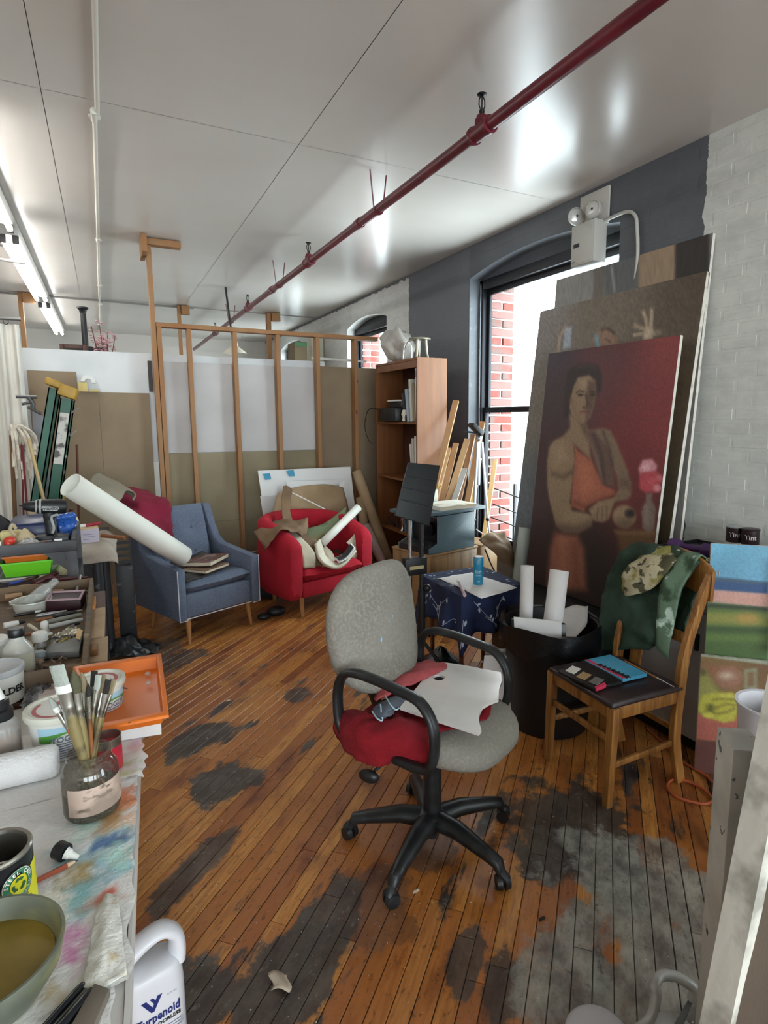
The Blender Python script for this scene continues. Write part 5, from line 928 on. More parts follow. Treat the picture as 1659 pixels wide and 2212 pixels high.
for k, (th, h, lb) in enumerate(((.03, .27, 'dark grey book leaning on the lower bookcase shelf'), (.035, .26, 'grey book leaning beside the dark one on the lower bookcase shelf'))): spinebook('book', lb, y, z+.006, th, h, .2, BKM[6-k*3], -.35); y += .08
m_blackbox = mat('black_plastic_box', '#17181b', .4)
T = thing('black_printer', 'black boxy device with papers on it on the top bookcase shelf', 'printer', (X0+.1, 5.2, SHZ[3])); b = B(); b.box(X0-.03, X0+.22, 5.04, 5.42, SHZ[3]+.003, SHZ[3]+.13); b.build('body', m_blackbox, T, bev=.01); b = B(); b.box(X0+.02, X0+.18, 5.02, 5.30, SHZ[3]+.131, SHZ[3]+.19); b.build('tray', m_blackbox, T, bev=.01); b = B(); b.box(X0+.0, X0+.16, 5.05, 5.28, SHZ[3]+.191, SHZ[3]+.205); b.build('papers', m_offw, T)
b = B(); b.tube(catmull([(X0+.0, 5.40, SHZ[3]+.12), (X0-.06, 5.60, SHZ[3]+.12), (X0-.08, 5.66, SHZ[3]-.05), (X0-.05, 5.62, SHZ[3]-.2), (X0-.02, 5.58, SHZ[3]-.22)], 6), .004, 6); tag(b.build('looped_cable', m_blackbox, None, sm=50), 'black cord looping out of the far side of the bookcase', 'cord')
T = thing('small_ornament', 'small cream ornament beside the leaning books on the top shelf', 'ornament', (X0+.04, 4.99, SHZ[3])); b = B(); b.lathe([(.012, .002), (.03, .01), (.02, .04), (.034, .07), (.02, .11), (.004, .115)], 12, XF((X0+.04, 4.985, SHZ[3]))); b.build('body', m_cream, T, sm=50)
T = thing('silver_trinket', 'small shiny silver trinket on the lower bookcase shelf', 'ornament', (X0+.04, 5.05, SHZ[1])); b = B(); b.lathe([(.03, .001), (.02, .01), (.01, .05), (.03, .09), (.028, .13), (.002, .14)], 14, XF((X0+.05, 5.06, SHZ[1]))); b.build('body', m_chrome, T, sm=50)
T = thing('twig_heap', 'dark dried twigs lying on the lower bookcase shelf', 'twigs', (X0+.05, 5.25, SHZ[1])); b = B()
for k in range(14): a = r4.uniform(0, 6.3); y = r4.uniform(5.15, 5.45); b.tube([(X0+.06, y, SHZ[1]+.008), (X0+.06+.05*cos(a), y+.07*sin(a), SHZ[1]+r4.uniform(.03, .12))], .005, 5)
stuff(b.build('twigs', mat('dark_red_twig', '#3d2422', .8), T))
# on top: plastic bag, small table-like stand
m_bag = mat('milky_plastic_bag', '#b5b0a8', .45, var=[('#8f8a82', 3, .4, .7)], bump=(14, .8), tr=.0)
def bagp(u, v):
    a = 2*pi*u; c, d = cos(a), sin(a); q = sin(pi*(.10+.90*v))**.55; n_ = n3(c*1.5+7, d*1.5, v*2.4); m_ = abs(n3(c*3+1, d*3, v*4))
    r = (.165+.075*n_-.035*m_)*q*(1+.10*sin(3*a+1)); z = .31*(1-v)*(1+.16*n3(c+3, d, 1))-.02*m_
    return V(2.55+r*c*.95, 5.26+r*d*1.2+.07*(1-v), HB+.004+max(0, z))
T = thing('plastic_bag', 'bulging milky plastic bag sitting on top of the bookcase', 'bag', (2.56, 5.28, HB)); b = B()
b.grid(lambda u, v: bagp(u, v), 60, 26); b.build('bag', m_bag, T, sm=80)
T = thing('round_stand', 'small round metal stand on top of the bookcase near its front corner', 'stand', (2.52, 4.80, HB)); b = B(); b.lathe([(.002, .165), (.095, .165), (.10, .172), (.095, .18), (.002, .182)], 28, XF((2.53, 4.82, HB))); b.build('plate', mat('dull_pewter', '#8f8a7c', .4, .6), T, sm=40)
for dx, dy in ((-.04, -.03), (.02, .05), (.04, -.04)): b = B(); b.tube([(2.53+dx, 4.82+dy, HB+.166), (2.53+dx*1.15, 4.82+dy*1.15, HB+.05), (2.53+dx*1.4, 4.82+dy*1.4, HB+.002)], [.013, .011, .009], 8); b.build('leg', mat('dull_pewter', '#8f8a7c', .4, .6), T, sm=40)
T = thing('wire_stand', 'thin wire stand beside the plastic bag on the bookcase', 'stand', (2.5, 4.98, HB)); b = B(); b.tube(catmull([(2.46, 5.02, HB+.002), (2.47, 5.0, HB+.12), (2.49, 4.95, HB+.17), (2.50, 4.92, HB+.12), (2.50, 4.92, HB+.002)], 5), .005, 6); b.build('wire', m_chrome, T, sm=40)

# ---------------------------------------------------------------- opaque projector on a cabinet
MP = XF((2.0, 3.66, 0), R(14)); m_oakv = mat('worn_oak_veneer', '#8f6f4a', .5, var=[('#6f5235', 4, .45, .7, (5, 5, .5))], bump=(30, .1, (5, 5, .4))); m_teal = mat('grey_teal_enamel', '#52656b', .45, var=[('#46575c', 3, .4, .7)], bump=(60, .1))
T = thing('wood_cabinet', 'low wood-grained cabinet under the grey projector', 'cabinet', M=MP)
B().box(0, .50, 0, .42, .02, .60, MP).build('body', m_oakv, T, bev=.004); B().box(-.006, .506, -.006, .426, .601, .618, MP).build('top', m_oakv, T, bev=.003); B().box(.02, .48, -.008, -.0005, .06, .57, MP).build('door', m_oakv, T, bev=.003); B().box(.01, .49, .01, .41, 0, .0195, MP).build('plinth', m_blackbox, T)
MP2 = XF((2.53, 3.80, 0), R(14)); T = thing('wood_cabinet', 'second wood-grained cabinet right of the projector, nearer the window', 'cabinet', M=MP2); B().box(0, .20, 0, .34, 0, .60, MP2).build('body', m_oakv, T, bev=.004); B().box(-.004, .204, -.004, .344, .601, .614, MP2).build('top', m_oakv, T, bev=.003)
T = thing('opaque_projector', 'grey teal opaque projector with a dark open front on the cabinet', 'projector', M=MP @ Matrix.Translation((0, 0, .62)))
def mp(x, y, z): return MP @ V(x, y, .62+z)
b = B(); prof = [(.06, 0), (.47, 0), (.47, .27), (.09, .27), (.09, .075), (.0, .04), (.0, .0)]
for y in (.0, .34): b.loft([[mp(x, y, z) for x, z in prof], [mp(x, y+.012, z) for x, z in prof]])
b.build('side_panel', m_teal, T, bev=.002); B().box(.09, .47, .0125, .3395, .892, .905, MP).build('top_panel', m_teal, T); B().box(.458, .47, .0125, .3395, .625, .888, MP).build('rear_panel', m_teal, T); b = B(); b.hexa([mp(.0, .0125, .0), mp(.09, .0125, .0), mp(.09, .3395, .0), mp(.0, .3395, 0), mp(.0, .0125, .04), mp(.09, .0125, .075), mp(.09, .3395, .075), mp(0, .3395, .04)]); b.build('front_tray', m_blackbox, T)
b = B(); b.box(.13, .14, .02, .33, .63, .885, MP); b.build('dark_interior', m_blackbox, T); b = B(); b.cyl(mp(.128, .12, .16), mp(.09, .12, .16), .05, .055, 18); b.build('lens', mat('dark_lens', '#0a0a0c', .1), T, sm=40); b = B(); b.ball(mp(.03, .1, .06), .012, n=8); b.build('knob', m_chrome, T, sm=60)
for x0, x1, z0, z1 in ((.088, .094, .065, .27),): b = B(); b.tube([mp(.086, .006, .075), mp(.086, .006, .262), mp(.086, .333, .262)], .005, 6); b.build('trim', m_alu, T, sm=40)
T = thing('work_board', 'grey board laid across the top of the projector', 'board', mp(0, 0, .29)); b = B(); b.box(-.10, .56, -.03, .33, .9065, .93, MP); b.build('board', m_teal, T, bev=.003)
m_pale = mat('pale_book_cover', '#d2d0c4', .5, var=[('#a9a691', 9, .55, .62), ('#c9a548', 6, .64, .67)])
book('sketchbook', 'large pale picture book lying on the grey board above the projector', MP @ XF((.10, -.01, .931), -.12), .34, .26, .03, m_pale)
T = thing('small_carton', 'small pale box with string standing behind the picture book', 'box', MP @ V(.2, .24, .962)); b = B(); b.box(.10, .33, .262, .34, .932, 1.05, MP); b.build('carton', mat('pale_grey_card', '#b9b8ab', .7), T, bev=.003); b = B(); b.tube(catmull([MP @ V(.32, .26, 1.05), MP @ V(.335, .25, 1.09), MP @ V(.35, .25, 1.07), MP @ V(.33, .25, 1.05)], 5), .004, 5); b.build('string', mat('yellow_string', '#c9a860', .8), T, sm=50)
T = thing('corkscrew', 'metal handle tool with a wooden grip on the left end of the grey board', 'tool', MP @ V(-.08, .05, .93)); b = B(); b.tube(catmull([MP @ V(-.10, .0, .936), MP @ V(-.04, .03, .945), MP @ V(-.03, .04, 1.0), MP @ V(-.05, .05, 1.03)], 5), .007, 6); b.tube([MP @ V(-.12, .04, .94), MP @ V(0, .0, .945)], .009, 6); b.build('metal', m_chrome, T, sm=40); b = B(); b.cyl(MP @ V(-.07, .1, .935), MP @ V(-.07, .1, 1.03), .013, .011, 10); b.build('grip', mat('orange_wood_grip', '#9c5a2a', .5), T, sm=40)
b = B(); b.tube(catmull([MP2 @ V(-.03, .02, .74), MP2 @ V(.12, -.12, .60), MP2 @ V(.26, -.25, .50), MP2 @ V(.34, -.34, .42)], 6), .005, 6); tag(b.build('slanting_cable', m_offw, None, sm=50), 'white cord slanting down in front of the second cabinet', 'cord')
b = B(); b.tube(catmull([MP2 @ V(.03, -.02, .58), MP2 @ V(.07, -.10, .40), MP2 @ V(.16, -.22, .26), MP2 @ V(.22, -.30, .22)], 6), .007, 6); tag(b.build('hanging_cable', mat('brown_rubber', '#3a2a22', .6), None, sm=50), 'dark brown cord hanging beside the white cord', 'cord')
sheetp('brown_paper_bag', 'crumpled brown paper bag in front of the tall window', [[ony(1034, 1164, 3.80), ony(1062, 1152, 3.76), ony(1092, 1148, 3.72)], [ony(1040, 1172, 3.70), ony(1070, 1166, 3.66), ony(1104, 1178, 3.62)], [ony(1062, 1190, 3.62), ony(1088, 1192, 3.58), ony(1112, 1206, 3.56)], [ony(1084, 1215, 3.56), ony(1100, 1222, 3.54), ony(1112, 1235, 3.52)]], m_kraft, .03, 6, .003, 7, 'bag')

# ---------------------------------------------------------------- black tilting panel on stands
T = thing('panel_stand', 'black ribbed panel on a telescopic stand behind the office chair', 'stand', (1.55, 2.98, 0)); m_bpan = mat('charcoal_ribbed_panel', '#26292a', .5, var=[('#b9b9b0', 90, .74, .76)])
F = [ony(880, 1000, 3.0), ony(948, 1006, 3.02), ony(925, 1136, 2.92), ony(851, 1114, 2.90)]; ux = (F[1]-F[0]); uz = (F[0]-F[3]); MF = FR(F[3], ux, uz); wP, hP = .205, uz.length
nn = ux.cross(uz).normalized()
b = B(); P_ = lambda u, v, o=0: F[3].lerp(F[2], u).lerp(F[0].lerp(F[1], u), v)+nn*o
b.loft([[P_(0, 0, 0), P_(1, 0, 0), P_(1, 1, 0), P_(0, 1, 0)], [P_(0, 0, .014), P_(1, 0, .014), P_(1, 1, .014), P_(0, 1, .014)]]); b.build('panel', m_bpan, T, bev=.004)
for v in (.30, .52, .74):
    for u0, u1 in ((.05, .36), (.42, .95)) if v == .74 else ((.03, .97),): b = B(); b.loft([[P_(u0, v-.012, o), P_(u1, v-.012, o), P_(u1, v+.012, o*1), P_(u0, v+.012, o)] for o in (.0141, .019)]); b.loft([[P_(u0, v-.012, o), P_(u1, v-.012, o), P_(u1, v+.012, o*1), P_(u0, v+.012, o)] for o in (-.005, -.0001)]); b.build('rib', m_bpan, T, bev=.002, seg=1)
t0 = ony(905, 1128, 2.98); b = B(); b.tube([(1.575, 2.98, .02), (1.575, 2.98, t0.z)], .013, 10); b.build('pole', m_blk, T, sm=40); b = B(); b.tube([(1.575, 2.98, .34), (1.575, 2.98, .60)], .022, 10); b.build('sleeve', m_blk, T, sm=40)
b = B(); b.tube([(1.50, 2.98, .30), (1.50, 2.98, t0.z+.02)], .011, 10); b.build('chrome_rod', m_chrome, T, sm=40); b = B(); b.box(1.46, 1.60, 2.955, 3.005, .70, .80); b.build('bracket', m_blk, T, bev=.004); b = B(); b.box(1.485, 1.575, 2.952, 2.9545, .735, .755); b.build('brass_slot', mat('pale_brass', '#c9b98a', .35, .7), T); b = B(); b.ball((1.605, 2.97, .61), .024, n=10); b.build('knob', m_blk, T, sm=60)
for a in (95, 215, 335): b = B(); b.tube([(1.575, 2.98, .30), (1.575+.12*cos(R(a)), 2.98+.12*sin(R(a)), .13), (1.575+.24*cos(R(a)), 2.98+.24*sin(R(a)), .012)], .010, 6); b.build('foot', m_blk, T, sm=40)

# ---------------------------------------------------------------- timber offcuts leaning by the window, tripod
T0 = None
tim = [(985, 866, 4.62, 915, 1150, 4.15, .055, .022, 'tallest pine offcut leaning against the bookcase side', 'pine'), (968, 968, 4.60, 930, 1110, 4.25, .06, .02, 'tan board leaning beside the tallest pine offcut', 'tan'), (985, 958, 4.60, 948, 1110, 4.25, .05, .02, 'pine offcut third from the bookcase', 'pine'), (1010, 950, 4.55, 960, 1110, 4.22, .055, .03, 'reddish tan plank fourth from the bookcase', 'tan'), (1022, 940, 4.55, 985, 1110, 4.22, .045, .03, 'narrow brown plank behind the tripod', 'brown'), (1042, 912, 4.50, 1005, 1110, 4.2, .05, .03, 'tall plank rising behind the tripod head', 'pine'), (1004, 1012, 4.40, 975, 1100, 4.15, .05, .015, 'grey painted offcut in the middle of the timber', 'grey'), (1036, 990, 4.45, 1018, 1110, 4.2, .035, .02, 'pale batten left of the tripod leg', 'pale'), (1070, 993, 4.35, 1050, 1130, 4.15, .04, .02, 'pale batten leaning on the window right of the tripod', 'pale')]
tm = {'pine': m_pine, 'tan': mat('tan_plywood', '#a5825c', .7), 'brown': mat('brown_plank', '#8a6242', .7), 'grey': mat('grey_painted_wood', '#8f8b86', .7), 'pale': mat('pale_pine', '#cda873', .65)}
for x, y, Y, x2, y2, Y2, w_, t_, lb, mk in tim:
    p, r = ony(x, y, Y), ony(x2, y2, Y2); d = (r-p).normalized(); r = p+d*((.008-p.z)/d.z) if d.z < 0 else r
    s = V(.75, -.66, 0); s = (s-d*s.dot(d)).normalized(); n = d.cross(s).normalized(); b = B()
    b.hexa([r-s*w_/2-n*t_/2, r+s*w_/2-n*t_/2, r+s*w_/2+n*t_/2, r-s*w_/2+n*t_/2, p-s*w_/2-n*t_/2, p+s*w_/2-n*t_/2, p+s*w_/2+n*t_/2, p-s*w_/2+n*t_/2]); tag(b.build('timber_offcut', tm[mk], None, bev=.002, seg=1), lb, 'timber', 'timber offcuts beside the bookcase')
T = thing('tripod', 'silver camera tripod with a black head in front of the window', 'tripod', (2.62, 4.05, 0)); top = ony(1035, 955, 4.05); m_silv = mat('brushed_silver', '#b4b7ba', .35, .8)
for dx, dy in ((-.10, -.06), (.06, -.12), (.02, .14)):
    b = B(); f = V(top.x+dx*1.5, top.y+dy*1.5, .01); k = top.lerp(f, .45); b.tube([top+V(dx*.2, dy*.2, 0), k], .011, 8); l = b.build('leg', m_silv, T, sm=40); b = B(); b.tube([k, f], .008, 8); b.ball(f, .013, n=8); b.build('lower_leg', m_silv, l, sm=40); b = B(); b.ball(k, .018, n=8); b.build('clip', m_blk, l, sm=50)
b = B(); b.tube([top-V(0, 0, .35), top+V(0, 0, .05)], .012, 8); b.ball(top+V(0, 0, .03), .024, n=10); b.build('centre_column', m_silv, T, sm=40)
b = B(); h = top+V(-.02, 0, .07); b.hexa([h+V(-.07, -.04, .06), h+V(.03, -.04, -.02), h+V(.03, .04, -.02), h+V(-.07, .04, .06), h+V(-.055, -.04, .085), h+V(.05, -.04, .02), h+V(.05, .04, .02), h+V(-.055, .04, .085)]); b.tube([h, h+V(-.11, .05, .02)], .008, 6); b.build('head', m_blk, T, bev=.004)
# ---------------------------------------------------------------- stacked canvases leaning on the brick wall
import numpy as np
m_canvas = mat('painted_canvas', '#808080', .55, vcol=True, bump=(260, .08)); m_edge = mat('primed_canvas_edge', '#d6d2c6', .8, var=[('#b9b4a6', 30, .55, .65)])
def canvas(nm, label, TL, TR, BL, th, layers, nx, ny, gain=1.0, sat=.82, edge=None, cat='painting', ep=None):
    """stretched canvas with painted front; layers: list of functions (u, v, rgb array) -> rgb array"""
    TL, TR, BL = Vector(TL), Vector(TR), Vector(BL); ux, vy = TR-TL, BL-TL; n = ux.cross(vy).normalized()
    if n.dot(EYE-TL) < 0: n = -n
    T = thing(nm, label, cat, BL+ux*.5)
    def uv(px, py):
        d = ray(px, py); t = (TL-EYE).dot(n)/d.dot(n); p = EYE+d*t-TL; return p.dot(ux)/ux.length_squared, p.dot(vy)/vy.length_squared
    U, Vv = np.meshgrid(np.linspace(0, 1, nx+1), np.linspace(0, 1, ny+1)); rgb = np.zeros(U.shape+(3,))
    for f in layers: rgb = f(U, Vv, rgb, uv)
    rgb = np.clip(rgb, 0, 255)/255; rgb = np.where(rgb <= .04045, rgb/12.92, ((rgb+.055)/1.055)**2.4); rgb = (rgb*sat+rgb.mean(-1, keepdims=True)*(1-sat))*gain
    cols = [tuple(c) for c in rgb.reshape(-1, 3)]
    b = B(); vs = [TL+ux*float(u)+vy*float(v) for u, v in zip(U.ravel(), Vv.ravel())]
    b.add(vs, [(j*(nx+1)+i, (j+1)*(nx+1)+i, (j+1)*(nx+1)+i+1, j*(nx+1)+i+1) for j in range(ny) for i in range(nx)], None, cols)
    b.build('painted_face', m_canvas, T, vcol=True)
    b = B(); o = -n*.0008; q = [TL+o, TR+o, TR+vy+o, BL+o]; b.hexa([p-n*th for p in q]+q); b.build('stretcher', edge or m_edge, T, bev=.002, seg=1); return T
def sd_poly(U, W, P):                                      # signed distance to a polygon, negative inside
    P = np.array(P, float); d = np.full(U.shape, 1e9); ins = np.zeros(U.shape, bool)
    for (ax_, ay_), (bx, by) in zip(P, np.roll(P, -1, 0)):
        ex, ey = bx-ax_, by-ay_; t = np.clip(((U-ax_)*ex+(W-ay_)*ey)/(ex*ex+ey*ey+1e-12), 0, 1); d = np.minimum(d, np.hypot(U-ax_-t*ex, W-ay_-t*ey))
        ins ^= ((ay_ > W) != (by > W)) & (U < (bx-ax_)*(W-ay_)/(by-ay_+1e-12)+ax_)
    return np.where(ins, -d, d)
def poly(pts, c, soft=.012, asp=1.6, a=1.0, crop=(1140, 680, 3.95)):
    def f(U, W, rgb, uv):
        P = [uv(crop[0]+x/crop[2], crop[1]+y/crop[2]) for x, y in pts]; s = sd_poly(U, W*asp, [(u, v*asp) for u, v in P])
        k = np.clip(.5-s/soft/2, 0, 1); k = (k*k*(3-2*k)*a)[..., None]; return rgb*(1-k)+np.array(c, float)*k
    return f
def elli(x, y, rx, ry, c, soft=.012, a=1., crop=(1140, 680, 3.95), asp=1.6): return poly([(x+rx*cos(t), y+ry*sin(t)) for t in [2*pi*i/18 for i in range(18)]], c, soft, asp, a, crop)
def line(pts, wd, c, soft=.006, a=1., crop=(1140, 680, 3.95)):
    L_, R_ = [], []
    for i, (x, y) in enumerate(pts):
        x0, y0 = pts[max(0, i-1)]; x1, y1 = pts[min(len(pts)-1, i+1)]; l = math.hypot(x1-x0, y1-y0) or 1; nx_, ny_ = -(y1-y0)/l*wd/2, (x1-x0)/l*wd/2; L_.append((x+nx_, y+ny_)); R_.append((x-nx_, y-ny_))
    return poly(L_+R_[::-1], c, soft, 1.6, a, crop)
def grad(pts):                                            # soft blend of colour at given uv points
    def f(U, W, rgb, uv):
        tot = np.zeros(U.shape); out = np.zeros(rgb.shape)
        for u, v, c in pts: k = 1/((U-u)**2+((W-v)*1.3)**2+.01)**1.6; tot += k; out += k[..., None]*np.array(c, float)
        return out/tot[..., None]
    return f
rs = np.random.RandomState(2)
def mottle(s, a):
    def f(U, W, rgb, uv):
        n_ = rs.rand(*U.shape)-.5; return rgb*(1+a*n_[..., None])
    return f
SK, SKd, SKl = (150, 120, 84), (98, 72, 54), (176, 145, 108)
port = [grad([(0, 0, (72, 62, 74)), (.15, .2, (70, 52, 56)), (0, .5, (74, 46, 48)), (0, 1, (60, 36, 34)), (.5, .05, (104, 52, 54)), (1, 0, (150, 52, 50)), (.95, .3, (140, 42, 42)), (.75, .45, (122, 36, 36)), (.95, .7, (104, 36, 28)), (.6, .85, (48, 34, 26)), (.9, 1, (48, 34, 24)), (.4, 1, (46, 32, 26))]),
    poly([(760, 1850), (900, 1835), (1085, 1862), (1075, 2100), (800, 2080)], (112, 76, 32), .03), poly([(740, 1840), (1090, 1850), (1088, 1880), (760, 1870)], (140, 98, 44), .02),
    poly([(230, 1860), (420, 1880), (480, 2000), (500, 2350), (160, 2350), (190, 2000)], (166, 92, 60), .04), line([(300, 1900), (290, 2300)], 40, (190, 112, 74), .05, .6), line([(400, 1950), (420, 2300)], 40, (120, 60, 40), .05, .6),
    poly([(320, 600), (340, 480), (420, 425), (520, 412), (600, 430), (634, 520), (625, 640), (590, 690), (565, 560), (520, 520), (430, 540), (400, 620), (370, 720), (352, 870), (312, 880), (305, 720)], (56, 42, 40), .02), line([(420, 450), (500, 430), (580, 455)], 26, (84, 64, 56), .02, .7),
    poly([(355, 850), (362, 960), (300, 1040), (400, 1110), (540, 1240), (520, 1000), (495, 925)], SK, .02), poly([(440, 920), (500, 925), (520, 1010), (510, 1060), (470, 1000)], SKd, .03, a=.8),
    poly([(432, 535), (525, 520), (575, 560), (582, 680), (562, 780), (532, 880), (482, 926), (420, 910), (375, 860), (356, 790), (370, 690), (396, 600)], SK, .012), poly([(430, 560), (520, 530), (550, 580), (540, 630), (450, 640)], SKl, .03, a=.7), poly([(515, 560), (576, 565), (582, 690), (556, 800), (525, 885), (492, 922), (506, 790), (496, 690)], SKd, .025, a=.85),
    line([(412, 668), (445, 646), (480, 660)], 10, (60, 42, 36), .008), line([(530, 655), (575, 660)], 11, (56, 38, 34), .01), elli(450, 684, 26, 10, (74, 56, 48), .01), elli(452, 685, 8, 8, (30, 24, 24), .006), elli(553, 684, 22, 10, (54, 38, 36), .01), line([(497, 680), (512, 760), (500, 790)], 14, (78, 52, 44), .012), poly([(470, 778), (515, 790), (510, 806), (470, 800)], (104, 66, 56), .01), line([(438, 832), (478, 822), (524, 830)], 14, (120, 60, 58), .008), line([(445, 848), (515, 846)], 12, (140, 84, 76), .01), line([(376, 720), (400, 830), (440, 900)], 22, (126, 92, 66), .03, .6),
    poly([(520, 985), (640, 965), (705, 985), (760, 1090), (805, 1200), (855, 1330), (885, 1440), (885, 1540), (850, 1580), (770, 1592), (700, 1602), (740, 1540), (772, 1490), (758, 1380), (722, 1300), (690, 1150)], (132, 106, 78), .015), poly([(820, 1380), (875, 1400), (880, 1500), (800, 1470), (770, 1420)], SKd, .04, a=.6),
    poly([(510, 1000), (560, 985), (690, 1150), (728, 1300), (745, 1480), (640, 1450), (560, 1250)], (108, 80, 66), .02), line([(560, 1010), (630, 1200), (650, 1440)], 22, (70, 52, 48), .02, .8), line([(640, 990), (700, 1150), (720, 1290)], 16, (78, 60, 52), .02, .8), line([(520, 1050), (590, 1230), (640, 1430)], 14, (150, 118, 96), .015, .6),
    poly([(290, 1040), (230, 1068), (182, 1130), (165, 1250), (165, 1450), (180, 1560), (210, 1680), (240, 1800), (300, 1850), (430, 1862), (540, 1800), (566, 1722), (500, 1692), (382, 1672), (360, 1600), (385, 1400), (402, 1240), (390, 1100), (360, 1042)], SK, .015), poly([(200, 1330), (300, 1370), (395, 1300), (392, 1360), (300, 1400), (200, 1370)], SKd, .03, a=.8), poly([(210, 1120), (300, 1090), (330, 1220), (240, 1280)], SKl, .06, a=.6), poly([(240, 1790), (420, 1800), (540, 1760), (530, 1800), (430, 1862), (300, 1850)], SKd, .04, a=.8), poly([(330, 1690), (480, 1700), (520, 1740), (380, 1790), (290, 1740)], SKl, .05, a=.5),
    poly([(398, 1110), (430, 1160), (540, 1242), (640, 1450), (742, 1500), (740, 1540), (600, 1590), (500, 1640), (480, 1682), (368, 1632), (382, 1450), (402, 1250)], (172, 88, 54), .012), poly([(440, 1230), (540, 1290), (590, 1480), (480, 1580), (430, 1420)], (200, 108, 64), .06, a=.7), line([(385, 1600), (500, 1640), (600, 1590), (735, 1540)], 26, (110, 50, 34), .03, .7),
    poly([(518, 1660), (600, 1592), (700, 1568), (760, 1560), (722, 1640), (692, 1742), (642, 1772), (572, 1762)], SK, .012), line([(600, 1650), (590, 1750)], 6, SKd, .01, .8), line([(640, 1640), (632, 1760)], 6, SKd, .01, .8), line([(676, 1630), (674, 1745)], 6, SKd, .01, .8), line([(540, 1690), (620, 1610)], 18, SKl, .02, .6),
    elli(825, 1722, 102, 98, SK, .014), elli(795, 1690, 55, 40, SKl, .05, .6), elli(830, 1780, 70, 40, SKd, .04, .6), elli(872, 1694, 46, 38, (70, 52, 42), .015), elli(880, 1694, 24, 20, (46, 36, 34), .012),
    poly([(1010, 1520), (1066, 1520), (1060, 1580), (1092, 1650), (1080, 1830), (1030, 1866), (980, 1820), (970, 1680), (1006, 1590)], (128, 106, 92), .012), poly([(990, 1640), (1020, 1620), (1030, 1780), (1000, 1800)], (160, 140, 124), .03, a=.7),
    poly([(945, 1310), (980, 1240), (1060, 1228), (1106, 1290), (1090, 1345), (955, 1362)], (222, 142, 152), .012), poly([(958, 1350), (1100, 1330), (1152, 1400), (1112, 1512), (1000, 1516), (952, 1480)], (198, 50, 66), .012), elli(1105, 1480, 34, 30, (226, 132, 140), .012), elli(1010, 1300, 30, 24, (244, 190, 194), .02, .7), elli(1060, 1420, 34, 28, (226, 80, 92), .02, .7), elli(1122, 1390, 24, 22, (222, 120, 130), .015, .8), mottle(1, .16)]
PX_ = lambda z: 2.60+.0955*z
canvas('portrait_canvas', 'large portrait of a woman in orange on dark red, front of the leaning canvases', (PX_(2.045), 3.37, 2.045), (PX_(2.045), 2.275, 2.045), (PX_(.43), 3.37, .43), .022, port, 150, 220, .95, .78)
c7 = (980, 380, 2.443); SKh = (190, 166, 138)
P7 = lambda pts, c, s=.012, a=1: poly(pts, c, s, 1.7, a, c7)
L7 = lambda pts, w_, c, s=.008: line(pts, w_, c, s, 1, c7)
midl = [grad([(0, 0, (138, 130, 126)), (.5, 0, (122, 108, 92)), (1, 0, (92, 78, 64)), (.95, .3, (96, 80, 60)), (.1, .3, (126, 118, 108)), (0, .6, (98, 106, 112)), (0, 1, (84, 100, 108)), (1, .6, (78, 66, 46)), (1, .85, (50, 48, 40)), (.6, .6, (86, 76, 60))]),
    P7([(585, 800), (622, 795), (616, 908), (578, 912)], (164, 172, 186)), L7([(590, 795), (560, 850), (550, 940)], 14, (170, 146, 124)), P7([(740, 900), (735, 850), (770, 805), (810, 800), (850, 830), (870, 900)], (146, 112, 88), .02), L7([(775, 812), (810, 803), (850, 830)], 12, (70, 56, 48)), L7([(752, 835), (762, 905)], 18, (108, 150, 172)), L7([(800, 860), (830, 880)], 8, (90, 66, 54)), L7([(870, 860), (885, 890)], 8, (120, 92, 74)),
    P7([(1000, 862), (1048, 862), (1054, 800), (1010, 792)], SKh, .01), L7([(1022, 800), (1012, 745), (998, 712)], 15, SKh), L7([(1040, 800), (1044, 745), (1045, 700)], 15, SKh), L7([(1008, 812), (975, 797), (950, 786)], 14, SKh), L7([(1005, 832), (970, 838), (948, 842)], 14, SKh), L7([(1048, 832), (1070, 828), (1090, 824)], 13, SKh), mottle(1, .18)]
MX_ = lambda z: 2.665+.117*z
canvas('hand_canvas', 'big brown canvas with a raised hand and a head, behind the portrait', (MX_(2.388), 3.66, 2.388), (MX_(2.388), 2.25, 2.388), (MX_(.02), 3.66, .02), .026, midl, 110, 150, .95, .9)
backl = [lambda U, W, rgb, uv: np.array([138, 134, 130], float)+rgb, P7([(735, 440), (800, 430), (800, 760), (735, 760)], (112, 104, 96)), P7([(800, 430), (985, 400), (985, 760), (800, 760)], (96, 98, 98)), L7([(832, 470), (850, 620)], 14, (150, 150, 146)), P7([(975, 400), (1175, 330), (1175, 760), (975, 760)], (158, 132, 104)), P7([(1170, 330), (1350, 270), (1350, 760), (1165, 760)], (54, 48, 44)), mottle(1, .14)]
BX_ = lambda z: 2.80+.067*z
canvas('striped_canvas', 'rearmost tall canvas painted in grey, tan and black stripes against the wall', (BX_(2.59), 3.52, 2.59), (BX_(2.59), 2.25, 2.59), (BX_(.02), 3.52, .02), .022, backl, 110, 60, .95, .9)
T = thing('canvas_plinth', 'dark low crate under the leaning portrait canvas', 'crate', (2.6, 2.82, 0)); b = B(); b.box(2.30, 2.645, 2.30, 3.30, .02, .405); b.build('body', m_blackbox, T, bev=.006); b = B(); b.box(2.29, 2.655, 2.29, 3.31, .4055, .425); b.build('lid', m_blk, T, bev=.004)
b = B(); paper_roll('paper_roll', 'pale curled sheet standing between the canvases and the window', V(2.60, 3.46, .02), onx(1135, 1140, 2.72), .05, 1.2, mat('pale_grey_green_sheet', '#a9b0aa', .7))

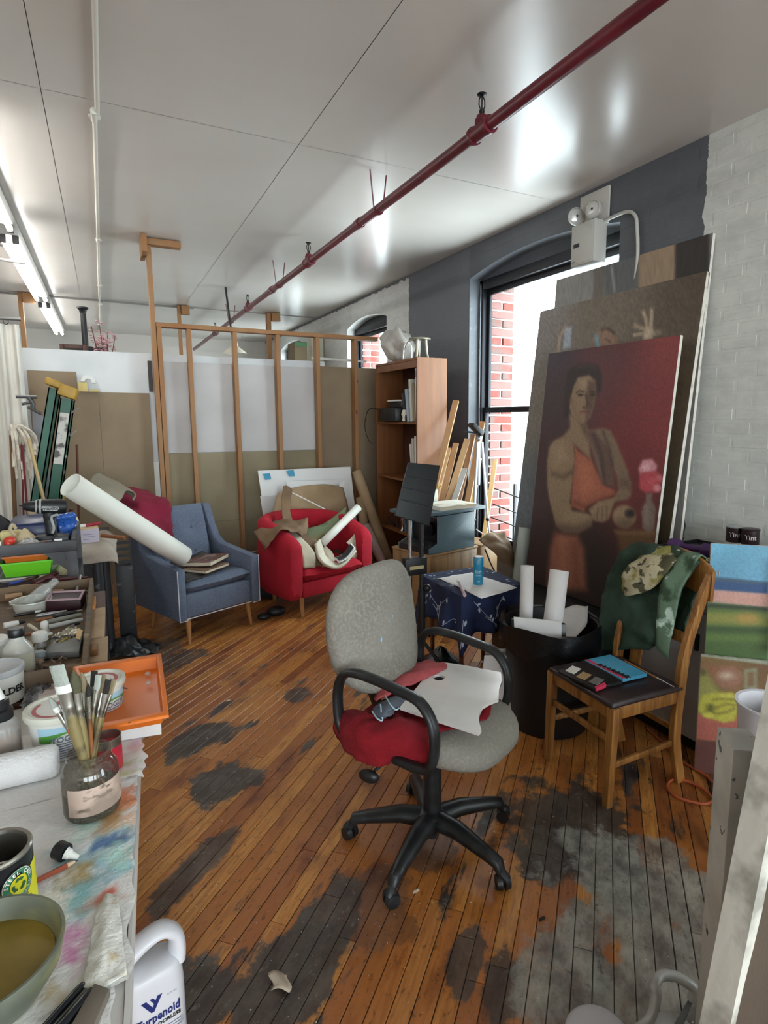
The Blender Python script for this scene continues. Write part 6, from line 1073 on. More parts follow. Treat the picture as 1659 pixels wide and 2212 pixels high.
# ---------------------------------------------------------------- emergency light on the wall
m_elec = mat('cream_grey_enamel', '#b7b5ad', .5); m_lens = mat('clear_lens', '#c4c3be', .12, .2)
T = thing('emergency_light', 'cream emergency light box with two lamp heads above the window corner', 'emergency light', (2.99, 3.2, 2.75)); XE = 2.885
y0, y1 = onx(1283, 520, XE).y, onx(1234, 520, XE).y; z0, z1 = onx(1258, 570, XE).z, onx(1258, 481, XE).z
B().box(XE, WX-.004, y0, y1, z0, z1).build('box', m_elec, T, bev=.006); B().box(XE-.004, XE-.0005, y0+.012, y1-.012, z0+.012, z1-.012).build('cover', m_elec, T, bev=.003); B().box(XE-.0055, XE-.0045, y1-.085, y1-.03, z0+.115, z0+.14).build('window_slot', mat('black_slot', '#101014', .3), T); B().box(XE-.0055, XE-.0045, y1-.05, y1-.02, z0+.02, z0+.03).build('badge', m_grycard, T)
B().box(WX-.02, WX-.0055, y0-.02, y1+.03, z1-.02, CEIL-.03).build('back_plate', mat('pale_patch_paint', '#bdbab2', .7), T, bev=.003)
for y, ang in ((y0+.06, .2), (y1+.01, 1.2)):
    M = Matrix.Translation((XE+.045, y, z1+.075)) @ Matrix.Rotation(ang, 4, 'Z') @ Matrix.Rotation(-pi/2, 4, 'Y'); b = B(); b.lathe([(.012, -.05), (.035, -.045), (.056, -.01), (.058, .012), (.052, .016), (.05, .008), (.002, .006)], 24, M); h = b.build('lamp_head', m_elec, T, sm=40); b = B(); b.lathe([(.05, .0085), (.03, .018), (.002, .020)], 24, M); b.build('lens', m_lens, h, sm=50); b = B(); b.ball(M @ V(0, 0, .02), .008, n=8); b.build('bulb', m_blk, h, sm=50)
    b = B(); b.tube([(XE+.06, y, z1-.004), (XE+.06, y, z1+.05)], .012, 8); b.build('neck', m_elec, h, sm=40)
b = B(); b.tube(catmull([onx(1300, 480, 2.97), onx(1330, 466, 2.97), onx(1357, 457, 2.975), onx(1372, 466, 2.975), onx(1376, 490, 2.975), onx(1377, 560, 2.975), V(2.975, 2.80, 2.3)], 6), .011, 10); b.build('conduit', m_elec, T, sm=50)

# ---------------------------------------------------------------- white cabinet, dumbbell, tins
m_wcab = mat('grey_white_laminate', '#a5a2a0', .5, var=[('#989593', 2, .4, .7)])
T = thing('white_cabinet', 'grey-white cabinet behind the oak chair carrying the dumbbell', 'cabinet', (2.65, 1.7, 0)); B().box(2.40, 2.96, 1.66, 2.14, .06, .90).build('body', m_wcab, T, bev=.004); B().box(2.384, 2.3995, 1.67, 2.13, .07, .70).build('door', m_wcab, T, bev=.003); B().box(2.378, 2.3995, 1.67, 2.13, .715, .89).build('drawer', m_wcab, T, bev=.003); B().box(2.37, 2.97, 1.65, 2.15, .901, .925).build('top', m_wcab, T, bev=.004); B().box(2.42, 2.94, 1.68, 2.12, 0, .0595).build('plinth', m_blackbox, T)
for y in (1.74,): B().box(2.366, 2.3835, y-.008, y+.008, .52, .60).build('handle', m_blk, T, bev=.003)
T = thing('black_tray', 'shallow black tray on the white cabinet', 'tray', (2.5, 1.85, .926)); b = B(); b.box(2.385, 2.78, 1.66, 2.08, .9265, .936); b.box(2.385, 2.393, 1.66, 2.08, .9365, .952); b.box(2.772, 2.78, 1.66, 2.08, .9365, .952); b.box(2.3935, 2.7715, 1.66, 1.668, .9365, .952); b.box(2.3935, 2.7715, 2.072, 2.08, .9365, .952); b.build('tray', m_blk, T)
m_purp = mat('purple_vinyl', '#4b2a5e', .55); T = thing('dumbbell', 'purple dumbbell resting on the black tray', 'dumbbell', (2.46, 1.88, .937)); p, r = V(2.455, 1.955, .974), V(2.495, 1.80, .974); d = (r-p).normalized()
for c, nm in ((p, 'head'), (r, 'head')): b = B(); b.tube([c-d*.034, c-d*.026, c+d*.026, c+d*.034], [.024, .036, .036, .024], 6); b.build(nm, m_purp, T, bev=.006)
b = B(); b.tube([p, p.lerp(r, .5), r], [.014, .016, .014], 12); b.build('grip', m_purp, T, sm=50)
T = thing('yellow_ring', 'thin pale yellow ring hanging off the black tray', 'ring', (2.40, 1.70, .95)); b = B(); b.tube([(2.40+.028*cos(a), 1.705+.028*sin(a), .957) for a in [2*pi*i/20 for i in range(21)]], .0035, 6, False); b.build('ring', mat('pale_yellow_plastic', '#d8cf8a', .5), T, sm=60)
m_tin = mat('dark_brown_tin', '#2c1d1f', .35)
T = thing('wall_cabinet', 'narrow grey cabinet against the white brick wall behind the landscape canvas', 'cabinet', (2.88, 1.25, 0)); B().box(2.79, 2.985, .80, 1.63, 0, .94).build('body', m_wcab, T, bev=.003); B().box(2.785, 2.99, .79, 1.64, .9405, .955).build('top', m_wcab, T, bev=.003)
for k, (px, py, lb) in enumerate(((1586, 1166, 'dark tin with script lettering on the wall cabinet, the left one'), (1620, 1171, 'dark tin with script lettering on the wall cabinet, the right one'))):
    p = onx(px, py, 2.88); p = V(2.88, p.y, .9555); T = thing('paint_tin', lb, 'tin', p, group='dark tins on the wall cabinet'); b = B(); M = XF(p); hh = .075; b.lathe([(.04, 0), (.042, .003), (.042, hh)], 24, M); b.build('body', m_tin, T, sm=40); B().lathe([(.043, hh+.0005), (.044, hh+.006), (.038, hh+.009), (.002, hh+.008)], 24, M).build('lid', m_slv if k == 0 else m_tin, T, sm=40)
    b = B(); text_b(b, 'Tint', .034, fn=lambda x, y_, p=p: (p.x+.0425*cos(pi+.6+x/.0425), p.y+.0425*sin(pi+.6+x/.0425), p.z+.03+y_)); b.build('lettering', m_offw, T)

# ---------------------------------------------------------------- still-life and landscape canvases at right
c8 = (1420, 1100, 3.35); P8 = lambda pts, c, s=.015, a=1: poly(pts, c, s, 1.3, a, c8); E8 = lambda x, y, a_, b_, c, s=.015, al=1: elli(x, y, a_, b_, c, s, al, c8, 1.3); L8 = lambda pts, w_, c, s=.01, a=1: line(pts, w_, c, s, a, c8)
rr_ = V(.72, -.69, 0).normalized(); nb = V(.69, .72, 0).normalized(); up = lambda z: nb*(.06*z)+V(0, 0, z)
S0 = V(2.272, 1.632, 0)
still = [grad([(0, 0, (118, 92, 46)), (.5, .05, (108, 78, 42)), (1, 0, (112, 96, 60)), (0, .5, (112, 100, 44)), (.6, .4, (128, 88, 58)), (1, .5, (104, 84, 56))]), P8([(300, 1120), (560, 1140), (560, 1300), (420, 1240)], (148, 86, 66), .06, .6), P8([(230, 1480), (800, 1500), (800, 1720), (230, 1660)], (158, 82, 66)), P8([(230, 1662), (800, 1716), (800, 2100), (230, 2100)], (92, 52, 44)), E8(520, 1220, 95, 80, (140, 98, 74), .03), E8(500, 1205, 50, 26, (196, 176, 150), .04, .8),
    P8([(300, 1160), (340, 1150), (400, 1250), (450, 1320), (420, 1420), (300, 1440), (280, 1360)], (134, 132, 60), .03), E8(330, 1180, 22, 26, (74, 66, 30), .02, .8), P8([(285, 1440), (320, 1350), (400, 1325), (540, 1325), (598, 1370), (590, 1450), (560, 1530), (480, 1545), (400, 1520), (330, 1500)], (168, 164, 40), .02), L8([(400, 1380), (470, 1370), (560, 1380)], 14, (122, 116, 24), .02), L8([(420, 1440), (500, 1410), (580, 1420)], 14, (126, 118, 26), .02), L8([(340, 1470), (430, 1480), (500, 1470), (560, 1440)], 14, (120, 112, 26), .02), E8(385, 1440, 30, 30, (84, 84, 24), .03), E8(370, 1490, 34, 20, (190, 184, 50), .02), E8(500, 1350, 50, 14, (190, 186, 70), .02, .7),
    P8([(630, 1160), (720, 1150), (720, 1300), (630, 1300)], (128, 132, 104)), P8([(650, 1180), (700, 1175), (700, 1280), (650, 1285)], (120, 92, 58)), P8([(290, 1000), (800, 1060), (800, 1125), (290, 1060)], (142, 150, 128), .012), mottle(1, .12)]
canvas('still_life_canvas', 'still-life canvas of yellow gourds on a red table standing on the floor at right', S0+up(.545), S0+up(.545)+rr_*.62, S0+up(.002), .022, still, 110, 100, 1.0, .9)
land = [lambda U, W, rgb, uv: np.array([98, 164, 192], float)+rgb, grad([(0, 0, (96, 168, 198)), (1, 0, (104, 166, 188)), (.5, .25, (92, 156, 186)), (.2, .15, (84, 148, 176)), (.8, .3, (110, 172, 190))]), P8([(340, 486), (560, 505), (800, 530), (800, 620), (335, 580)], (34, 72, 118)), P8([(340, 486), (560, 505), (800, 530), (800, 545), (340, 512)], (60, 84, 100)), P8([(335, 578), (800, 612), (800, 715), (330, 668)], (192, 142, 126)), E8(380, 630, 26, 30, (150, 92, 82), .03, .7), P8([(330, 668), (800, 712), (800, 1100), (310, 1100)], (64, 92, 36)), P8([(325, 682), (800, 712), (800, 738), (320, 704)], (42, 54, 30)), P8([(325, 735), (800, 760), (800, 850), (318, 830)], (128, 128, 46), .05), E8(650, 790, 70, 34, (176, 130, 50), .06, .8), P8([(318, 850), (800, 860), (800, 895), (318, 880)], (50, 74, 30), .03), P8([(312, 900), (800, 920), (800, 960), (312, 950)], (92, 116, 44), .04, .7), mottle(1, .1)]
L0 = S0+nb*.03
canvas('landscape_canvas', 'landscape canvas of blue sky and green bands standing behind the still life', L0+up(1.045)+rr_*.02, L0+up(1.045)+rr_*.42, L0+up(.42)+rr_*.02, .02, land, 70, 100, 1.0, .9)
S1 = S0+rr_*.30-nb*.045
strip = [grad([(0, 0, (120, 124, 96)), (0, 1, (96, 104, 86)), (.3, .5, (176, 136, 120)), (1, .5, (150, 140, 116))]), mottle(1, .12)]
canvas('narrow_canvas', 'narrow olive and pink canvas at the right edge in front of the landscape', S1+up(1.0), S1+up(1.0)+rr_*.3, S1+up(.62), .02, strip, 30, 40, 1.0)
T = thing('canvas_easel_ledge', 'grey wooden ledge holding up the narrow canvas at the right edge', 'easel', S1); b = B(); q = S1+up(.60); b.hexa([q-nb*.03, q-nb*.03+rr_*.35, q+nb*.03+rr_*.35, q+nb*.03, q-nb*.03+V(0, 0, .018), q-nb*.03+rr_*.35+V(0, 0, .018), q+nb*.03+rr_*.35+V(0, 0, .018), q+nb*.03+V(0, 0, .018)]); b.build('ledge', mat('grey_weathered_wood', '#7d7a72', .7), T, bev=.002)
b = B(); q = S1+rr_*.30; b.hexa([q, q+rr_*.04, q+rr_*.04+nb*.03, q+nb*.03, q+up(.598), q+up(.598)+rr_*.04, q+up(.598)+rr_*.04+nb*.03, q+up(.598)+nb*.03]); b.build('leg', mat('grey_weathered_wood', '#7d7a72', .7), T, bev=.002)
pc = V(1.99, 1.155, 0); T = thing('white_pail', 'white tapered pail standing at right before the still life', 'pail', pc+V(0, 0, .28)); b = B(); b.lathe([(.07, .281), (.074, .283), (.105, .60), (.112, .604), (.112, .612), (.10, .61), (.07, .30), (.002, .298)], 32, XF(pc)); b.build('body', mat('white_pail_plastic', '#c9c7cb', .45), T, sm=40)
T = thing('low_stool', 'low brown stool under the white pail', 'stool', pc); b = B(); b.box(pc.x-.12, pc.x+.12, pc.y-.12, pc.y+.12, .25, .28); b.build('seat', m_brownw, T, bev=.004)
for sx in (-1, 1):
    for sy in (-1, 1): b = B(); b.box(pc.x+sx*.1-.015, pc.x+sx*.1+.015, pc.y+sy*.1-.015, pc.y+sy*.1+.015, 0, .2495); b.build('leg', m_brownw, T, bev=.003)
m_speck = mat('white_paint_black_specks', '#c6c6bf', .6, var=[('#1d1d1c', 24, .675, .69), ('#a3a29a', 5, .45, .7)], bump=(40, .15))
T = thing('white_post', 'white black-speckled post standing upright beside the near canvas', 'post', (1.2, .80, 0)); b = B(); MPo = XF((1.235, .775, 0), R(-35)); b.box(-.036, .036, -.05, .05, .0, .875, MPo); b.build('post', m_speck, T, bev=.004); b = B(); b.box(-.10, .10, -.09, .09, 0, .02, MPo @ Matrix.Translation((0, 0, 0))) if False else None
# near canvas, seen edge-on
A0, A1 = V(.665, .473, .004), V(1.030, .523, 1.50); th = V(-.004, .046, 0); f_ = V(1, .02, 0)
T = thing('near_canvas', 'large dark canvas at the right edge seen along its smudged white side', 'painting', A0)
m_near = mat('smudged_white_canvas_edge', '#bcbab0', .75, var=[('#4a4843', 6, .62, .72), ('#8d8b82', 14, .5, .66), ('#26241f', 26, .66, .68, (.35, .35, 1))], bump=(30, .3))
m_dark = mat('dark_umber_ground', '#3a3026', .75, var=[('#4a3e31', 3, .4, .7), ('#8a877d', 7, .68, .74)], bump=(120, .1))
rows = 26; b = B(); vs = []
for i in range(rows+1):
    t = i/rows; p = A0.lerp(A1, t); w_ = .010+.010*n3(t*6, 2)+.006*n3(t*17, 5); vs += [p+th, p, p+f_*max(.001, w_*2.2)+V(0, -.0012, 0)]
b.add(vs, [f for i in range(rows) for f in ((i*3, (i+1)*3, (i+1)*3+1, i*3+1), (i*3+1, (i+1)*3+1, (i+1)*3+2, i*3+2))]); b.build('canvas_edge', m_near, T, sm=30)
b = B(); q = [A0, A0+f_*.9, A0+f_*.9+th, A0+th, A1, A1+f_*.6, A1+f_*.6+th, A1+th]; b.hexa([p+V(.0006, 0, 0) for p in q]); b.build('painted_face', m_dark, T)
# bent tube and white lump at the bottom edge, orange cable
m_wtube = mat('white_chipped_steel', '#b9b9b5', .4, .2, var=[('#77777a', 8, .55, .7)]); tb_ = [onz(1365, 2235, .03), onz(1404, 2200, .05), onz(1418, 2150, .10), onz(1415, 2128, .12), onz(1428, 2108, .125), onz(1455, 2108, .12), onz(1480, 2120, .115), onz(1500, 2136, .10), onz(1495, 2160, .07)]
T = thing('bent_tube_handle', 'bent white steel tube handle standing on the floor at the bottom edge', 'handle bar', onz(1440, 2150, 0)); b = B(); b.tube(catmull(tb_, 5), .0135, 10); b.build('tube', m_wtube, T, sm=60); b = B(); b.hexa([onz(1498, 2140, .06), onz(1506, 2146, .06), onz(1468, 2235, .004), onz(1445, 2235, .004), onz(1498, 2138, .075), onz(1506, 2144, .075), onz(1468, 2232, .018), onz(1445, 2232, .018)]); b.build('flat_bar', mat('grey_flat_steel', '#6f706e', .5, .4), T, bev=.002); b = B(); p = onz(1440, 2222, .0); b.lathe([(.05, .002), (.05, .02), (.04, .026), (.002, .027)], 20, XF(p+V(.0, -.02, 0))); b.build('foot_disc', m_wtube, T, sm=40)
T = thing('white_lump', 'rounded white paint-crusted lid on the floor at the bottom edge', 'lid', onz(1290, 2230, 0)); b = B(); M = XF(onz(1290, 2262, 0)); b.lathe([(.075, .002), (.085, .015), (.082, .035), (.065, .05), (.03, .055), (.002, .056)], 28, M); b.build('dome', mat('crusted_white_paint', '#c9c8cc', .5, var=[('#2a2a2c', 18, .68, .70)], bump=(20, .4)), T, sm=60)
m_orc = mat('orange_cable_rubber', '#a5502c', .5); b = B(); c = onz(1492, 1698, .008); loop = [V(c.x+.155*cos(a)*1.0+.03*cos(a+2), c.y+.105*sin(a), .008+.004*sin(2*a)) for a in [2*pi*i/26 for i in range(24)]]
b.tube(catmull([onz(1400, 1575, .008), onz(1440, 1612, .008), onz(1475, 1645, .008), onz(1520, 1672, .009)]+[onz(1538, 1690, .009), onz(1545, 1715, .009), onz(1530, 1735, .009), onz(1495, 1732, .009), onz(1460, 1720, .009), onz(1441, 1700, .009), onz(1452, 1684, .009), onz(1480, 1686, .010), onz(1515, 1702, .011), onz(1545, 1730, .012), onz(1570, 1760, .009)], 6), .0065, 8); tag(b.build('extension_cable', m_orc, None, sm=60), 'orange extension cable looped on the floor behind the oak chair', 'cable')
# litter on the floor
m_chip = mat('pale_paint_chip', '#b9ab97', .8)
T = thing('paint_chip', 'curled pale paint chip on the dark floor patch at bottom centre', 'paint chip', onz(605, 2122, 0)); b = B(); b.grid(lambda u, v: onz(585+40*u+6*sin(v*5), 2140-38*v-6*sin(u*4), .004+.012*abs(sin(u*3+v))), 8, 6); b.build('chip', m_chip, T, sm=70, solid=.002)
for px, py, lb in ((492, 1513, 'small pale splinter on the floor right of the orange tray'), (898, 1925, 'tiny pale chip on the floor left of the front caster'), (1170, 1985, 'dark crumb on the floor right of the front caster')):
    T = thing('floor_scrap', lb, 'scrap', onz(px, py, 0)); p = onz(px, py, .003); b = B(); b.hexa([p+V(-.012, -.004, -.0025), p+V(.013, -.003, -.0025), p+V(.010, .005, -.0025), p+V(-.010, .004, -.0025), p+V(-.010, -.003, .003), p+V(.012, -.002, .006), p+V(.009, .004, .004), p+V(-.009, .003, .003)]); b.build('scrap', m_chip if 'dark' not in lb else m_blackbox, T)
# ---------------------------------------------------------------- work table, paper towels
ZT = .87
m_tabw = mat('white_laminate_table', '#c9c7c2', .5, var=[('#a5a29b', 5, .5, .7)]); m_lip = mat('white_table_lip', '#c6c3bf', .45, var=[('#8f8f93', 20, .62, .7)])
T = thing('work_table', 'long white work table at the left covered in paper towels and tools', 'table', (-.6, 1.6, 0))
XE = lambda y: .016+.0675*(y-1.34)                       # the table is set a little askew
b = B(); b.hexa([V(-1.3, .3, ZT-.045), V(XE(.3)-.003, .3, ZT-.045), V(XE(1.74)-.003, 1.74, ZT-.045), V(-1.3, 1.74, ZT-.045), V(-1.3, .3, ZT-.004), V(XE(.3)-.003, .3, ZT-.004), V(XE(1.74)-.003, 1.74, ZT-.004), V(-1.3, 1.74, ZT-.004)]); b.build('tabletop', m_tabw, T, bev=.004)
b = B(); b.hexa([V(XE(.3)-.0025, .3, ZT-.05), V(XE(.3)+.0025, .3, ZT-.05), V(XE(1.74)+.0025, 1.74, ZT-.05), V(XE(1.74)-.0025, 1.74, ZT-.05), V(XE(.3)-.0025, .3, ZT+.001), V(XE(.3)+.0025, .3, ZT+.001), V(XE(1.74)+.0025, 1.74, ZT+.001), V(XE(1.74)-.0025, 1.74, ZT+.001)]); b.build('edge_strip', m_lip, T)
for x in (-1.25, -.10):
    for y in (.36, 1.66): B().box(x-.025, x+.025, y-.025, y+.025, 0, ZT-.0455).build('leg', m_tabw, T, bev=.004)
m_towel = mat('stained_paper_towel', '#dddcd8', .85, vcol=True, bump=(150, .25))
STN = [(.93, .36, .10, .06, '#c9742f'), (.86, .42, .12, .07, '#b98a48'), (.95, .33, .08, .04, '#d0805a'), (.80, .52, .25, .07, '#9fc0c4'), (.84, .60, .16, .06, '#6ea3b4'), (.86, .50, .12, .025, '#3f5f8f'), (.74, .58, .10, .04, '#a58c56'), (.76, .66, .09, .05, '#7fb0b6'), (.86, .68, .12, .02, '#b06a4a'), (.74, .78, .08, .05, '#c27aa6'), (.90, .66, .05, .02, '#c4503a'), (.93, .17, .10, .025, '#8fa055'), (.90, .22, .12, .02, '#a9b37a'), (.80, .22, .06, .02, '#5d6468'), (.98, .08, .06, .03, '#c9a9ac'), (.92, .55, .08, .05, '#a9cfc6'), (.97, .42, .05, .05, '#d8b59a'), (.72, .40, .10, .06, '#a9c3b8'), (.68, .86, .06, .03, '#b49a6a'), (.95, -.02, .05, .03, '#8fc79a'), (.99, .03, .05, .03, '#c9b3c9')]
def stain(x, y):
    c = [.72, .71, .69]
    u = (x+.30)/.30; v = (1.45-y)/.75
    for a, b_, ra, rb, h in STN:
        w_ = n3(x*34, y*34, a*9)*.8+n3(x*90, y*70, b_*5)*.5; d = math.hypot((u-a)/ra, (v-b_)/rb)+w_
        k = max(0, min(1, 1.25-d))*.85
        if k > 0: t = hx(h); c = [c[i]*(1-k)+t[i]*1.1*k for i in range(3)]
    return tuple(c)
def towel_piece(nm, label, x0, x1, y0, y1, z, nx=50, ny=60, seed=0, hang=0., edge=.012):
    b = B(); vs, cs = [], []
    for j in range(ny+1):
        for i in range(nx+1):
            u, v = i/nx, j/ny; x = x0+(x1-x0)*u+(edge*n3(v*9, seed) if u > .5 else 0)*(u-.5)*2; y = y0+(y1-y0)*v+edge*n3(u*7, seed+3)*(abs(v-.5)*2)
            zz_ = z+.0035*abs(n3(x*16+seed, y*16))+.0012*abs(n3(x*60, y*60))
            if x > .0035: zz_ = z-.35*(x-.0035)*hang
            cs.append(stain(x, y)); x += XE(y)*(.3+min(x, .0))/.3
            vs.append((x, y, zz_))
    b.add(vs, [(j*(nx+1)+i, j*(nx+1)+i+1, (j+1)*(nx+1)+i+1, (j+1)*(nx+1)+i) for j in range(ny) for i in range(nx)], None, cs); return tag(b.build(nm, m_towel, None, sm=80, vcol=True), label, 'paper towel')
towel_piece('paper_towel', 'paint-stained paper towel spread along the right edge of the work table', -.30, .001, .78, 1.30, ZT+.003, 90, 130, 1)
towel_piece('paper_towel', 'plain quilted paper towel at the near end of the work table', -.42, -.016, .42, .80, ZT+.0015, 60, 60, 5)
towel_piece('paper_towel', 'wrinkled paper towel under the jar, its torn edge over the table side', -.34, .012, 1.26, 1.56, ZT+.004, 60, 50, 9, 1, .02)
tag(cloth('torn_towel', [[V(-.055, .93, ZT+.009), V(-.045, .94, ZT+.013), V(-.030, .935, ZT+.009)], [V(-.066, .86, ZT+.009), V(-.048, .85, ZT+.016), V(-.026, .86, ZT+.009)], [V(-.074, .79, ZT+.008), V(-.05, .775, ZT+.012), V(-.022, .785, ZT+.007)]], mat('gold_stained_towel', '#d4d2ca', .85, var=[('#a88c58', 22, .56, .68)], bump=(150, .3)), None, .004, 40, .0008, 8, 2), 'torn strip of paper towel with a gold stain near the table edge', 'paper towel')

# ---------------------------------------------------------------- jar of brushes
def murky():
    M_ = bpy.data.materials.new('murky_jar_glass'); M_.use_nodes = True; nt = M_.node_tree; N = nt.nodes; L = nt.links; N.clear()
    o = N.new('ShaderNodeOutputMaterial'); a = N.new('ShaderNodeBsdfTransparent'); a.inputs[0].default_value = (.62, .60, .54, 1); c = N.new('ShaderNodeBsdfGlossy'); c.inputs['Roughness'].default_value = .06; d = N.new('ShaderNodeBsdfDiffuse'); d.inputs[0].default_value = (.16, .15, .12, 1)
    t = N.new('ShaderNodeTexNoise'); t.inputs['Scale'].default_value = 26; mr = N.new('ShaderNodeMapRange'); mr.inputs[1].default_value = .4; mr.inputs[2].default_value = .75; mr.inputs[3].default_value = .10; mr.inputs[4].default_value = .55; L.new(t.outputs[0], mr.inputs[0])
    m1 = N.new('ShaderNodeMixShader'); L.new(mr.outputs[0], m1.inputs[0]); L.new(a.outputs[0], m1.inputs[1]); L.new(d.outputs[0], m1.inputs[2])
    lw = N.new('ShaderNodeLayerWeight'); lw.inputs[0].default_value = .5; pw = N.new('ShaderNodeMath'); pw.operation = 'POWER'; L.new(lw.outputs['Facing'], pw.inputs[0]); pw.inputs[1].default_value = 4; f = N.new('ShaderNodeMath'); f.operation = 'MULTIPLY_ADD'; L.new(pw.outputs[0], f.inputs[0]); f.inputs[1].default_value = .5; f.inputs[2].default_value = .06
    m2 = N.new('ShaderNodeMixShader'); L.new(f.outputs[0], m2.inputs[0]); L.new(m1.outputs[0], m2.inputs[1]); L.new(c.outputs[0], m2.inputs[2]); L.new(m2.outputs[0], o.inputs[0]); return M_
m_murk = murky(); m_liq = mat('grey_brown_solvent', '#4a453a', .15)
JC = V(-.066, 1.182, ZT+.0075); T = thing('brush_jar', 'glass jar of grey solvent crammed with paintbrushes at the table edge', 'jar', JC); MJ = XF(JC)
b = B(); b.lathe([(.03, 0), (.044, .003), (.0475, .012), (.0475, .078), (.045, .090), (.038, .101), (.0355, .104), (.037, .108), (.0355, .111), (.037, .115), (.0365, .119), (.034, .119)], 36, MJ, cap=False); b.build('glass', m_murk, T, sm=50)
b = B(); b.lathe([(.002, .002), (.043, .004), (.0455, .012), (.0455, .050), (.002, .050)], 32, MJ); b.build('solvent', m_liq, T, sm=40)
aj = math.atan2(-JC.y, -JC.x); m_jlab = mat('smeared_pink_label', '#b9a293', .7, var=[('#5d4f45', 30, .54, .62, (1, 1, 2.2)), ('#8c7a6c', 12, .45, .6)])
b = B(); b.grid(lambda u, v: JC+V(.0482*cos(aj-.9+u*2.3), .0482*sin(aj-.9+u*2.3), .017+.052*v+.004*u), 26, 6); b.build('label', m_jlab, T, sm=60)
m_wh = mat('worn_brown_handle', '#7d4a26', .45, var=[('#4f321d', 20, .5, .7)]); m_oh = mat('olive_stained_handle', '#7a6d46', .5, var=[('#4a3f2a', 18, .5, .65)]); m_or = mat('orange_lacquer_handle', '#a85f2a', .35); m_fer = mat('tarnished_ferrule', '#a9a59b', .28, .9, var=[('#6b6358', 14, .5, .7)]); m_brf = {k: mat('bristle_'+k, c, .9, bump=(120, .4)) for k, c in (('grey', '#9aa097'), ('olive', '#4f4d38'), ('dark', '#26221e'), ('tan', '#8a7a5e'))}
m_bwhite = mat('white_paint_load', '#d9d8d2', .5)
BR = [(122, 1437, .0095, 'flat', m_oh, 'grey', 'tallest brush in the jar with a wide pale grey flat tip'), (106, 1505, .0045, 'round', m_or, 'grey', 'leftmost thin brush in the jar with a white tip'), (131, 1503, .005, 'round', m_oh, 'grey', 'thin silver brush second from the left in the jar'), (158, 1448, .008, 'round', m_oh, 'olive', 'brush with a fat rounded olive tip in the jar'), (176, 1452, .007, 'round', m_oh, 'tan', 'brush with a tan rounded tip behind the fat olive one'), (190, 1476, .0035, 'round', m_wh, 'dark', 'small dark pointed brush in the middle of the jar'), (189, 1495, .0075, 'filbert', m_or, 'olive', 'short filbert brush with an orange handle in front'), (204, 1449, .0045, 'flat', m_wh, 'dark', 'tall brown flat brush right of the jar middle'), (213, 1458, .004, 'flat', m_oh, 'grey', 'slim flat brush behind the brown one'), (220, 1457, .006, 'flat', m_oh, 'tan', 'silver-ferruled flat brush right of the brown one'), (234, 1468, .004, 'flat', m_oh, 'dark', 'thin brush second from the right in the jar'), (245, 1467, .0045, 'flat', m_oh, 'tan', 'rightmost thin olive brush in the jar'), (152, 1490, .0045, 'round', m_or, 'dark', 'orange-handled brush behind the wide grey one'), (140, 1535, .006, 'filbert', m_oh, 'grey', 'dull silver brush low on the left of the jar')]
for k, (px, py, r0, kind, mh, bk_, lb) in enumerate(BR):
    Yb = 1.182+.018*((k*7) % 5-2)/2; top = ony(px, py, Yb); bot = JC+V(.026*(-1 if top.x > JC.x else 1)*min(1, abs(top.x-JC.x)/.05)+.006*((k*3) % 4-1.5), .012*((k*5) % 5-2), .012)
    d = (top-bot); Ln = d.length; d.normalize(); T = thing('paintbrush', lb, 'paintbrush', bot, group='paintbrushes in the glass jar'); q = lambda t: bot+d*Ln*t
    bl_ = min(.16, r0*3.4/Ln+.05); fe = 1-bl_; fs = fe-.16
    b = B(); b.tube([q(0), q(.3), q(fs-.12), q(fs)], [r0*.4, r0*.75, r0*1.1, r0*.85], 10); b.build('handle', mh, T, sm=60)
    fl_ = kind != 'round'; s_ = V(.9, -.44, 0); s_ = (s_-d*s_.dot(d)).normalized()
    rings = []
    for t, w_ in ((fs-.01, .9), (fs+.03, .92), (fs+.035, 1.0), (fs+.05, .92), (fe-.05, 1.0), (fe, 1.05)):
        k_ = (t-fs)/(fe-fs); a_, c_ = (r0*w_*(1+.35*k_), r0*w_*(1-.45*k_)) if fl_ else (r0*w_, r0*w_); n_ = d.cross(s_); rings.append([q(t)+s_*a_*cos(2*pi*j/12)+n_*c_*sin(2*pi*j/12) for j in range(12)])
    b = B(); b.loft(rings); b.build('ferrule', m_fer, T, sm=50)
    rings = []
    for i in range(7):
        t = i/6; n_ = d.cross(s_)
        if kind == 'flat': a_, c_ = r0*1.4, r0*.6*(1-.6*t)
        elif kind == 'filbert': a_, c_ = r0*1.4*math.sqrt(max(.02, 1-t**2.4)), r0*.65*math.sqrt(max(.03, 1-t*t))
        else: a_ = c_ = r0*(1+.35*sin(pi*min(1, t*1.2)))*math.sqrt(max(.02, 1-t**2.2))
        rings.append([q(fe+(1-fe)*t)+s_*a_*cos(2*pi*j/12)+n_*c_*sin(2*pi*j/12) for j in range(12)])
    b = B(); b.loft(rings); b.build('bristles', m_brf[bk_], T, sm=60)
    if k < 3: b = B(); n_ = d.cross(s_); b.loft([[q(fe-.02+.05*t)+s_*(r0*1.47 if fl_ else r0*1.2)*cos(2*pi*j/12)+n_*(r0*.7 if fl_ else r0*1.2)*sin(2*pi*j/12) for j in range(12)] for t in (0, .4, 1)]); b.build('white_paint', m_bwhite, T, sm=60)

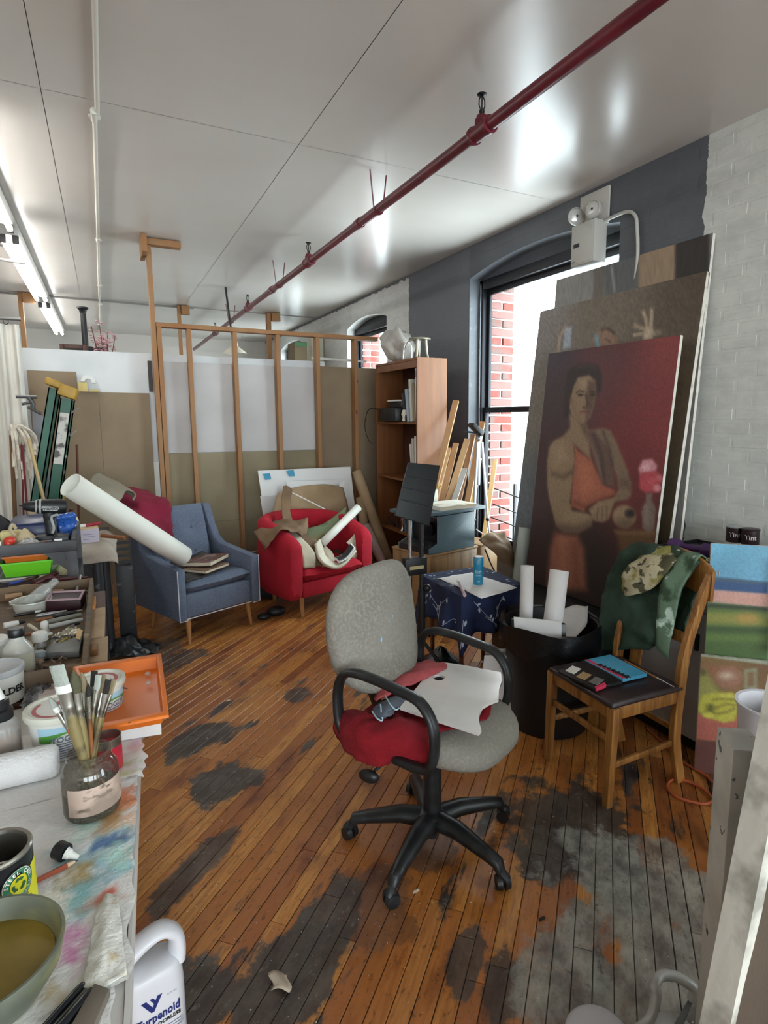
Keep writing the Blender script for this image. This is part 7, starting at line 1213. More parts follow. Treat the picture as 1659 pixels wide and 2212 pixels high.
# ---------------------------------------------------------------- tubs, cans, bottles
m_tub = mat('white_tub_plastic', '#d3d3cd', .45); m_tlid = mat('cream_tub_lid', '#c9c8bb', .4, var=[('#a9a893', 8, .5, .7)]); m_sky = mat('pale_sky_print', '#9cc1d2', .5); m_hill = mat('green_hill_print', '#4f8f3c', .5); m_txt = mat('grey_blue_print', '#6f7b92', .6); m_rose = mat('rose_red_print', '#a9484c', .5); m_dgr = mat('dark_green_print', '#2f5f3a', .5)
def cylmap(c, r, z0, a0): return lambda x, y: (c.x+r*cos(a0+x/r), c.y+r*sin(a0+x/r), c.z+z0+y)
def tub(c, nm, label, r, h, a0):
    T = thing(nm, label, 'tub', c); M = XF(c); rb = r*.84
    rad = lambda z: rb+(r-rb)*z/h
    b = B(); b.lathe([(rb-.004, 0), (rb, .003), (r, h), (r+.004, h+.002), (r+.004, h+.007), (r, h+.008)], 40, M); b.build('body', m_tub, T, sm=40)
    b = B(); b.lathe([(r+.005, h-.004), (r+.007, h+.003), (r+.006, h+.0115), (r-.001, h+.0125), (r-.006, h+.007), (.002, h+.0075)], 40, M); ld = b.build('lid', m_tlid, T, sm=40)
    zt_ = h+.0082; b = B(); n = 30
    b.add([M @ V((r-.010)*cos(t), (r-.010)*sin(t), zt_) for t in [a0-2.6+5.2*i/n for i in range(n+1)]]+[M @ V((r-.018)*cos(t), (r-.018)*sin(t), zt_) for t in [a0-2.6+5.2*i/n for i in range(n+1)]], [(i, i+1, n+2+i, n+1+i) for i in range(n)]); b.build('red_ring', m_rose, ld)
    b = B(); b.lathe([(.010, zt_), (.010, zt_+.0006), (.001, zt_+.0007)], 18, M @ Matrix.Translation((.02*cos(a0+2.6), .02*sin(a0+2.6), 0))); b.build('red_dot', m_rose, ld)
    # printed band: sky, green hill, white oval with the word, lines of small print
    def on(x, z, o=.0006): a = a0+x/r; q = rad(z)+o; return M @ V(q*cos(a), q*sin(a), z)
    b = B(); b.grid(lambda u, v: on(-.062+.124*u, h*.60+h*.26*v), 24, 3); b.build('sky_band', m_sky, T, sm=60)
    b = B(); b.grid(lambda u, v: on(-.062+.124*u, h*.50+v*(h*.14+h*.08*sin(u*3.0+.3)), .0010), 24, 3); b.build('green_hill', m_hill, T, sm=60)
    b = B(); b.grid(lambda u, v: on(-.042+.084*u, h*.30+v*h*(.08+.30*math.sqrt(max(0, 1-(2*u-1)**2))), .0014), 24, 4); b.build('white_oval', m_tub, T, sm=60)
    b = B(); text_b(b, 'YOGURT', .0175, fn=lambda x, y: on(-x*-1, h*.50+y, .0019), bold=.0006); b.build('word', m_txt, T)
    b = B(); text_b(b, 'plain whole milk', .0075, fn=lambda x, y: on(x, h*.605+y, .0019)); b.build('small_words', m_dgr, T)
    for k in range(7): b = B(); z_ = h*(.44-.058*k); wl = (.075, .08, .07, .08, .06, .078, .07)[k]; b.grid(lambda u, v: on(-.036+wl*u, z_+.0026*v, .0019), 14, 1); b.build('print_line', m_txt, T, sm=60)
c1 = V(-.128, 1.437, ZT+.009); tub(c1, 'yogurt_tub', 'white yogurt tub with a green hill print left of the brush jar', .060, .094, math.atan2(-c1.y, -c1.x)+.25)
c2 = V(-.054, 1.545, ZT+.009); tub(c2, 'yogurt_tub', 'second yogurt tub, behind the brush jar at the table edge', .052, .094, math.atan2(-c2.y, -c2.x)+.75)
T = thing('red_can', 'small open red can half hidden behind the brush jar', 'can', V(-.040, 1.318, ZT+.009)); M = XF((-.040, 1.318, ZT+.009)); m_redcan = mat('red_can_print', '#b8293a', .4)
b = B(); b.lathe([(.026, 0), (.0275, .002), (.0275, .052)], 24, M); b.build('body', m_redcan, T, sm=40); b = B(); b.lathe([(.0276, .0522), (.0276, .068), (.0285, .070), (.0265, .0705), (.0262, .02), (.001, .02)], 24, M, False); b.build('metal_rim', m_fer, T, sm=40)
cg = V(-.288, 1.80, ZT+.003); T = thing('gesso_tub', 'white gesso tub with black lettering at the left edge of the photo', 'tub', cg); M = XF(cg); b = B(); b.lathe([(.052, 0), (.055, .003), (.058, .075)], 36, M); b.build('body', m_tub, T, sm=40); b = B(); b.lathe([(.059, .0752), (.0605, .078), (.0605, .090), (.057, .092), (.052, .089), (.001, .089)], 36, M); b.build('lid', mat('grey_white_lid', '#b5b8ba', .4, var=[('#8a8d90', 10, .55, .7)]), T, sm=40)
ag = math.atan2(-cg.y, -cg.x); b = B(); text_b(b, 'BUILDER', .024, fn=cylmap(cg, .0583, .03, ag+.30), bold=.0008); b.build('lettering', m_blackcard, T)
m_clear = glass_like = None
def clearplastic(nm, col, al):
    M_ = bpy.data.materials.new(nm); M_.use_nodes = True; nt = M_.node_tree; N = nt.nodes; L = nt.links; N.clear(); o = N.new('ShaderNodeOutputMaterial'); a = N.new('ShaderNodeBsdfTransparent'); a.inputs[0].default_value = (.9, .9, .88, 1); p = N.new('ShaderNodeBsdfPrincipled'); p.inputs['Base Color'].default_value = (*hx(col), 1); p.inputs['Roughness'].default_value = .15
    m = N.new('ShaderNodeMixShader'); m.inputs[0].default_value = al; L.new(a.outputs[0], m.inputs[1]); L.new(p.outputs[0], m.inputs[2]); L.new(m.outputs[0], o.inputs[0]); return M_
m_cp = clearplastic('clear_plastic', '#c9ccca', .35); m_amb = mat('amber_medium', '#8a5a24', .2); m_milk = clearplastic('milky_bottle_plastic', '#c9c9bf', .75)
ca = V(-.232, 1.44, ZT+.008); T = thing('squeeze_bottle', 'amber-filled squeeze bottle with a black cap and white nozzle at the left edge', 'bottle', ca); M = XF(ca); b = B(); b.lathe([(.030, .001), (.033, .004), (.033, .085), (.026, .098), (.018, .102)], 28, M); b.build('bottle', m_cp, T, sm=40); b = B(); b.lathe([(.001, .003), (.031, .005), (.031, .072), (.001, .072)], 24, M); b.build('amber_oil', m_amb, T, sm=40); b = B(); b.lathe([(.022, .100), (.023, .103), (.023, .120), (.017, .123), (.017, .128), (.018, .132), (.017, .143), (.001, .144)], 24, M); b.build('black_cap', m_blackcard, T, sm=40); b = B(); b.lathe([(.012, .1445), (.008, .156), (.003, .174), (.001, .175)], 18, M); b.build('nozzle', m_bwhite, T, sm=40)
cs_ = V(-.243, 1.93, ZT+.062) 
# white paper towel roll
F = FR(V(-.52, 1.355, ZT+.041), V(.39, -.015, 0), V(0, 0, 1)); T = thing('towel_roll', 'white paper towel roll lying across the left of the table', 'paper towel roll', F.translation); m_troll = mat('quilted_towel_roll', '#dcdcdb', .85, bump=(170, .5)); b = B(); b.lathe([(.001, .002), (.012, .001), (.026, 0), (.0325, .006), (.033, .02), (.033, .37), (.0315, .386), (.024, .392), (.009, .392), (.008, .36), (.001, .36)], 32, F @ Matrix.Rotation(pi/2, 4, 'Y')); b.build('roll', m_troll, T, sm=50)
# nozzle cap, pencil
p = V(-.118, 1.075, ZT+.008); d = V(.75, -.55, -.30).normalized(); T = thing('nozzle_cap', 'black screw cap with a white nozzle lying on the paper towel', 'cap', p); q0 = onz(125, 1835, ZT+.020); q1 = onz(141, 1842, ZT+.018); q2 = onz(169, 1852, ZT+.010); b = B(); d = (q1-q0).normalized(); b.tube([q0-d*.002, q0, q1, q1+d*.0005], [.012, .0145, .0145, .012], 18); b.build('cap', m_blackcard, T, sm=40); b = B(); b.tube([q1+d*.001, q1.lerp(q2, .35), q1.lerp(q2, .4), q2], [.0095, .008, .0065, .0038], 14); b.build('nozzle', m_bwhite, T, sm=40)
q0, q1 = onz(40, 1922, ZT+.011), onz(168, 1858, ZT+.009); d = (q1-q0).normalized(); T = thing('pencil', 'reddish brown pencil with a dark point lying on the paper towel', 'pencil', q0); b = B(); b.tube([q0, q1-d*.016], .0042, 6); b.build('barrel', mat('red_brown_lacquer', '#8f4630', .4), T); b = B(); b.tube([q1-d*.016, q1-d*.004], [.0042, .0018], 8); b.build('wood_tip', mat('pencil_wood', '#c9a98c', .7), T, sm=50); b = B(); b.tube([q1-d*.0045, q1], [.0017, .0006], 8); b.build('lead', m_blackcard, T, sm=50)
# steel can
cc = V(-.186, .985, ZT+.006); T = thing('steel_can', 'open black and yellow steel paint can at the left edge of the photo', 'can', cc); M = XF(cc); R_ = .049; m_yel = mat('yellow_can_print', '#d6cf2a', .4); m_blkcan = mat('black_can_enamel', '#18181a', .3); ac = math.atan2(-cc.y, -cc.x)
b = B(); b.lathe([(R_-.001, 0), (R_, .002), (R_, .096)], 44, M, False); b.build('body', m_blkcan, T, sm=40); b = B(); b.lathe([(R_+.0003, .0965), (R_+.0012, .100), (R_-.0005, .1025), (R_-.005, .1015), (R_-.0055, .099), (R_-.006, .096), (R_-.003, .0955), (R_-.003, .05), (R_-.0015, .048), (R_-.003, .046), (R_-.003, .012), (.001, .012)], 44, M, False); b.build('rim', m_fer, T, sm=30)
b = B(); b.lathe([(.001, .013), (R_-.0035, .0132), (R_-.0035, .014), (.001, .0141)], 40, M); b.build('dark_residue', m_blkcan, T, sm=40)
cm = cylmap(cc, R_+.0007, 0, ac)
b = B(); b.grid(lambda u, v: Vector(cm(-.08+.16*u, .003+(.046+.030*u)*v)), 30, 3); b.build('yellow_label', m_yel, T, sm=60)
cm2 = cylmap(cc, R_+.0011, 0, ac); ex, ez = .028, .062
def disc(b, rx, rz, fn, n=30): b.add([Vector(fn(ex+rx*cos(2*pi*i/n), ez+rz*sin(2*pi*i/n))) for i in range(n)], [tuple(range(n))])
for nm, rx, m, o in (('emblem_black', .0245, m_blkcan, .0012), ('emblem_white', .0225, m_offw, .0016), ('emblem_green', .0215, mat('emblem_green', '#3f7d5a', .5), .0020), ('emblem_yellow', .0128, m_yel, .0024)): b = B(); disc(b, rx, rx, cylmap(cc, R_+o, 0, ac)); b.build(nm, m, T)
cm3 = cylmap(cc, R_+.0029, 0, ac)
b = B(); s1 = 'STEEL CAN'
for i, ch in enumerate(s1):
    a = R(165-150*i/(len(s1)-1))
    if ch != ' ': text_b(b, ch, .0072, fn=lambda x, y, a=a: cm3(ex+.0155*cos(a)+x*sin(a)+y*cos(a), ez+.0155*sin(a)-x*cos(a)+y*sin(a)), bold=.0003)
for i, ch in enumerate('RECYCLED'):
    a = R(200+140*i/7); text_b(b, ch, .0055, fn=lambda x, y, a=a: cm3(ex+.0195*cos(a)-x*sin(a)-y*cos(a), ez+.0195*sin(a)+x*cos(a)-y*sin(a)))
b.build('emblem_lettering', m_offw, T)
for k in range(3):
    a = R(90+120*k); b = B(); pts = []
    for rr1, da in ((.0102, -48), (.0102, -20), (.0102, 10), (.0118, 10), (.0078, 40), (.0046, 14), (.0062, 12), (.0062, -20), (.0062, -48)): t = a+R(da); pts.append(Vector(cm3(ex+rr1*cos(t), ez+rr1*sin(t))))
    b.add(pts, [tuple(range(len(pts)))]); b.build('recycling_arrow', m_dgr, T)
b = B()
for k, tx in enumerate(('GLOSS FINISH INTERIOR', 'STIR WELL BEFORE USE AND', 'KEEP FROM CHILDREN', 'NET CONTENTS ONE QUART')): text_b(b, tx, .0055, fn=lambda x, y, k=k: cm2(.012+x, .030-.008*k+.2*x+y))
b.build('small_print', m_blackcard, T)
# bowl of ochre liquid
cbw = V(-.182, .818, ZT+.002); T = thing('ceramic_bowl', 'grey-green crusted bowl of ochre liquid at the lower left', 'bowl', cbw); M = XF(cbw); m_bowl = mat('grey_green_bowl', '#5f6355', .45, var=[('#8f8a50', 6, .45, .7, (1, 1, 3)), ('#3a3d36', 5, .5, .7)])
b = B(); b.lathe([(.045, 0), (.05, .001), (.052, .008), (.07, .022), (.088, .05), (.0945, .078), (.094, .081), (.0905, .081), (.088, .076), (.08, .045), (.06, .02), (.001, .016)], 56, M); b.build('bowl', m_bowl, T, sm=50)
b = B(); b.lathe([(.001, .0535), (.0815, .0535), (.0817, .0525), (.001, .052)], 48, M); b.build('liquid', mat('ochre_liquid', '#8f7a34', .3, spec=.15, var=[('#6f6128', 7, .42, .6)]), T, sm=40)
# pens and grey block
m_pen = mat('black_pen_plastic', '#15171c', .25); 
for k, (a, c_, r, lb) in enumerate((((92, 2225), (183, 2123), .0052, 'slim black pen with a grey stripe beside the bowl'), ((118, 2235), (203, 2137), .0075, 'thicker black marker beside the grey block'))):
    q0, q1 = onz(*a, ZT+.009), onz(*c_, ZT+.009); T = thing('pen', lb, 'pen', q0); d = (q1-q0).normalized(); b = B(); b.tube([q0, q1-d*.012, q1-d*.003, q1], [r, r, r*.8, r*.3], 14); b.build('barrel', m_pen, T, sm=50)
    b = B(); n_ = V(0, 0, 1); b.tube([q0+n_*r*.98, q1-d*.018+n_*r*.98], .0006, 4); b.build('stripe', m_alu, T)
c_ = [onz(150, 2240, ZT+.003), onz(185, 2280, ZT+.003), onz(239, 2152, ZT+.003), onz(205, 2140, ZT+.003)]; T = thing('grey_block', 'flat grey-brown worn block at the bottom left beside the marker', 'block', c_[0]); b = B(); b.hexa(c_+[p+V(0, 0, .012) for p in c_]); b.build('block', mat('grey_brown_wood', '#6d6459', .7, var=[('#4f473e', 8, .45, .7)]), T, bev=.002)
# jug on the floor
cj = V(.012, 1.49, 0); fj = math.atan2(-cj.y, -cj.x)+.22; MJg = XF((cj.x, cj.y, 0), fj+pi/2)      # local -y faces the camera
T = thing('thinner_jug', 'white plastic thinner jug with blue lettering on the floor by the table', 'jug', M=MJg); m_jug = mat('white_jug_plastic', '#d9dbe0', .35); m_navyp = mat('navy_print', '#23306f', .45)
W_, D_, HJ = .142, .105, .31
def ringj(z, s, d=1.): return [MJg @ V(x*s, y*s*d, z) for x, y in rrect(W_, D_, .035, 5)]
b = B(); b.loft([ringj(.0, .93), ringj(.008, .99), ringj(.012, 1.0), ringj(.185, 1.0), ringj(.192, .985), ringj(.20, .985), ringj(.215, .975), ringj(.232, .92), ringj(.240, .80)]); b.build('body', m_jug, T, sm=50)
# shoulder and loop handle
b = B(); hp = [(.062, .222), (.066, .255), (.060, .288), (.030, .312), (-.012, .305), (-.052, .282), (-.066, .262), (-.068, .225)]; hk = catmull([(x, 0, z) for x, z in hp], 5); n_ = len(hk)
b.tube([MJg @ V(p.x, 0, p.z) for p in hk], [.030-.007*sin(pi*i/(n_-1)) for i in range(n_)], 14, flat=(.72, 1.3, MJg.to_3x3() @ V(0, 0, 1))); b.build('handle', m_jug, T, sm=60)
def onj(x, z, o=.0008): return MJg @ V(x, -(D_/2+o), z)
b = B(); text_b(b, 'Turpenoid', .034, fn=lambda x, y: onj(x+.050, .120+y+.03*x), bold=.0011, squeeze=.72, align='RIGHT'); b.build('brand_lettering', m_navyp, T)
b = B(); text_b(b, 'ODORLESS', .0135, fn=lambda x, y: onj(x+.050, .103+y+.03*x), bold=.0005, align='RIGHT'); b.build('odorless_lettering', m_blackcard, T)
b = B(); Z0 = .152
for pts in ([(-.026, .034), (-.014, .034), (-.001, .010), (.012, .034), (.024, .034), (.003, -.004), (-.004, -.004)], [(-.006, .034), (.002, .034), (.0075, .024), (.0035, .016)]): b.add([onj(x-.014, Z0+z) for x, z in pts], [tuple(range(len(pts)))])
b.build('emblem', m_navyp, T)
for k in range(3): b = B(); b.grid(lambda u, v: onj(-.03+.085*u, .088-.008*k+.002*v), 2, 1); b.build('print_line', m_txt, T)
b = B(); b.grid(lambda u, v: onj(-.052+.104*u, .050+.012*v), 4, 1); b.build('blue_band', m_navyp, T)
b = B(); text_b(b, '32 FL OZ', .006, fn=lambda x, y: onj(x+.032, .172+y)); b.build('volume_lettering', m_txt, T)
# orange tray on a white box, pinkish card
c_ = [V(-.02, 1.405, ZT+.0055), V(.072, 1.43, ZT+.0055), V(.074, 1.60, ZT+.0055), V(-.08, 1.62, ZT+.0055)]
m_whbox = mat('white_box_board', '#d4d3d0', .5)
cbx = [onz(225, 1606, ZT+.006), onz(349, 1586, ZT+.006), onz(349, 1545, ZT+.006)+V(0, .03, 0), onz(225, 1560, ZT+.006)+V(-.03, .08, 0)]
T = thing('white_box', 'shallow white box under the orange tray, jutting over the table edge', 'box', cbx[0]); b = B(); up_ = V(0, 0, .034); b.hexa(cbx+[p+V(0, 0, .003) for p in cbx]); ctr = sum(cbx, V(0, 0, 0))/4
for i in range(4): p, q = cbx[i], cbx[(i+1) % 4]; pi_, qi = p.lerp(ctr, .03), q.lerp(ctr, .03); b.hexa([p+V(0, 0, .0031), q+V(0, 0, .0031), qi+V(0, 0, .0031), pi_+V(0, 0, .0031), p+up_, q+up_, qi+up_, pi_+up_])
b.build('box', m_whbox, T)
tq = [onz(215, 1570, ZT+.072), onz(362, 1542, ZT+.072), onz(346, 1412, ZT+.085), onz(160, 1440, ZT+.085)]
m_orng = mat('orange_plastic_tray', '#d9701f', .4, var=[('#a5562a', 3, .5, .75), ('#4a2a1c', 26, .70, .73)])
T = thing('orange_tray', 'bright orange plastic paint tray resting on the white box', 'tray', tq[0]); ctr = sum(tq, V(0, 0, 0))/4; rim = [p.copy() for p in tq]; inn = [p.lerp(ctr, .10)-V(0, 0, .0) for p in tq]; flo = [p.lerp(ctr, .14)-V(0, 0, .030) for p in tq]; flo2 = [p-V(0, 0, .003) for p in flo]; out = [p.lerp(ctr, -.035)-V(0, 0, .006) for p in tq]; o2 = [p.lerp(ctr, .07)-V(0, 0, .003) for p in tq]
b = B(); b.loft([flo2, o2, [p-V(0, 0, .002) for p in out], out, [p.lerp(ctr, -.02) for p in rim], inn, flo], True); b.build('tray', m_orng, T, bev=.006)
for k, (x, y) in enumerate(((319, 1455), (321, 1475))): T2 = thing('clear_bead', ('upper' if k == 0 else 'lower')+' of two small clear plastic lumps in the orange tray', 'bead', onz(x, y, ZT+.055)); b = B(); b.ball(onz(x, y, ZT+.060), .0075, (1, .8, .7), 10); b.build('lump', m_cp, T2, sm=60)
T2 = thing('knife', 'slim reddish paint knife lying in the orange tray', 'palette knife', onz(240, 1480, ZT+.03)); b = B(); b.tube([onz(222, 1478, ZT+.060), onz(262, 1484, ZT+.060)], [.004, .0035], 8); b.build('handle', m_wh, T2, sm=50); b = B(); b.tube([onz(262, 1484, ZT+.060), onz(276, 1488, ZT+.059)], [.0035, .001], 6); b.build('blade', m_fer, T2, sm=50)
c_ = [onz(78, 1560, ZT+.02), onz(150, 1552, ZT+.02), onz(170, 1455, ZT+.02), onz(86, 1457, ZT+.02)]; T = thing('stained_card', 'pinkish white card with smears propped behind the yogurt tub', 'card', c_[0]); b = B(); b.hexa([c_[0]+V(0, 0, -.012), c_[1]+V(0, 0, -.012), c_[2]+V(0, 0, -.008), c_[3]+V(0, 0, -.008), c_[0], c_[1], c_[2]+V(0, 0, .004), c_[3]+V(0, 0, .004)]); b.build('card', mat('pinkish_smeared_card', '#c9bdb8', .6, var=[('#8f827c', 14, .55, .66, (1, 3, 1))]), T, bev=.002)
T = thing('grey_bag', 'crumpled grey plastic bag beside the gesso tub', 'bag', onz(60, 1490, ZT)); b = B(); b.grid(lambda u, v: V(-.235+.07*u+.01*n3(v*9, u*9), 1.72+.13*v, ZT+.003+(.03+.02*n3(u*7, v*7, 4))*sin(pi*u)*sin(pi*v)), 20, 20); b.build('bag', mat('grey_clear_bag', '#8d8f90', .25, var=[('#4d4e4f', 16, .5, .6)], bump=(30, .6)), T, sm=70, solid=.001)

# ---------------------------------------------------------------- wooden tool tray and its contents
m_traywood = mat('dirty_tray_wood', '#6b563f', .7, var=[('#4a4640', 5, .45, .7, (1, 6, 1)), ('#8a7a66', 18, .6, .7)], bump=(25, .2)); m_traytop = mat('grey_worn_rim', '#77736a', .7, var=[('#55524c', 8, .45, .7)])
T = thing('tray_stand', 'dark stand carrying the wooden tool tray and the plywood scraps', 'stand', (-.35, 2.3, 0)); B().box(-.66, -.045, 1.78, 2.82, ZT-.03, ZT-.0045).build('top', m_dkw, T, bev=.003)
for x in (-.63, -.075):
    for y in (1.81, 2.79): B().box(x-.02, x+.02, y-.02, y+.02, 0, ZT-.0305).build('leg', m_dkw, T, bev=.003)
T = thing('tool_tray', 'shallow wooden tray of brushes, tubes and bottles on the work table', 'tray', (-.33, 2.3, ZT)); TX0, TX1, TY0, TY1, TZ = -.62, -.086, 1.80, 2.80, ZT+.062
B().box(TX0, TX1, TY0, TY1, ZT+.001, ZT+.008).build('bottom', m_traywood, T)
for x0, x1, y0, y1 in ((TX1-.014, TX1, TY0, TY1), (TX0, TX0+.014, TY0, TY1), (TX0+.0141, TX1-.0141, TY0, TY0+.014), (TX0+.0141, TX1-.0141, TY1-.014, TY1)): B().box(x0, x1, y0, y1, ZT+.0085, TZ).build('side', m_traywood, T, bev=.002)
ZI = ZT+.03
def lie(nm, label, p0, p1, z, r, m, cat, r2=None, tip=None, n=10):
    a, c_ = onz(*p0, z), onz(*p1, z); T = thing(nm, label, cat, a); d = (c_-a).normalized(); b = B(); b.tube([a, a.lerp(c_, .5), c_], [r, r*1.05, r2 or r*.8], n); b.build('body', m, T, sm=50)
    if tip: b = B(); b.tube([c_+d*.001, c_+d*.02], [r2 or r*.8, (r2 or r*.8)*.7], n); b.build('tip', tip, T, sm=50)
m_lgw = mat('light_stick_wood', '#b08e66', .6); m_grs = mat('grey_green_stick', '#7c7d72', .6); m_maroon = mat('maroon_lacquer', '#4a1620', .35); m_steelg = mat('steel_grey', '#8f9094', .35, .7)
LY = [('ink_pen', 'dark pen with a white tip lying across the tool tray', (30, 1330), (75, 1322), .006, m_blackcard, 'pen', m_bwhite), ('ink_pen', 'silver and black pen second in the tool tray row', (78, 1331), (130, 1322), .006, m_steelg, 'pen', m_fer), ('ink_pen', 'black pen with a pale band right in the tool tray row', (115, 1332), (165, 1321), .006, m_blackcard, 'pen', m_fer), ('grey_stick', 'grey-green stick nearest the middle of the tool tray', (95, 1346), (175, 1328), .0085, m_grs, 'stick', None), ('grey_stick', 'pale grey stick below the grey-green one in the tool tray', (105, 1354), (178, 1338), .0075, mat('pale_grey_stick', '#a3a39c', .6), 'stick', None), ('brown_pencil', 'thin brown pencil lying left of the grey sticks', (76, 1342), (112, 1334), .005, m_wh, 'pencil', None), ('maroon_chisel', 'thick maroon tool handle at the back of the tool tray', (72, 1262), (122, 1238), .013, m_maroon, 'tool', None), ('maroon_scraper', 'curved maroon handle right of the clear bottle in the tray', (122, 1260), (150, 1268), .010, m_maroon, 'tool', None), ('wood_chisel', 'wooden chisel handle with a flat end in the tool tray', (102, 1281), (138, 1277), .011, mat('brown_chisel_wood', '#8a6a4a', .5), 'tool', None), ('tan_stick', 'pale tan stick at the back left of the tool tray', (18, 1272), (78, 1264), .008, m_lgw, 'stick', None), ('tan_stick', 'knotty tan stick second at the back left of the tool tray', (2, 1280), (55, 1275), .012, m_lgw, 'stick', None), ('tan_stick', 'short tan stick third at the back left of the tool tray', (10, 1290), (48, 1284), .010, mat('brown_tan_stick', '#9a7a58', .6), 'stick', None), ('red_pencil', 'dark red pencil along the far edge of the tool tray', (122, 1252), (190, 1247), .006, m_maroon, 'pencil', None), ('steel_rule', 'upright silver rod leaning on the right rim of the tray', (163, 1290), (174, 1243), .006, m_slv, 'rod', None), ('grey_brush', 'thin grey brush by the right rim of the tray', (140, 1280), (190, 1276), .004, m_grs, 'brush', None), ('silver_tube', 'crumpled silver paint tube beside the deli tub', (20, 1305), (48, 1300), .010, m_slv, 'paint tube', m_bwhite), ('white_tube', 'white paint tube at the left of the tray pens', (8, 1352), (40, 1345), .010, m_bwhite, 'paint tube', m_blackcard), ('palette_knife', 'palette knife with a brown handle in the middle of the tray', (120, 1296), (165, 1293), .005, m_wh, 'palette knife', m_fer), ('charcoal_stick', 'short charcoal stick right of the foil packet', (150, 1350), (172, 1346), .006, m_blackcard, 'charcoal', None), ('dark_red_stick', 'dark red stick under the clear bottle at the back of the tray', (90, 1250), (130, 1246), .006, m_maroon, 'stick', None), ('blue_pen', 'blue pen near the back left of the tool tray', (20, 1262), (50, 1254), .006, mat('blue_pen_plastic', '#27408f', .4), 'pen', None), ('bone_folder', 'pale bone-coloured blade left of the big white cap', (62, 1350), (80, 1362), .006, m_cream, 'blade', None), ('brown_brush', 'brown brush behind the labelled bottle in the tray', (52, 1372), (82, 1366), .005, m_wh, 'brush', m_brf['tan']), ('tan_stub', 'tan wooden stub near the front left of the tray', (60, 1392), (76, 1388), .008, m_lgw, 'stub', None), ('grey_tube', 'dull grey paint tube between the pens and the foil packet', (70, 1378), (98, 1372), .009, m_steelg, 'paint tube', m_bwhite), ('dark_brush', 'dark brush at the far left of the tool tray', (45, 1256), (75, 1247), .008, m_dkw, 'brush', m_brf['dark'])]
for k, (nm, lb, a, c_, r, m, cat, tip) in enumerate(LY): lie(nm, lb, a, c_, ZI+.004*(k % 3), r, m, cat, None, tip)
T = thing('deli_tub', 'round milky deli tub holding a clear bottle in the tool tray', 'tub', onz(68, 1310, ZT+.01)); c_ = onz(68, 1296, ZI+.02); M = XF((c_.x, c_.y, ZT+.009)); b = B(); b.lathe([(.05, 0), (.055, .003), (.064, .038), (.068, .04), (.067, .044), (.062, .043), (.052, .006), (.001, .005)], 32, M); b.build('tub', m_milk, T, sm=40)
q0, q1 = V(c_.x-.02, c_.y-.02, ZT+.032), onz(120, 1255, ZT+.085); T = thing('clear_bottle', 'clear plastic bottle lying tilted in the deli tub', 'bottle', q0); d = (q1-q0); b = B(); b.tube([q0, q0+d*.03, q0+d*.6, q0+d*.75, q0+d*.8, q1], [.018, .026, .026, .017, .014, .014], 18); b.build('bottle', m_cp, T, sm=50)
T = thing('maroon_box', 'dark maroon box with a pinkish torn rim in the tool tray', 'box', onz(135, 1310, ZT+.01)); c4 = [onz(100, 1322, ZT+.010), onz(176, 1318, ZT+.010), onz(186, 1298, ZT+.010), onz(112, 1302, ZT+.010)]; b = B(); b.hexa(c4+[p+V(0, 0, .040) for p in c4]); b.build('box', mat('dark_maroon_card', '#2f1219', .5), T, bev=.003)
b = B()
for i in range(4): p, q = c4[i]+V(0, 0, .0405), c4[(i+1) % 4]+V(0, 0, .0405); m_ = sum(c4, V(0, 0, 0))/4+V(0, 0, .0405); b.hexa([p, q, q.lerp(m_, .12), p.lerp(m_, .12), p+V(0, 0, .006), q+V(0, 0, .006), q.lerp(m_, .12)+V(0, 0, .006), p.lerp(m_, .12)+V(0, 0, .006)])
b.build('torn_rim', mat('pinkish_card', '#a98f94', .7), T)
cb = onz(28, 1424, ZT+.009); cb = V(-.262, 1.975, ZT+.0095); T = thing('label_bottle', 'clear medicine-style bottle with a black cap and printed label in the tool tray', 'bottle', cb); M = XF(cb); b = B(); b.lathe([(.036, 0), (.039, .003), (.039, .060), (.036, .072), (.020, .094), (.0165, .100), (.0165, .108)], 30, M); b.build('bottle', m_milk, T, sm=40); b = B(); b.lathe([(.020, .104), (.0205, .106), (.0205, .126), (.019, .128), (.001, .128)], 24, M); b.build('cap', m_blackcard, T, sm=40); ab = math.atan2(-cb.y, -cb.x); b = B(); f2 = cylmap(cb, .0396, 0, ab); b.grid(lambda u, v: Vector(f2(-.04+.08*u, .006+.05*v)), 20, 2); b.build('label', mat('yellowed_label', '#b9b8a4', .6), T, sm=60)
for k in range(5): b = B(); f3 = cylmap(cb, .0402, 0, ab); wl = (.04, .045, .03, .045, .036)[k]; b.grid(lambda u, v: Vector(f3(-.034+wl*u, .046-.008*k+.0035*v)), 10, 1); b.build('print_line', m_txt, T, sm=60)
T = thing('round_cap_bottle', 'small clear bottle with a big white cap in the tool tray', 'bottle', onz(85, 1400, ZT+.01)); c_ = onz(88, 1398, ZT+.022); M = XF((c_.x, c_.y, ZT+.010)); b = B(); b.lathe([(.013, 0), (.017, .004), (.017, .02), (.012, .03), (.012, .034)], 20, M); b.build('bottle', m_cp, T, sm=40); b = B(); b.lathe([(.021, .034), (.022, .036), (.021, .058), (.018, .061), (.001, .061)], 24, M); b.build('cap', m_bwhite, T, sm=40)
T = thing('white_knob_bottle', 'white cap standing behind the big white-capped bottle', 'cap', onz(98, 1354, ZT+.01)); c_ = onz(97, 1362, ZT+.018); b = B(); b.lathe([(.012, 0), (.013, .002), (.012, .034), (.009, .040), (.001, .040)], 16, XF((c_.x, c_.y, ZT+.010))); b.build('cap', m_bwhite, T, sm=40)
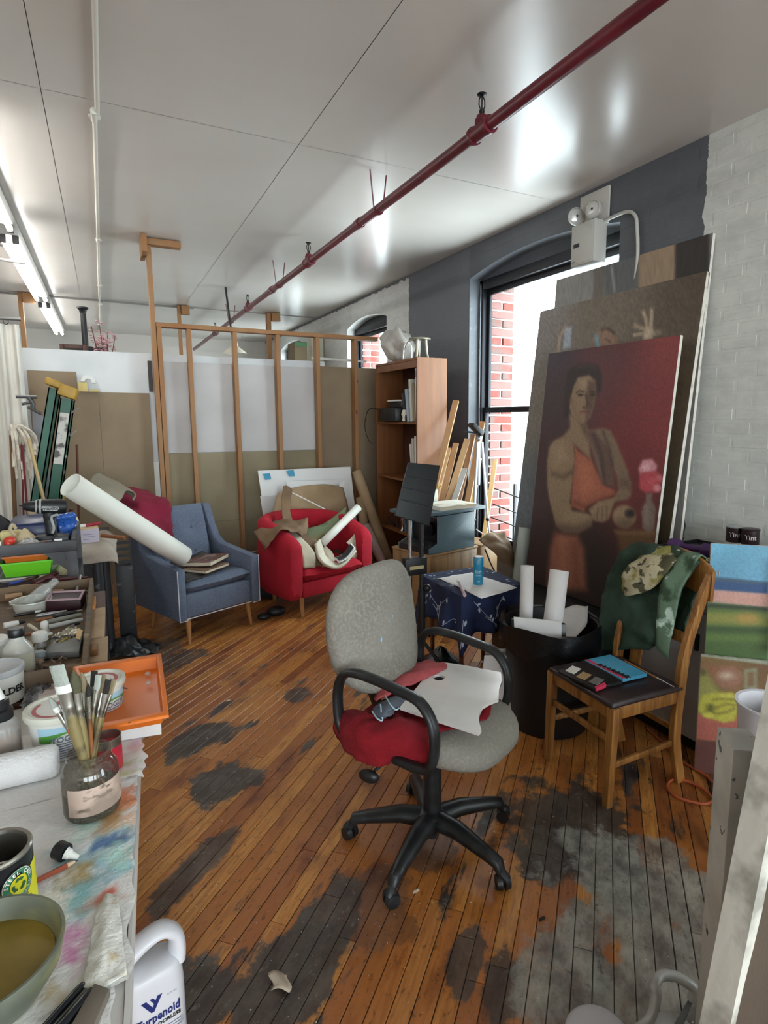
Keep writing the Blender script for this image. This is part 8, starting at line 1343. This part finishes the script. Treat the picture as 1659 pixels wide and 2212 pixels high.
T = thing('glue_bottle', 'small squeeze bottle with a pale cap cut off at the left edge', 'bottle', V(-.292, 1.70, ZT)); M = XF((-.296, 1.665, ZT+.003)); b = B(); b.lathe([(.026, 0), (.03, .003), (.03, .06), (.022, .07), (.012, .074)], 24, M); b.build('bottle', m_milk, T, sm=40); b = B(); b.lathe([(.013, .0742), (.014, .076), (.013, .090), (.010, .094), (.012, .104), (.008, .112), (.001, .113)], 18, M); b.build('cap', m_bwhite, T, sm=40)
T = thing('white_jar', 'white jar cut off by the left edge behind the labelled bottle', 'jar', V(-.33, 2.09, ZT+.009)); M = XF((-.335, 2.09, ZT+.0095)); b = B(); b.lathe([(.034, 0), (.036, .003), (.036, .05), (.034, .052)], 24, M); b.build('body', m_milk, T, sm=40); b = B(); b.lathe([(.037, .0525), (.038, .054), (.038, .07), (.036, .072), (.001, .072)], 24, M); b.build('lid', m_bwhite, T, sm=40)
T = thing('foil_bag', 'torn gold and silver foil packet in the tool tray', 'packet', onz(135, 1380, ZT+.02)); b = B(); cz = [onz(100, 1390, ZT+.03), onz(160, 1352, ZT+.03), onz(182, 1372, ZT+.025), onz(118, 1400, ZT+.02)]; b.grid(lambda u, v: cz[0].lerp(cz[1], u).lerp(cz[3].lerp(cz[2], u), v)+V(0, 0, .015*abs(n3(u*8, v*5, 2))+.006), 22, 12); b.build('packet', mat('crumpled_foil', '#a5a08c', .25, .6, var=[('#2a2620', 9, .5, .55), ('#b8a45c', 6, .6, .65)], bump=(60, .6)), T, sm=50, solid=.001)
T = thing('tan_tag', 'small tan card tag standing at the right of the tray', 'tag', onz(178, 1375, ZT+.03)); b = B(); b.hexa([onz(163, 1378, ZT+.036), onz(172, 1382, ZT+.036), onz(173, 1381, ZT+.037), onz(164, 1377, ZT+.037), onz(168, 1358, ZT+.056), onz(178, 1363, ZT+.056), onz(179, 1362, ZT+.057), onz(169, 1357, ZT+.057)]); b.build('tag', mat('light_tan_card', '#d2b283', .7), T)
T = thing('grey_slab', 'grey stone sharpening slab in the front right of the tray', 'slab', onz(140, 1410, ZT+.01)); c4 = [onz(96, 1424, ZT+.011), onz(172, 1420, ZT+.011), onz(180, 1385, ZT+.011), onz(112, 1392, ZT+.011)]; b = B(); b.hexa(c4+[p+V(0, 0, .020) for p in c4]); b.build('slab', mat('grey_slab_stone', '#5d605e', .5, var=[('#777a79', 9, .45, .7)]), T, bev=.002)
T = thing('grey_plastic_lid', 'grey plastic cube beside the sharpening slab', 'cube', onz(84, 1415, ZT+.01)); c_ = onz(85, 1418, ZT+.02); M = XF((c_.x, c_.y, ZT+.010)); b = B(); b.lathe([(.017, 0), (.018, .002), (.018, .022), (.014, .027), (.001, .028)], 20, M); b.build('lid', mat('grey_blue_plastic', '#7f898c', .4), T, sm=40)
sc = B(); r6 = random.Random(12)
for k in range(70):
    x, y = r6.uniform(-.30, -.15), r6.uniform(1.84, 2.12); a = r6.uniform(0, 3.1); l = r6.uniform(.008, .03); sc.tube([(x-l*cos(a), y-l*sin(a), ZT+.012+r6.random()*.012), (x+l*cos(a), y+l*sin(a), ZT+.014+r6.random()*.014)], r6.uniform(.001, .004), 5)
stuff(sc.build('tray_scraps', mat('brown_shavings', '#8a7768', .8, var=[('#4a3a33', 20, .45, .6)]))); sc_o = bpy.data.objects['tray_scraps']; sc_o['label'] = 'heap of shavings and scraps in the near part of the tool tray'
m_ply = mat('pale_plywood_block', '#b49a7a', .7, var=[('#a08564', 6, .45, .7)])
for k, (c4p, h, lb) in enumerate(((((190, 1440), (232, 1436), (234, 1382), (197, 1390)), .014, 'pale plywood scrap lying right of the tool tray, nearest the orange tray'), (((196, 1388), (226, 1384), (228, 1322), (200, 1326)), .02, 'pale plywood scrap with a notch right of the tool tray, further back'))):
    q = [onz(x, y, ZT-.003) for x, y in c4p]; q = [V(min(p.x, -.004), p.y, p.z) for p in q]; T = thing('plywood_scrap', lb, 'wood block', q[0]); b = B(); b.hexa(q+[p+V(0, 0, h) for p in q]); b.build('block', m_ply, T, bev=.002)
q = [onz(x, y, ZT+.013) for x, y in ((192, 1418), (211, 1415), (212, 1400), (195, 1403))]; T = thing('brown_block', 'small brown wood cube on the plywood scraps right of the tray', 'wood block', q[0]); b = B(); b.hexa(q+[p+V(0, 0, .018) for p in q]); b.build('block', mat('brown_block', '#7d5530', .6), T, bev=.002)
q = [onz(x, y, ZT+.001) for x, y in ((199, 1326), (206, 1325), (208, 1302), (200, 1304))]; T = thing('orange_wedge', 'small orange-yellow wedge beside the back of the tray', 'wedge', q[0]); b = B(); b.hexa(q+[p+V(0, 0, .03) for p in q]); b.build('wedge', mat('orange_yellow_wood', '#b87a38', .6), T, bev=.002)

# ---------------------------------------------------------------- metal cart behind the table
m_cart = mat('dark_grey_chipped_steel', '#4a4a4b', .55, .2, var=[('#2e2e30', 5, .45, .7), ('#7d7c79', 24, .66, .7)])
T = thing('tool_cart', 'dark grey steel tool cart loaded with a drill and bins', 'cart', (-.40, 3.4, 0)); X0c, X1c, Y0c, Y1c = -.80, -.150, 3.08, 3.56
zt_ = ony(60, 1180, Y0c).z; zb_ = ony(60, 1196, Y0c).z
B().box(X0c, X1c, Y0c, Y0c+.02, 1.000, 1.048).build('front_lip', m_cart, T, bev=.002); B().box(X1c-.02, X1c, Y0c+.0205, Y1c, 1.000, 1.062).build('side_lip', m_cart, T, bev=.002); B().box(X0c, X1c-.0205, Y0c+.0205, Y1c, 1.002, 1.014).build('top_shelf', m_cart, T)
for x in (X0c, X1c-.045):
    for y in (Y0c, Y1c-.03): B().box(x, x+.045, y, y+.03, 0, .9995).build('upright', m_cart, T, bev=.002)
B().box(X0c, X1c, Y0c+.031, Y1c-.031, .86, .872).build('middle_shelf', m_cart, T); B().box(X0c, X1c, Y0c+.031, Y1c-.031, .25, .262).build('lower_shelf', m_cart, T)
B().hexa([V(X1c-.13, Y0c+.002, .999), V(X1c-.046, Y0c+.002, .915), V(X1c-.046, Y0c+.008, .915), V(X1c-.13, Y0c+.008, .999), V(X1c-.125, Y0c+.002, .9995), V(X1c-.046, Y0c+.002, .9995), V(X1c-.046, Y0c+.008, .9995), V(X1c-.125, Y0c+.008, .9995)]).build('gusset', m_cart, T)
ZC = 1.0145; Yi = 3.24
def cz(x, y, Y=Yi): return ony(x, y, Y)
m_lime = mat('lime_green_bin', '#5fb81e', .4); m_obin = mat('burnt_orange_bin', '#b8621e', .4)
def binbox(nm, label, x0, x1, y0, y1, z0, z1, m):
    T = thing(nm, label, 'bin', ((x0+x1)/2, y0, z0)); b = B(); e = .012; b.loft([[(x0+e, y0+e, z0), (x1-e, y0+e, z0), (x1-e, y1-e, z0), (x0+e, y1-e, z0)], [(x0, y0, z1-.008), (x1, y0, z1-.008), (x1, y1, z1-.008), (x0, y1, z1-.008)], [(x0-.005, y0-.005, z1-.008), (x1+.005, y0-.005, z1-.008), (x1+.005, y1+.005, z1-.008), (x0-.005, y1+.005, z1-.008)], [(x0-.005, y0-.005, z1), (x1+.005, y0-.005, z1), (x1+.005, y1+.005, z1), (x0-.005, y1+.005, z1)], [(x0+.003, y0+.003, z1), (x1-.003, y0+.003, z1), (x1-.003, y1-.003, z1), (x0+.003, y1-.003, z1)], [(x0+e+.003, y0+e+.003, z0+.004), (x1-e-.003, y0+e+.003, z0+.004), (x1-e-.003, y1-e-.003, z0+.004), (x0+e+.003, y1-e-.003, z0+.004)]]); b.build('bin', m, T)
binbox('green_bin', 'lime green plastic bin under the top shelf of the cart', -.445, -.255, 3.12, 3.30, .895, .962, m_lime); binbox('orange_bin', 'burnt orange plastic bin nested in the green bin', -.435, -.265, 3.13, 3.29, .945, .990, m_obin); binbox('white_bin', 'white tray beneath the green bin on the cart', -.46, -.24, 3.12, 3.31, .8725, .893, m_whbox)
T = thing('cream_cloth_wad', 'cream cloth wad beside the bins on the middle cart shelf', 'cloth', V(-.215, 3.2, .873)); b = B(); b.grid(lambda u, v: V(-.215+(.035+.012*n3(cos(6.28*u)*2, sin(6.28*u)*2, v*3))*sin(pi*(.5+.5*v))*cos(2*pi*u), 3.2+.04*sin(pi*(.5+.5*v))*sin(2*pi*u), .873+.075*v), 22, 9); b.build('wad', mat('cream_cloth', '#c2b694', .9, bump=(50, .5)), T, sm=70)
# cordless drill
m_dblk = mat('black_drill_rubber', '#17181a', .5); m_dgry = mat('grey_drill_body', '#9a9a98', .45)
T = thing('cordless_drill', 'black and grey cordless drill standing on the top of the cart', 'drill', cz(110, 1150)); 
def dz(x, y, o=0): return cz(x, y)+V(0, -o, 0)
b = B(); a = dz(80, 1094); c_ = dz(146, 1094); b.tube([a, a.lerp(c_, .02), a.lerp(c_, .8), a.lerp(c_, .96), c_], [.030, .034, .035, .030, .016], 18); b.build('motor_housing', m_dblk, T, sm=50)
b = B(); b.tube([dz(77, 1094), dz(90, 1094)], [.031, .036], 18); b.build('grey_collar', m_dgry, T, sm=40)
b = B(); b.tube([dz(76.5, 1094), dz(70, 1094), dz(55, 1093.5), dz(50, 1093)], [.026, .026, .020, .012], 16); b.build('chuck', m_dblk, T, sm=40); b = B(); b.tube([dz(50, 1093), dz(41, 1092)], .003, 6); b.build('bit', m_dblk, T)
b = B(); b.tube(catmull([dz(108, 1106), dz(106, 1120), dz(110, 1138), dz(112, 1152)], 4), [.026]*4+[.022]*5+[.024]*4, 14, flat=(1.0, .8, (1, 0, 0))); b.build('grip', m_dblk, T, sm=60); b = B(); b.tube(catmull([dz(126, 1110, .018), dz(112, 1116, .022), dz(117, 1138, .022), dz(114, 1150, .02)], 5), .006, 6); b.build('grey_stripe', m_dgry, T, sm=50)
b = B(); p = dz(106, 1157); p.z = ZC+.022; b.cbox(p, .115, .075, .042); b.build('battery', m_dblk, T, bev=.010); b = B(); b.cbox(p+V(0, -.040, -.004), .10, .004, .010); b.build('battery_stripe', m_dgry, T, bev=.001)
b = B(); q = [dz(92, 1091.5, .0355), dz(126, 1092, .0355), dz(129, 1097, .0355), dz(124, 1101.5, .0355), dz(95, 1101, .0355), dz(91, 1096, .0355)]; b.add(q, [tuple(range(6))]); b.build('badge', m_dgry, T, solid=.001); b = B(); o = dz(110, 1099.5, .0368); text_b(b, 'makita', .024, M=Matrix(((1, 0, 0, o.x), (0, 0, -1, o.y), (0, 1, 0, o.z), (0, 0, 0, 1))), bold=.0008); b.build('badge_lettering', m_blackcard, T)
T = thing('spare_battery', 'spare black battery with a white label on the cart corner', 'battery', V(-.20, 3.14, ZC)); b = B(); b.box(-.245, -.178, 3.115, 3.19, ZC+.001, ZC+.052); b.build('case', m_dblk, T, bev=.008); b = B(); b.box(-.236, -.206, 3.112, 3.1148, ZC+.014, ZC+.040); b.build('label', m_bwhite, T)
T = thing('blue_case', 'dark blue plastic tool case behind the drill on the cart', 'case', V(-.36, 3.36, ZC)); b = B(); b.hexa([V(-.46, 3.33, ZC+.001), V(-.235, 3.33, ZC+.001), V(-.235, 3.50, ZC+.001), V(-.46, 3.50, ZC+.001), V(-.44, 3.34, ZC+.085), V(-.25, 3.34, ZC+.085), V(-.26, 3.49, ZC+.11), V(-.42, 3.49, ZC+.11)]); b.build('case', mat('dark_navy_plastic', '#1c2a4f', .35, var=[('#2f4f8f', 5, .5, .6)]), T, bev=.012)
T = thing('blue_foil_pack', 'glossy blue plastic pack at the right of the drill', 'packet', V(-.19, 3.34, ZC)); b = B(); b.grid(lambda u, v: V(-.235+.075*u+.008*n3(u*6, v*6), 3.33+.03*sin(v*3)+.03*u, ZC+.004+.11*v+.01*n3(u*9, v*9, 2)), 14, 14); b.build('pack', mat('glossy_blue_plastic', '#2f5aa5', .2, var=[('#a9c4e4', 12, .62, .68)], bump=(30, .5)), T, sm=60, solid=.03)
T = thing('sponge', 'pale yellow sponge at the left of the cart top', 'sponge', V(-.43, 3.26, ZC)); b = B(); b.box(-.455, -.375, 3.24, 3.30, ZC+.001, ZC+.07); b.build('sponge', mat('pale_yellow_sponge', '#c9bd86', .95, bump=(50, .6)), T, bev=.008)
T = thing('cloth_wad', 'knotted cream cloth wad on the cart beside the sponge', 'cloth', V(-.37, 3.21, ZC)); b = B(); b.grid(lambda u, v: V(-.355+(.045+.018*n3(cos(6.28*u)*1.5, sin(6.28*u)*1.5, v*3+1))*sin(pi*(.48+.52*v))**.7*cos(2*pi*u), 3.205+.035*sin(pi*(.5+.5*v))*sin(2*pi*u), ZC+.002+.085*v+.02*(u > .2)*(u < .35)*(1-v)), 26, 12); b.tube(catmull([(-.39, 3.19, ZC+.06), (-.405, 3.18, ZC+.085), (-.395, 3.18, ZC+.11), (-.385, 3.19, ZC+.09)], 4), .008, 6); b.build('wad', mat('cream_rag', '#b5a483', .95, bump=(60, .5)), T, sm=70)
T = thing('red_clamp', 'shiny red spring clamp on the cart top', 'clamp', V(-.40, 3.15, ZC)); b = B(); b.ball((-.405, 3.14, ZC+.045), .022, (1.1, .9, .9), 12); b.tube([(-.41, 3.14, ZC+.04), (-.412, 3.135, ZC+.004)], [.018, .016], 10); b.build('clamp', mat('shiny_red_plastic', '#c0392b', .25), T, sm=50)
T = thing('clear_bag', 'clear plastic bag with red corners on the front of the cart', 'bag', V(-.36, 3.13, ZC)); b = B(); b.grid(lambda u, v: V(-.405+.13*u, 3.105+.05*v, ZC+.003+(.045+.02*n3(u*7, v*7))*sin(pi*u)*(.3+.7*v)), 20, 10); b.build('bag', mat('cloudy_bag', '#aaa7a3', .2, var=[('#6f6d6a', 14, .5, .6)], bump=(40, .6)), T, sm=60, solid=.001); b = B(); b.hexa([V(-.30, 3.105, ZC+.001), V(-.27, 3.10, ZC+.001), V(-.265, 3.13, ZC+.001), V(-.30, 3.13, ZC+.001), V(-.305, 3.105, ZC+.02), V(-.275, 3.10, ZC+.035), V(-.262, 3.13, ZC+.03), V(-.30, 3.13, ZC+.02)]); b.build('red_corner', mat('crimson_wrapper', '#b01f35', .3), T)
T = thing('white_block', 'small bright white block on the cart at the left edge', 'block', V(-.46, 3.12, ZC)); b = B(); b.box(-.50, -.435, 3.11, 3.15, ZC+.001, ZC+.045); b.build('block', m_bwhite, T, bev=.003)
T = thing('black_bag', 'black bag heaped at the far left of the cart', 'bag', V(-.55, 3.4, ZC)); b = B(); b.grid(lambda u, v: V(-.56+.17*sin(pi*(.5+.5*v))*cos(2*pi*u), 3.40+.12*sin(pi*(.5+.5*v))*sin(2*pi*u), ZC+.002+.20*v+.02*n3(u*8, v*5)*v), 24, 8); b.build('bag', mat('black_nylon', '#101012', .6), T, sm=70)
# shelf unit with cloth, box, bottle
T = thing('shelf_unit', 'black plastic shelf unit with a round post and ribbed front beside the blue armchair', 'shelf unit', (-.3, 4.3, 0)); m_shelf = mat('scuffed_black_plastic', '#232427', .5, var=[('#5b5b5c', 20, .64, .7)])
b = B(); b.tube([(-.062, 4.36, .0), (-.062, 4.36, .845)], .030, 18); b.build('post', m_shelf, T, sm=40); b = B(); b.tube([(-.62, 4.36, .0), (-.62, 4.36, .845)], .030, 18); b.build('post', m_shelf, T, sm=40)
b = B(); b.box(-.66, -.02, 3.64, 4.42, .846, .88); b.build('top_shelf', m_shelf, T, bev=.004); b = B(); b.box(-.64, -.10, 4.34, 4.40, .02, .845); b.build('back_panel', m_shelf, T)
for y in (3.70,): 
    for x in (-.60, -.09): b = B(); b.tube([(x, y, 0), (x, y, .845)], .028, 16); b.build('post', m_shelf, T, sm=40)
b = B(); b.box(-.30, -.105, 4.20, 4.215, .03, .84); b.build('crate_front', m_shelf, T); b = B()
for k in range(26): b.box(-.297, -.115, 4.1955, 4.2005, .05+.03*k, .062+.03*k)
stuff(b.build('crate_ribs', m_shelf, T)); b = B(); b.box(-.130, -.104, 4.19, 4.225, .02, .842); b.build('crate_edge', m_shelf, T, bev=.003)
tag(cloth('canvas_cover', [[V(-.30, 3.58, .845), V(-.16, 3.57, .83), V(-.02, 3.60, .82), V(.012, 3.62, .80)], [V(-.30, 3.63, .886), V(-.16, 3.63, .886), V(-.03, 3.64, .885), V(.010, 3.66, .835)], [V(-.30, 3.9, .888), V(-.16, 3.9, .888), V(-.03, 3.9, .887), V(.015, 3.9, .845)], [V(-.30, 4.25, .888), V(-.16, 4.25, .888), V(-.03, 4.25, .887), V(.018, 4.25, .84)]], mat('dingy_white_canvas', '#b5aca0', .9, var=[('#94897c', 4, .45, .7)], bump=(60, .3)), None, .014, 9, .004, 7, 3), 'dingy white canvas cloth spread over the black shelf unit', 'cloth')
MBx = XF((-.205, 3.80, .897), R(4)); T = thing('carton', 'flat carton with a blue end and lilac label on the canvas cloth', 'box', M=MBx); m_lil = mat('lilac_white_print', '#bfb6c4', .6); b = B(); b.box(0, .135, 0, .16, .0, .082, MBx); b.build('box', mat('cream_carton', '#c4ab84', .7), T, bev=.002); b = B(); b.box(.042, .135, -.001, -.0002, .0, .078, MBx); b.build('lilac_label', m_lil, T); b = B(); b.box(0, .0418, -.001, -.0002, 0, .078, MBx); b.build('blue_label', mat('cobalt_print', '#3b53a0', .5), T)
for k in range(3): b = B(); b.box(.055, .055+(.03, .06, .05)[k], -.0016, -.0011, .018+.014*k, .021+.014*k, MBx); b.build('print_line', m_txt, T)
cb2 = V(-.207, 3.99, .895); T = thing('glue_bottle', 'cream glue bottle with a brown cap and yellow label behind the carton', 'bottle', cb2); M = XF(cb2); b = B(); b.lathe([(.034, 0), (.037, .004), (.037, .10), (.030, .125), (.014, .14), (.013, .146)], 24, M); b.build('bottle', mat('cream_bottle', '#cdc4a2', .5), T, sm=40); b = B(); b.lathe([(.015, .146), (.017, .148), (.016, .165), (.010, .168), (.012, .178), (.001, .18)], 16, M); b.build('cap', mat('brown_cap', '#4a2620', .5), T, sm=40); a2 = math.atan2(-cb2.y, -cb2.x); f2 = cylmap(cb2, .0376, 0, a2); b = B(); b.grid(lambda u, v: Vector(f2(-.04+.08*u, .015+.065*v)), 16, 2); b.build('yellow_label', mat('yellow_label', '#c9ab3a', .5, var=[('#3a2a18', 16, .56, .6)]), T, sm=60)
T = thing('red_marker', 'red marker lying on top of the carton', 'marker', cz(190, 1110, 3.85)); p = MBx @ V(.075, .06, .091); b = B(); b.tube([p, p+V(.075, .02, .004)], .0085, 10); b.build('barrel', mat('crimson_marker', '#9c1c34', .35), T, sm=50); b = B(); b.tube([p-V(.03, .01, .001), p-V(.002, .001, 0)], .010, 10); b.build('cap', m_bwhite, T, sm=50)
T = thing('work_gloves', 'pair of dirty cream work gloves standing behind the drill', 'gloves', V(-.30, 3.60, ZC)); m_glv = mat('dirty_cream_leather', '#a8977a', .9, var=[('#6b5a48', 7, .45, .65)], bump=(40, .4))
for dx in (0, .05): b = B(); b.loft([[V(-.335+dx+rx*cos(t), 3.52+.022*sin(t), z) for t in [2*pi*i/14 for i in range(14)]] for z, rx in ((1.015, .03), (1.06, .036), (1.10, .034), (1.13, .036), (1.155-.015*(dx > 0), .034))]); b.build('glove', m_glv, T, sm=60)
T = thing('brown_dowel', 'short brown dowel jutting from the canvas cloth over the paper roll', 'dowel', cz(215, 1132, 3.9)); p0, p1 = V(-.06, 3.90, .915), V(.06, 3.82, .905); b = B(); b.tube([p0, p1], .011, 10); b.build('dowel', m_wh, T, sm=40)
T = thing('milk_crate', 'small black milk crate between the shelf unit and the blue armchair', 'crate', (.05, 4.5, 0)); 
for x0, x1, y0, y1, z0, z1, nm in ((.0, .105, 4.44, 4.62, 0, .60, 'base_box'),): b = B(); b.box(x0, x1, y0, y1, z0, z1); b.build(nm, m_shelf, T, bev=.004)
b = B()
for k in range(4): b.box(.0, .105, 4.44, 4.445, .615+.045*k, .635+.045*k); b.box(.1, .105, 4.445, 4.62, .615+.045*k, .635+.045*k)
b.box(.0, .012, 4.44, 4.452, .6005, .80); b.box(.093, .105, 4.436, 4.4395, .6005, .80); b.build('lattice', m_shelf, T)
tag(cloth('black_tarp', [[V(-.12, 4.30, .008), V(.0, 4.24, .03), V(.12, 4.24, .008), V(.22, 4.30, .006)], [V(-.10, 4.36, .05), V(.02, 4.34, .13), V(.12, 4.34, .06), V(.24, 4.38, .012)], [V(-.02, 4.42, .03), V(.06, 4.42, .10), V(.14, 4.42, .07), V(.24, 4.44, .015)]], mat('black_grey_tarp', '#232325', .35, var=[('#6f6d6c', 7, .58, .62)], bump=(20, .5)), None, .035, 14, .002, 8, 4), 'crumpled black plastic tarp on the floor by the shelf post', 'tarp')
T = thing('pale_scrap', 'thin pale stick on the floor beside the shelf post', 'stick', V(.02, 4.5, 0)); b = B(); b.tube([onz(252, 1382, .12), onz(272, 1402, .02)], .007, 6); b.build('stick', m_stick, T, sm=40)
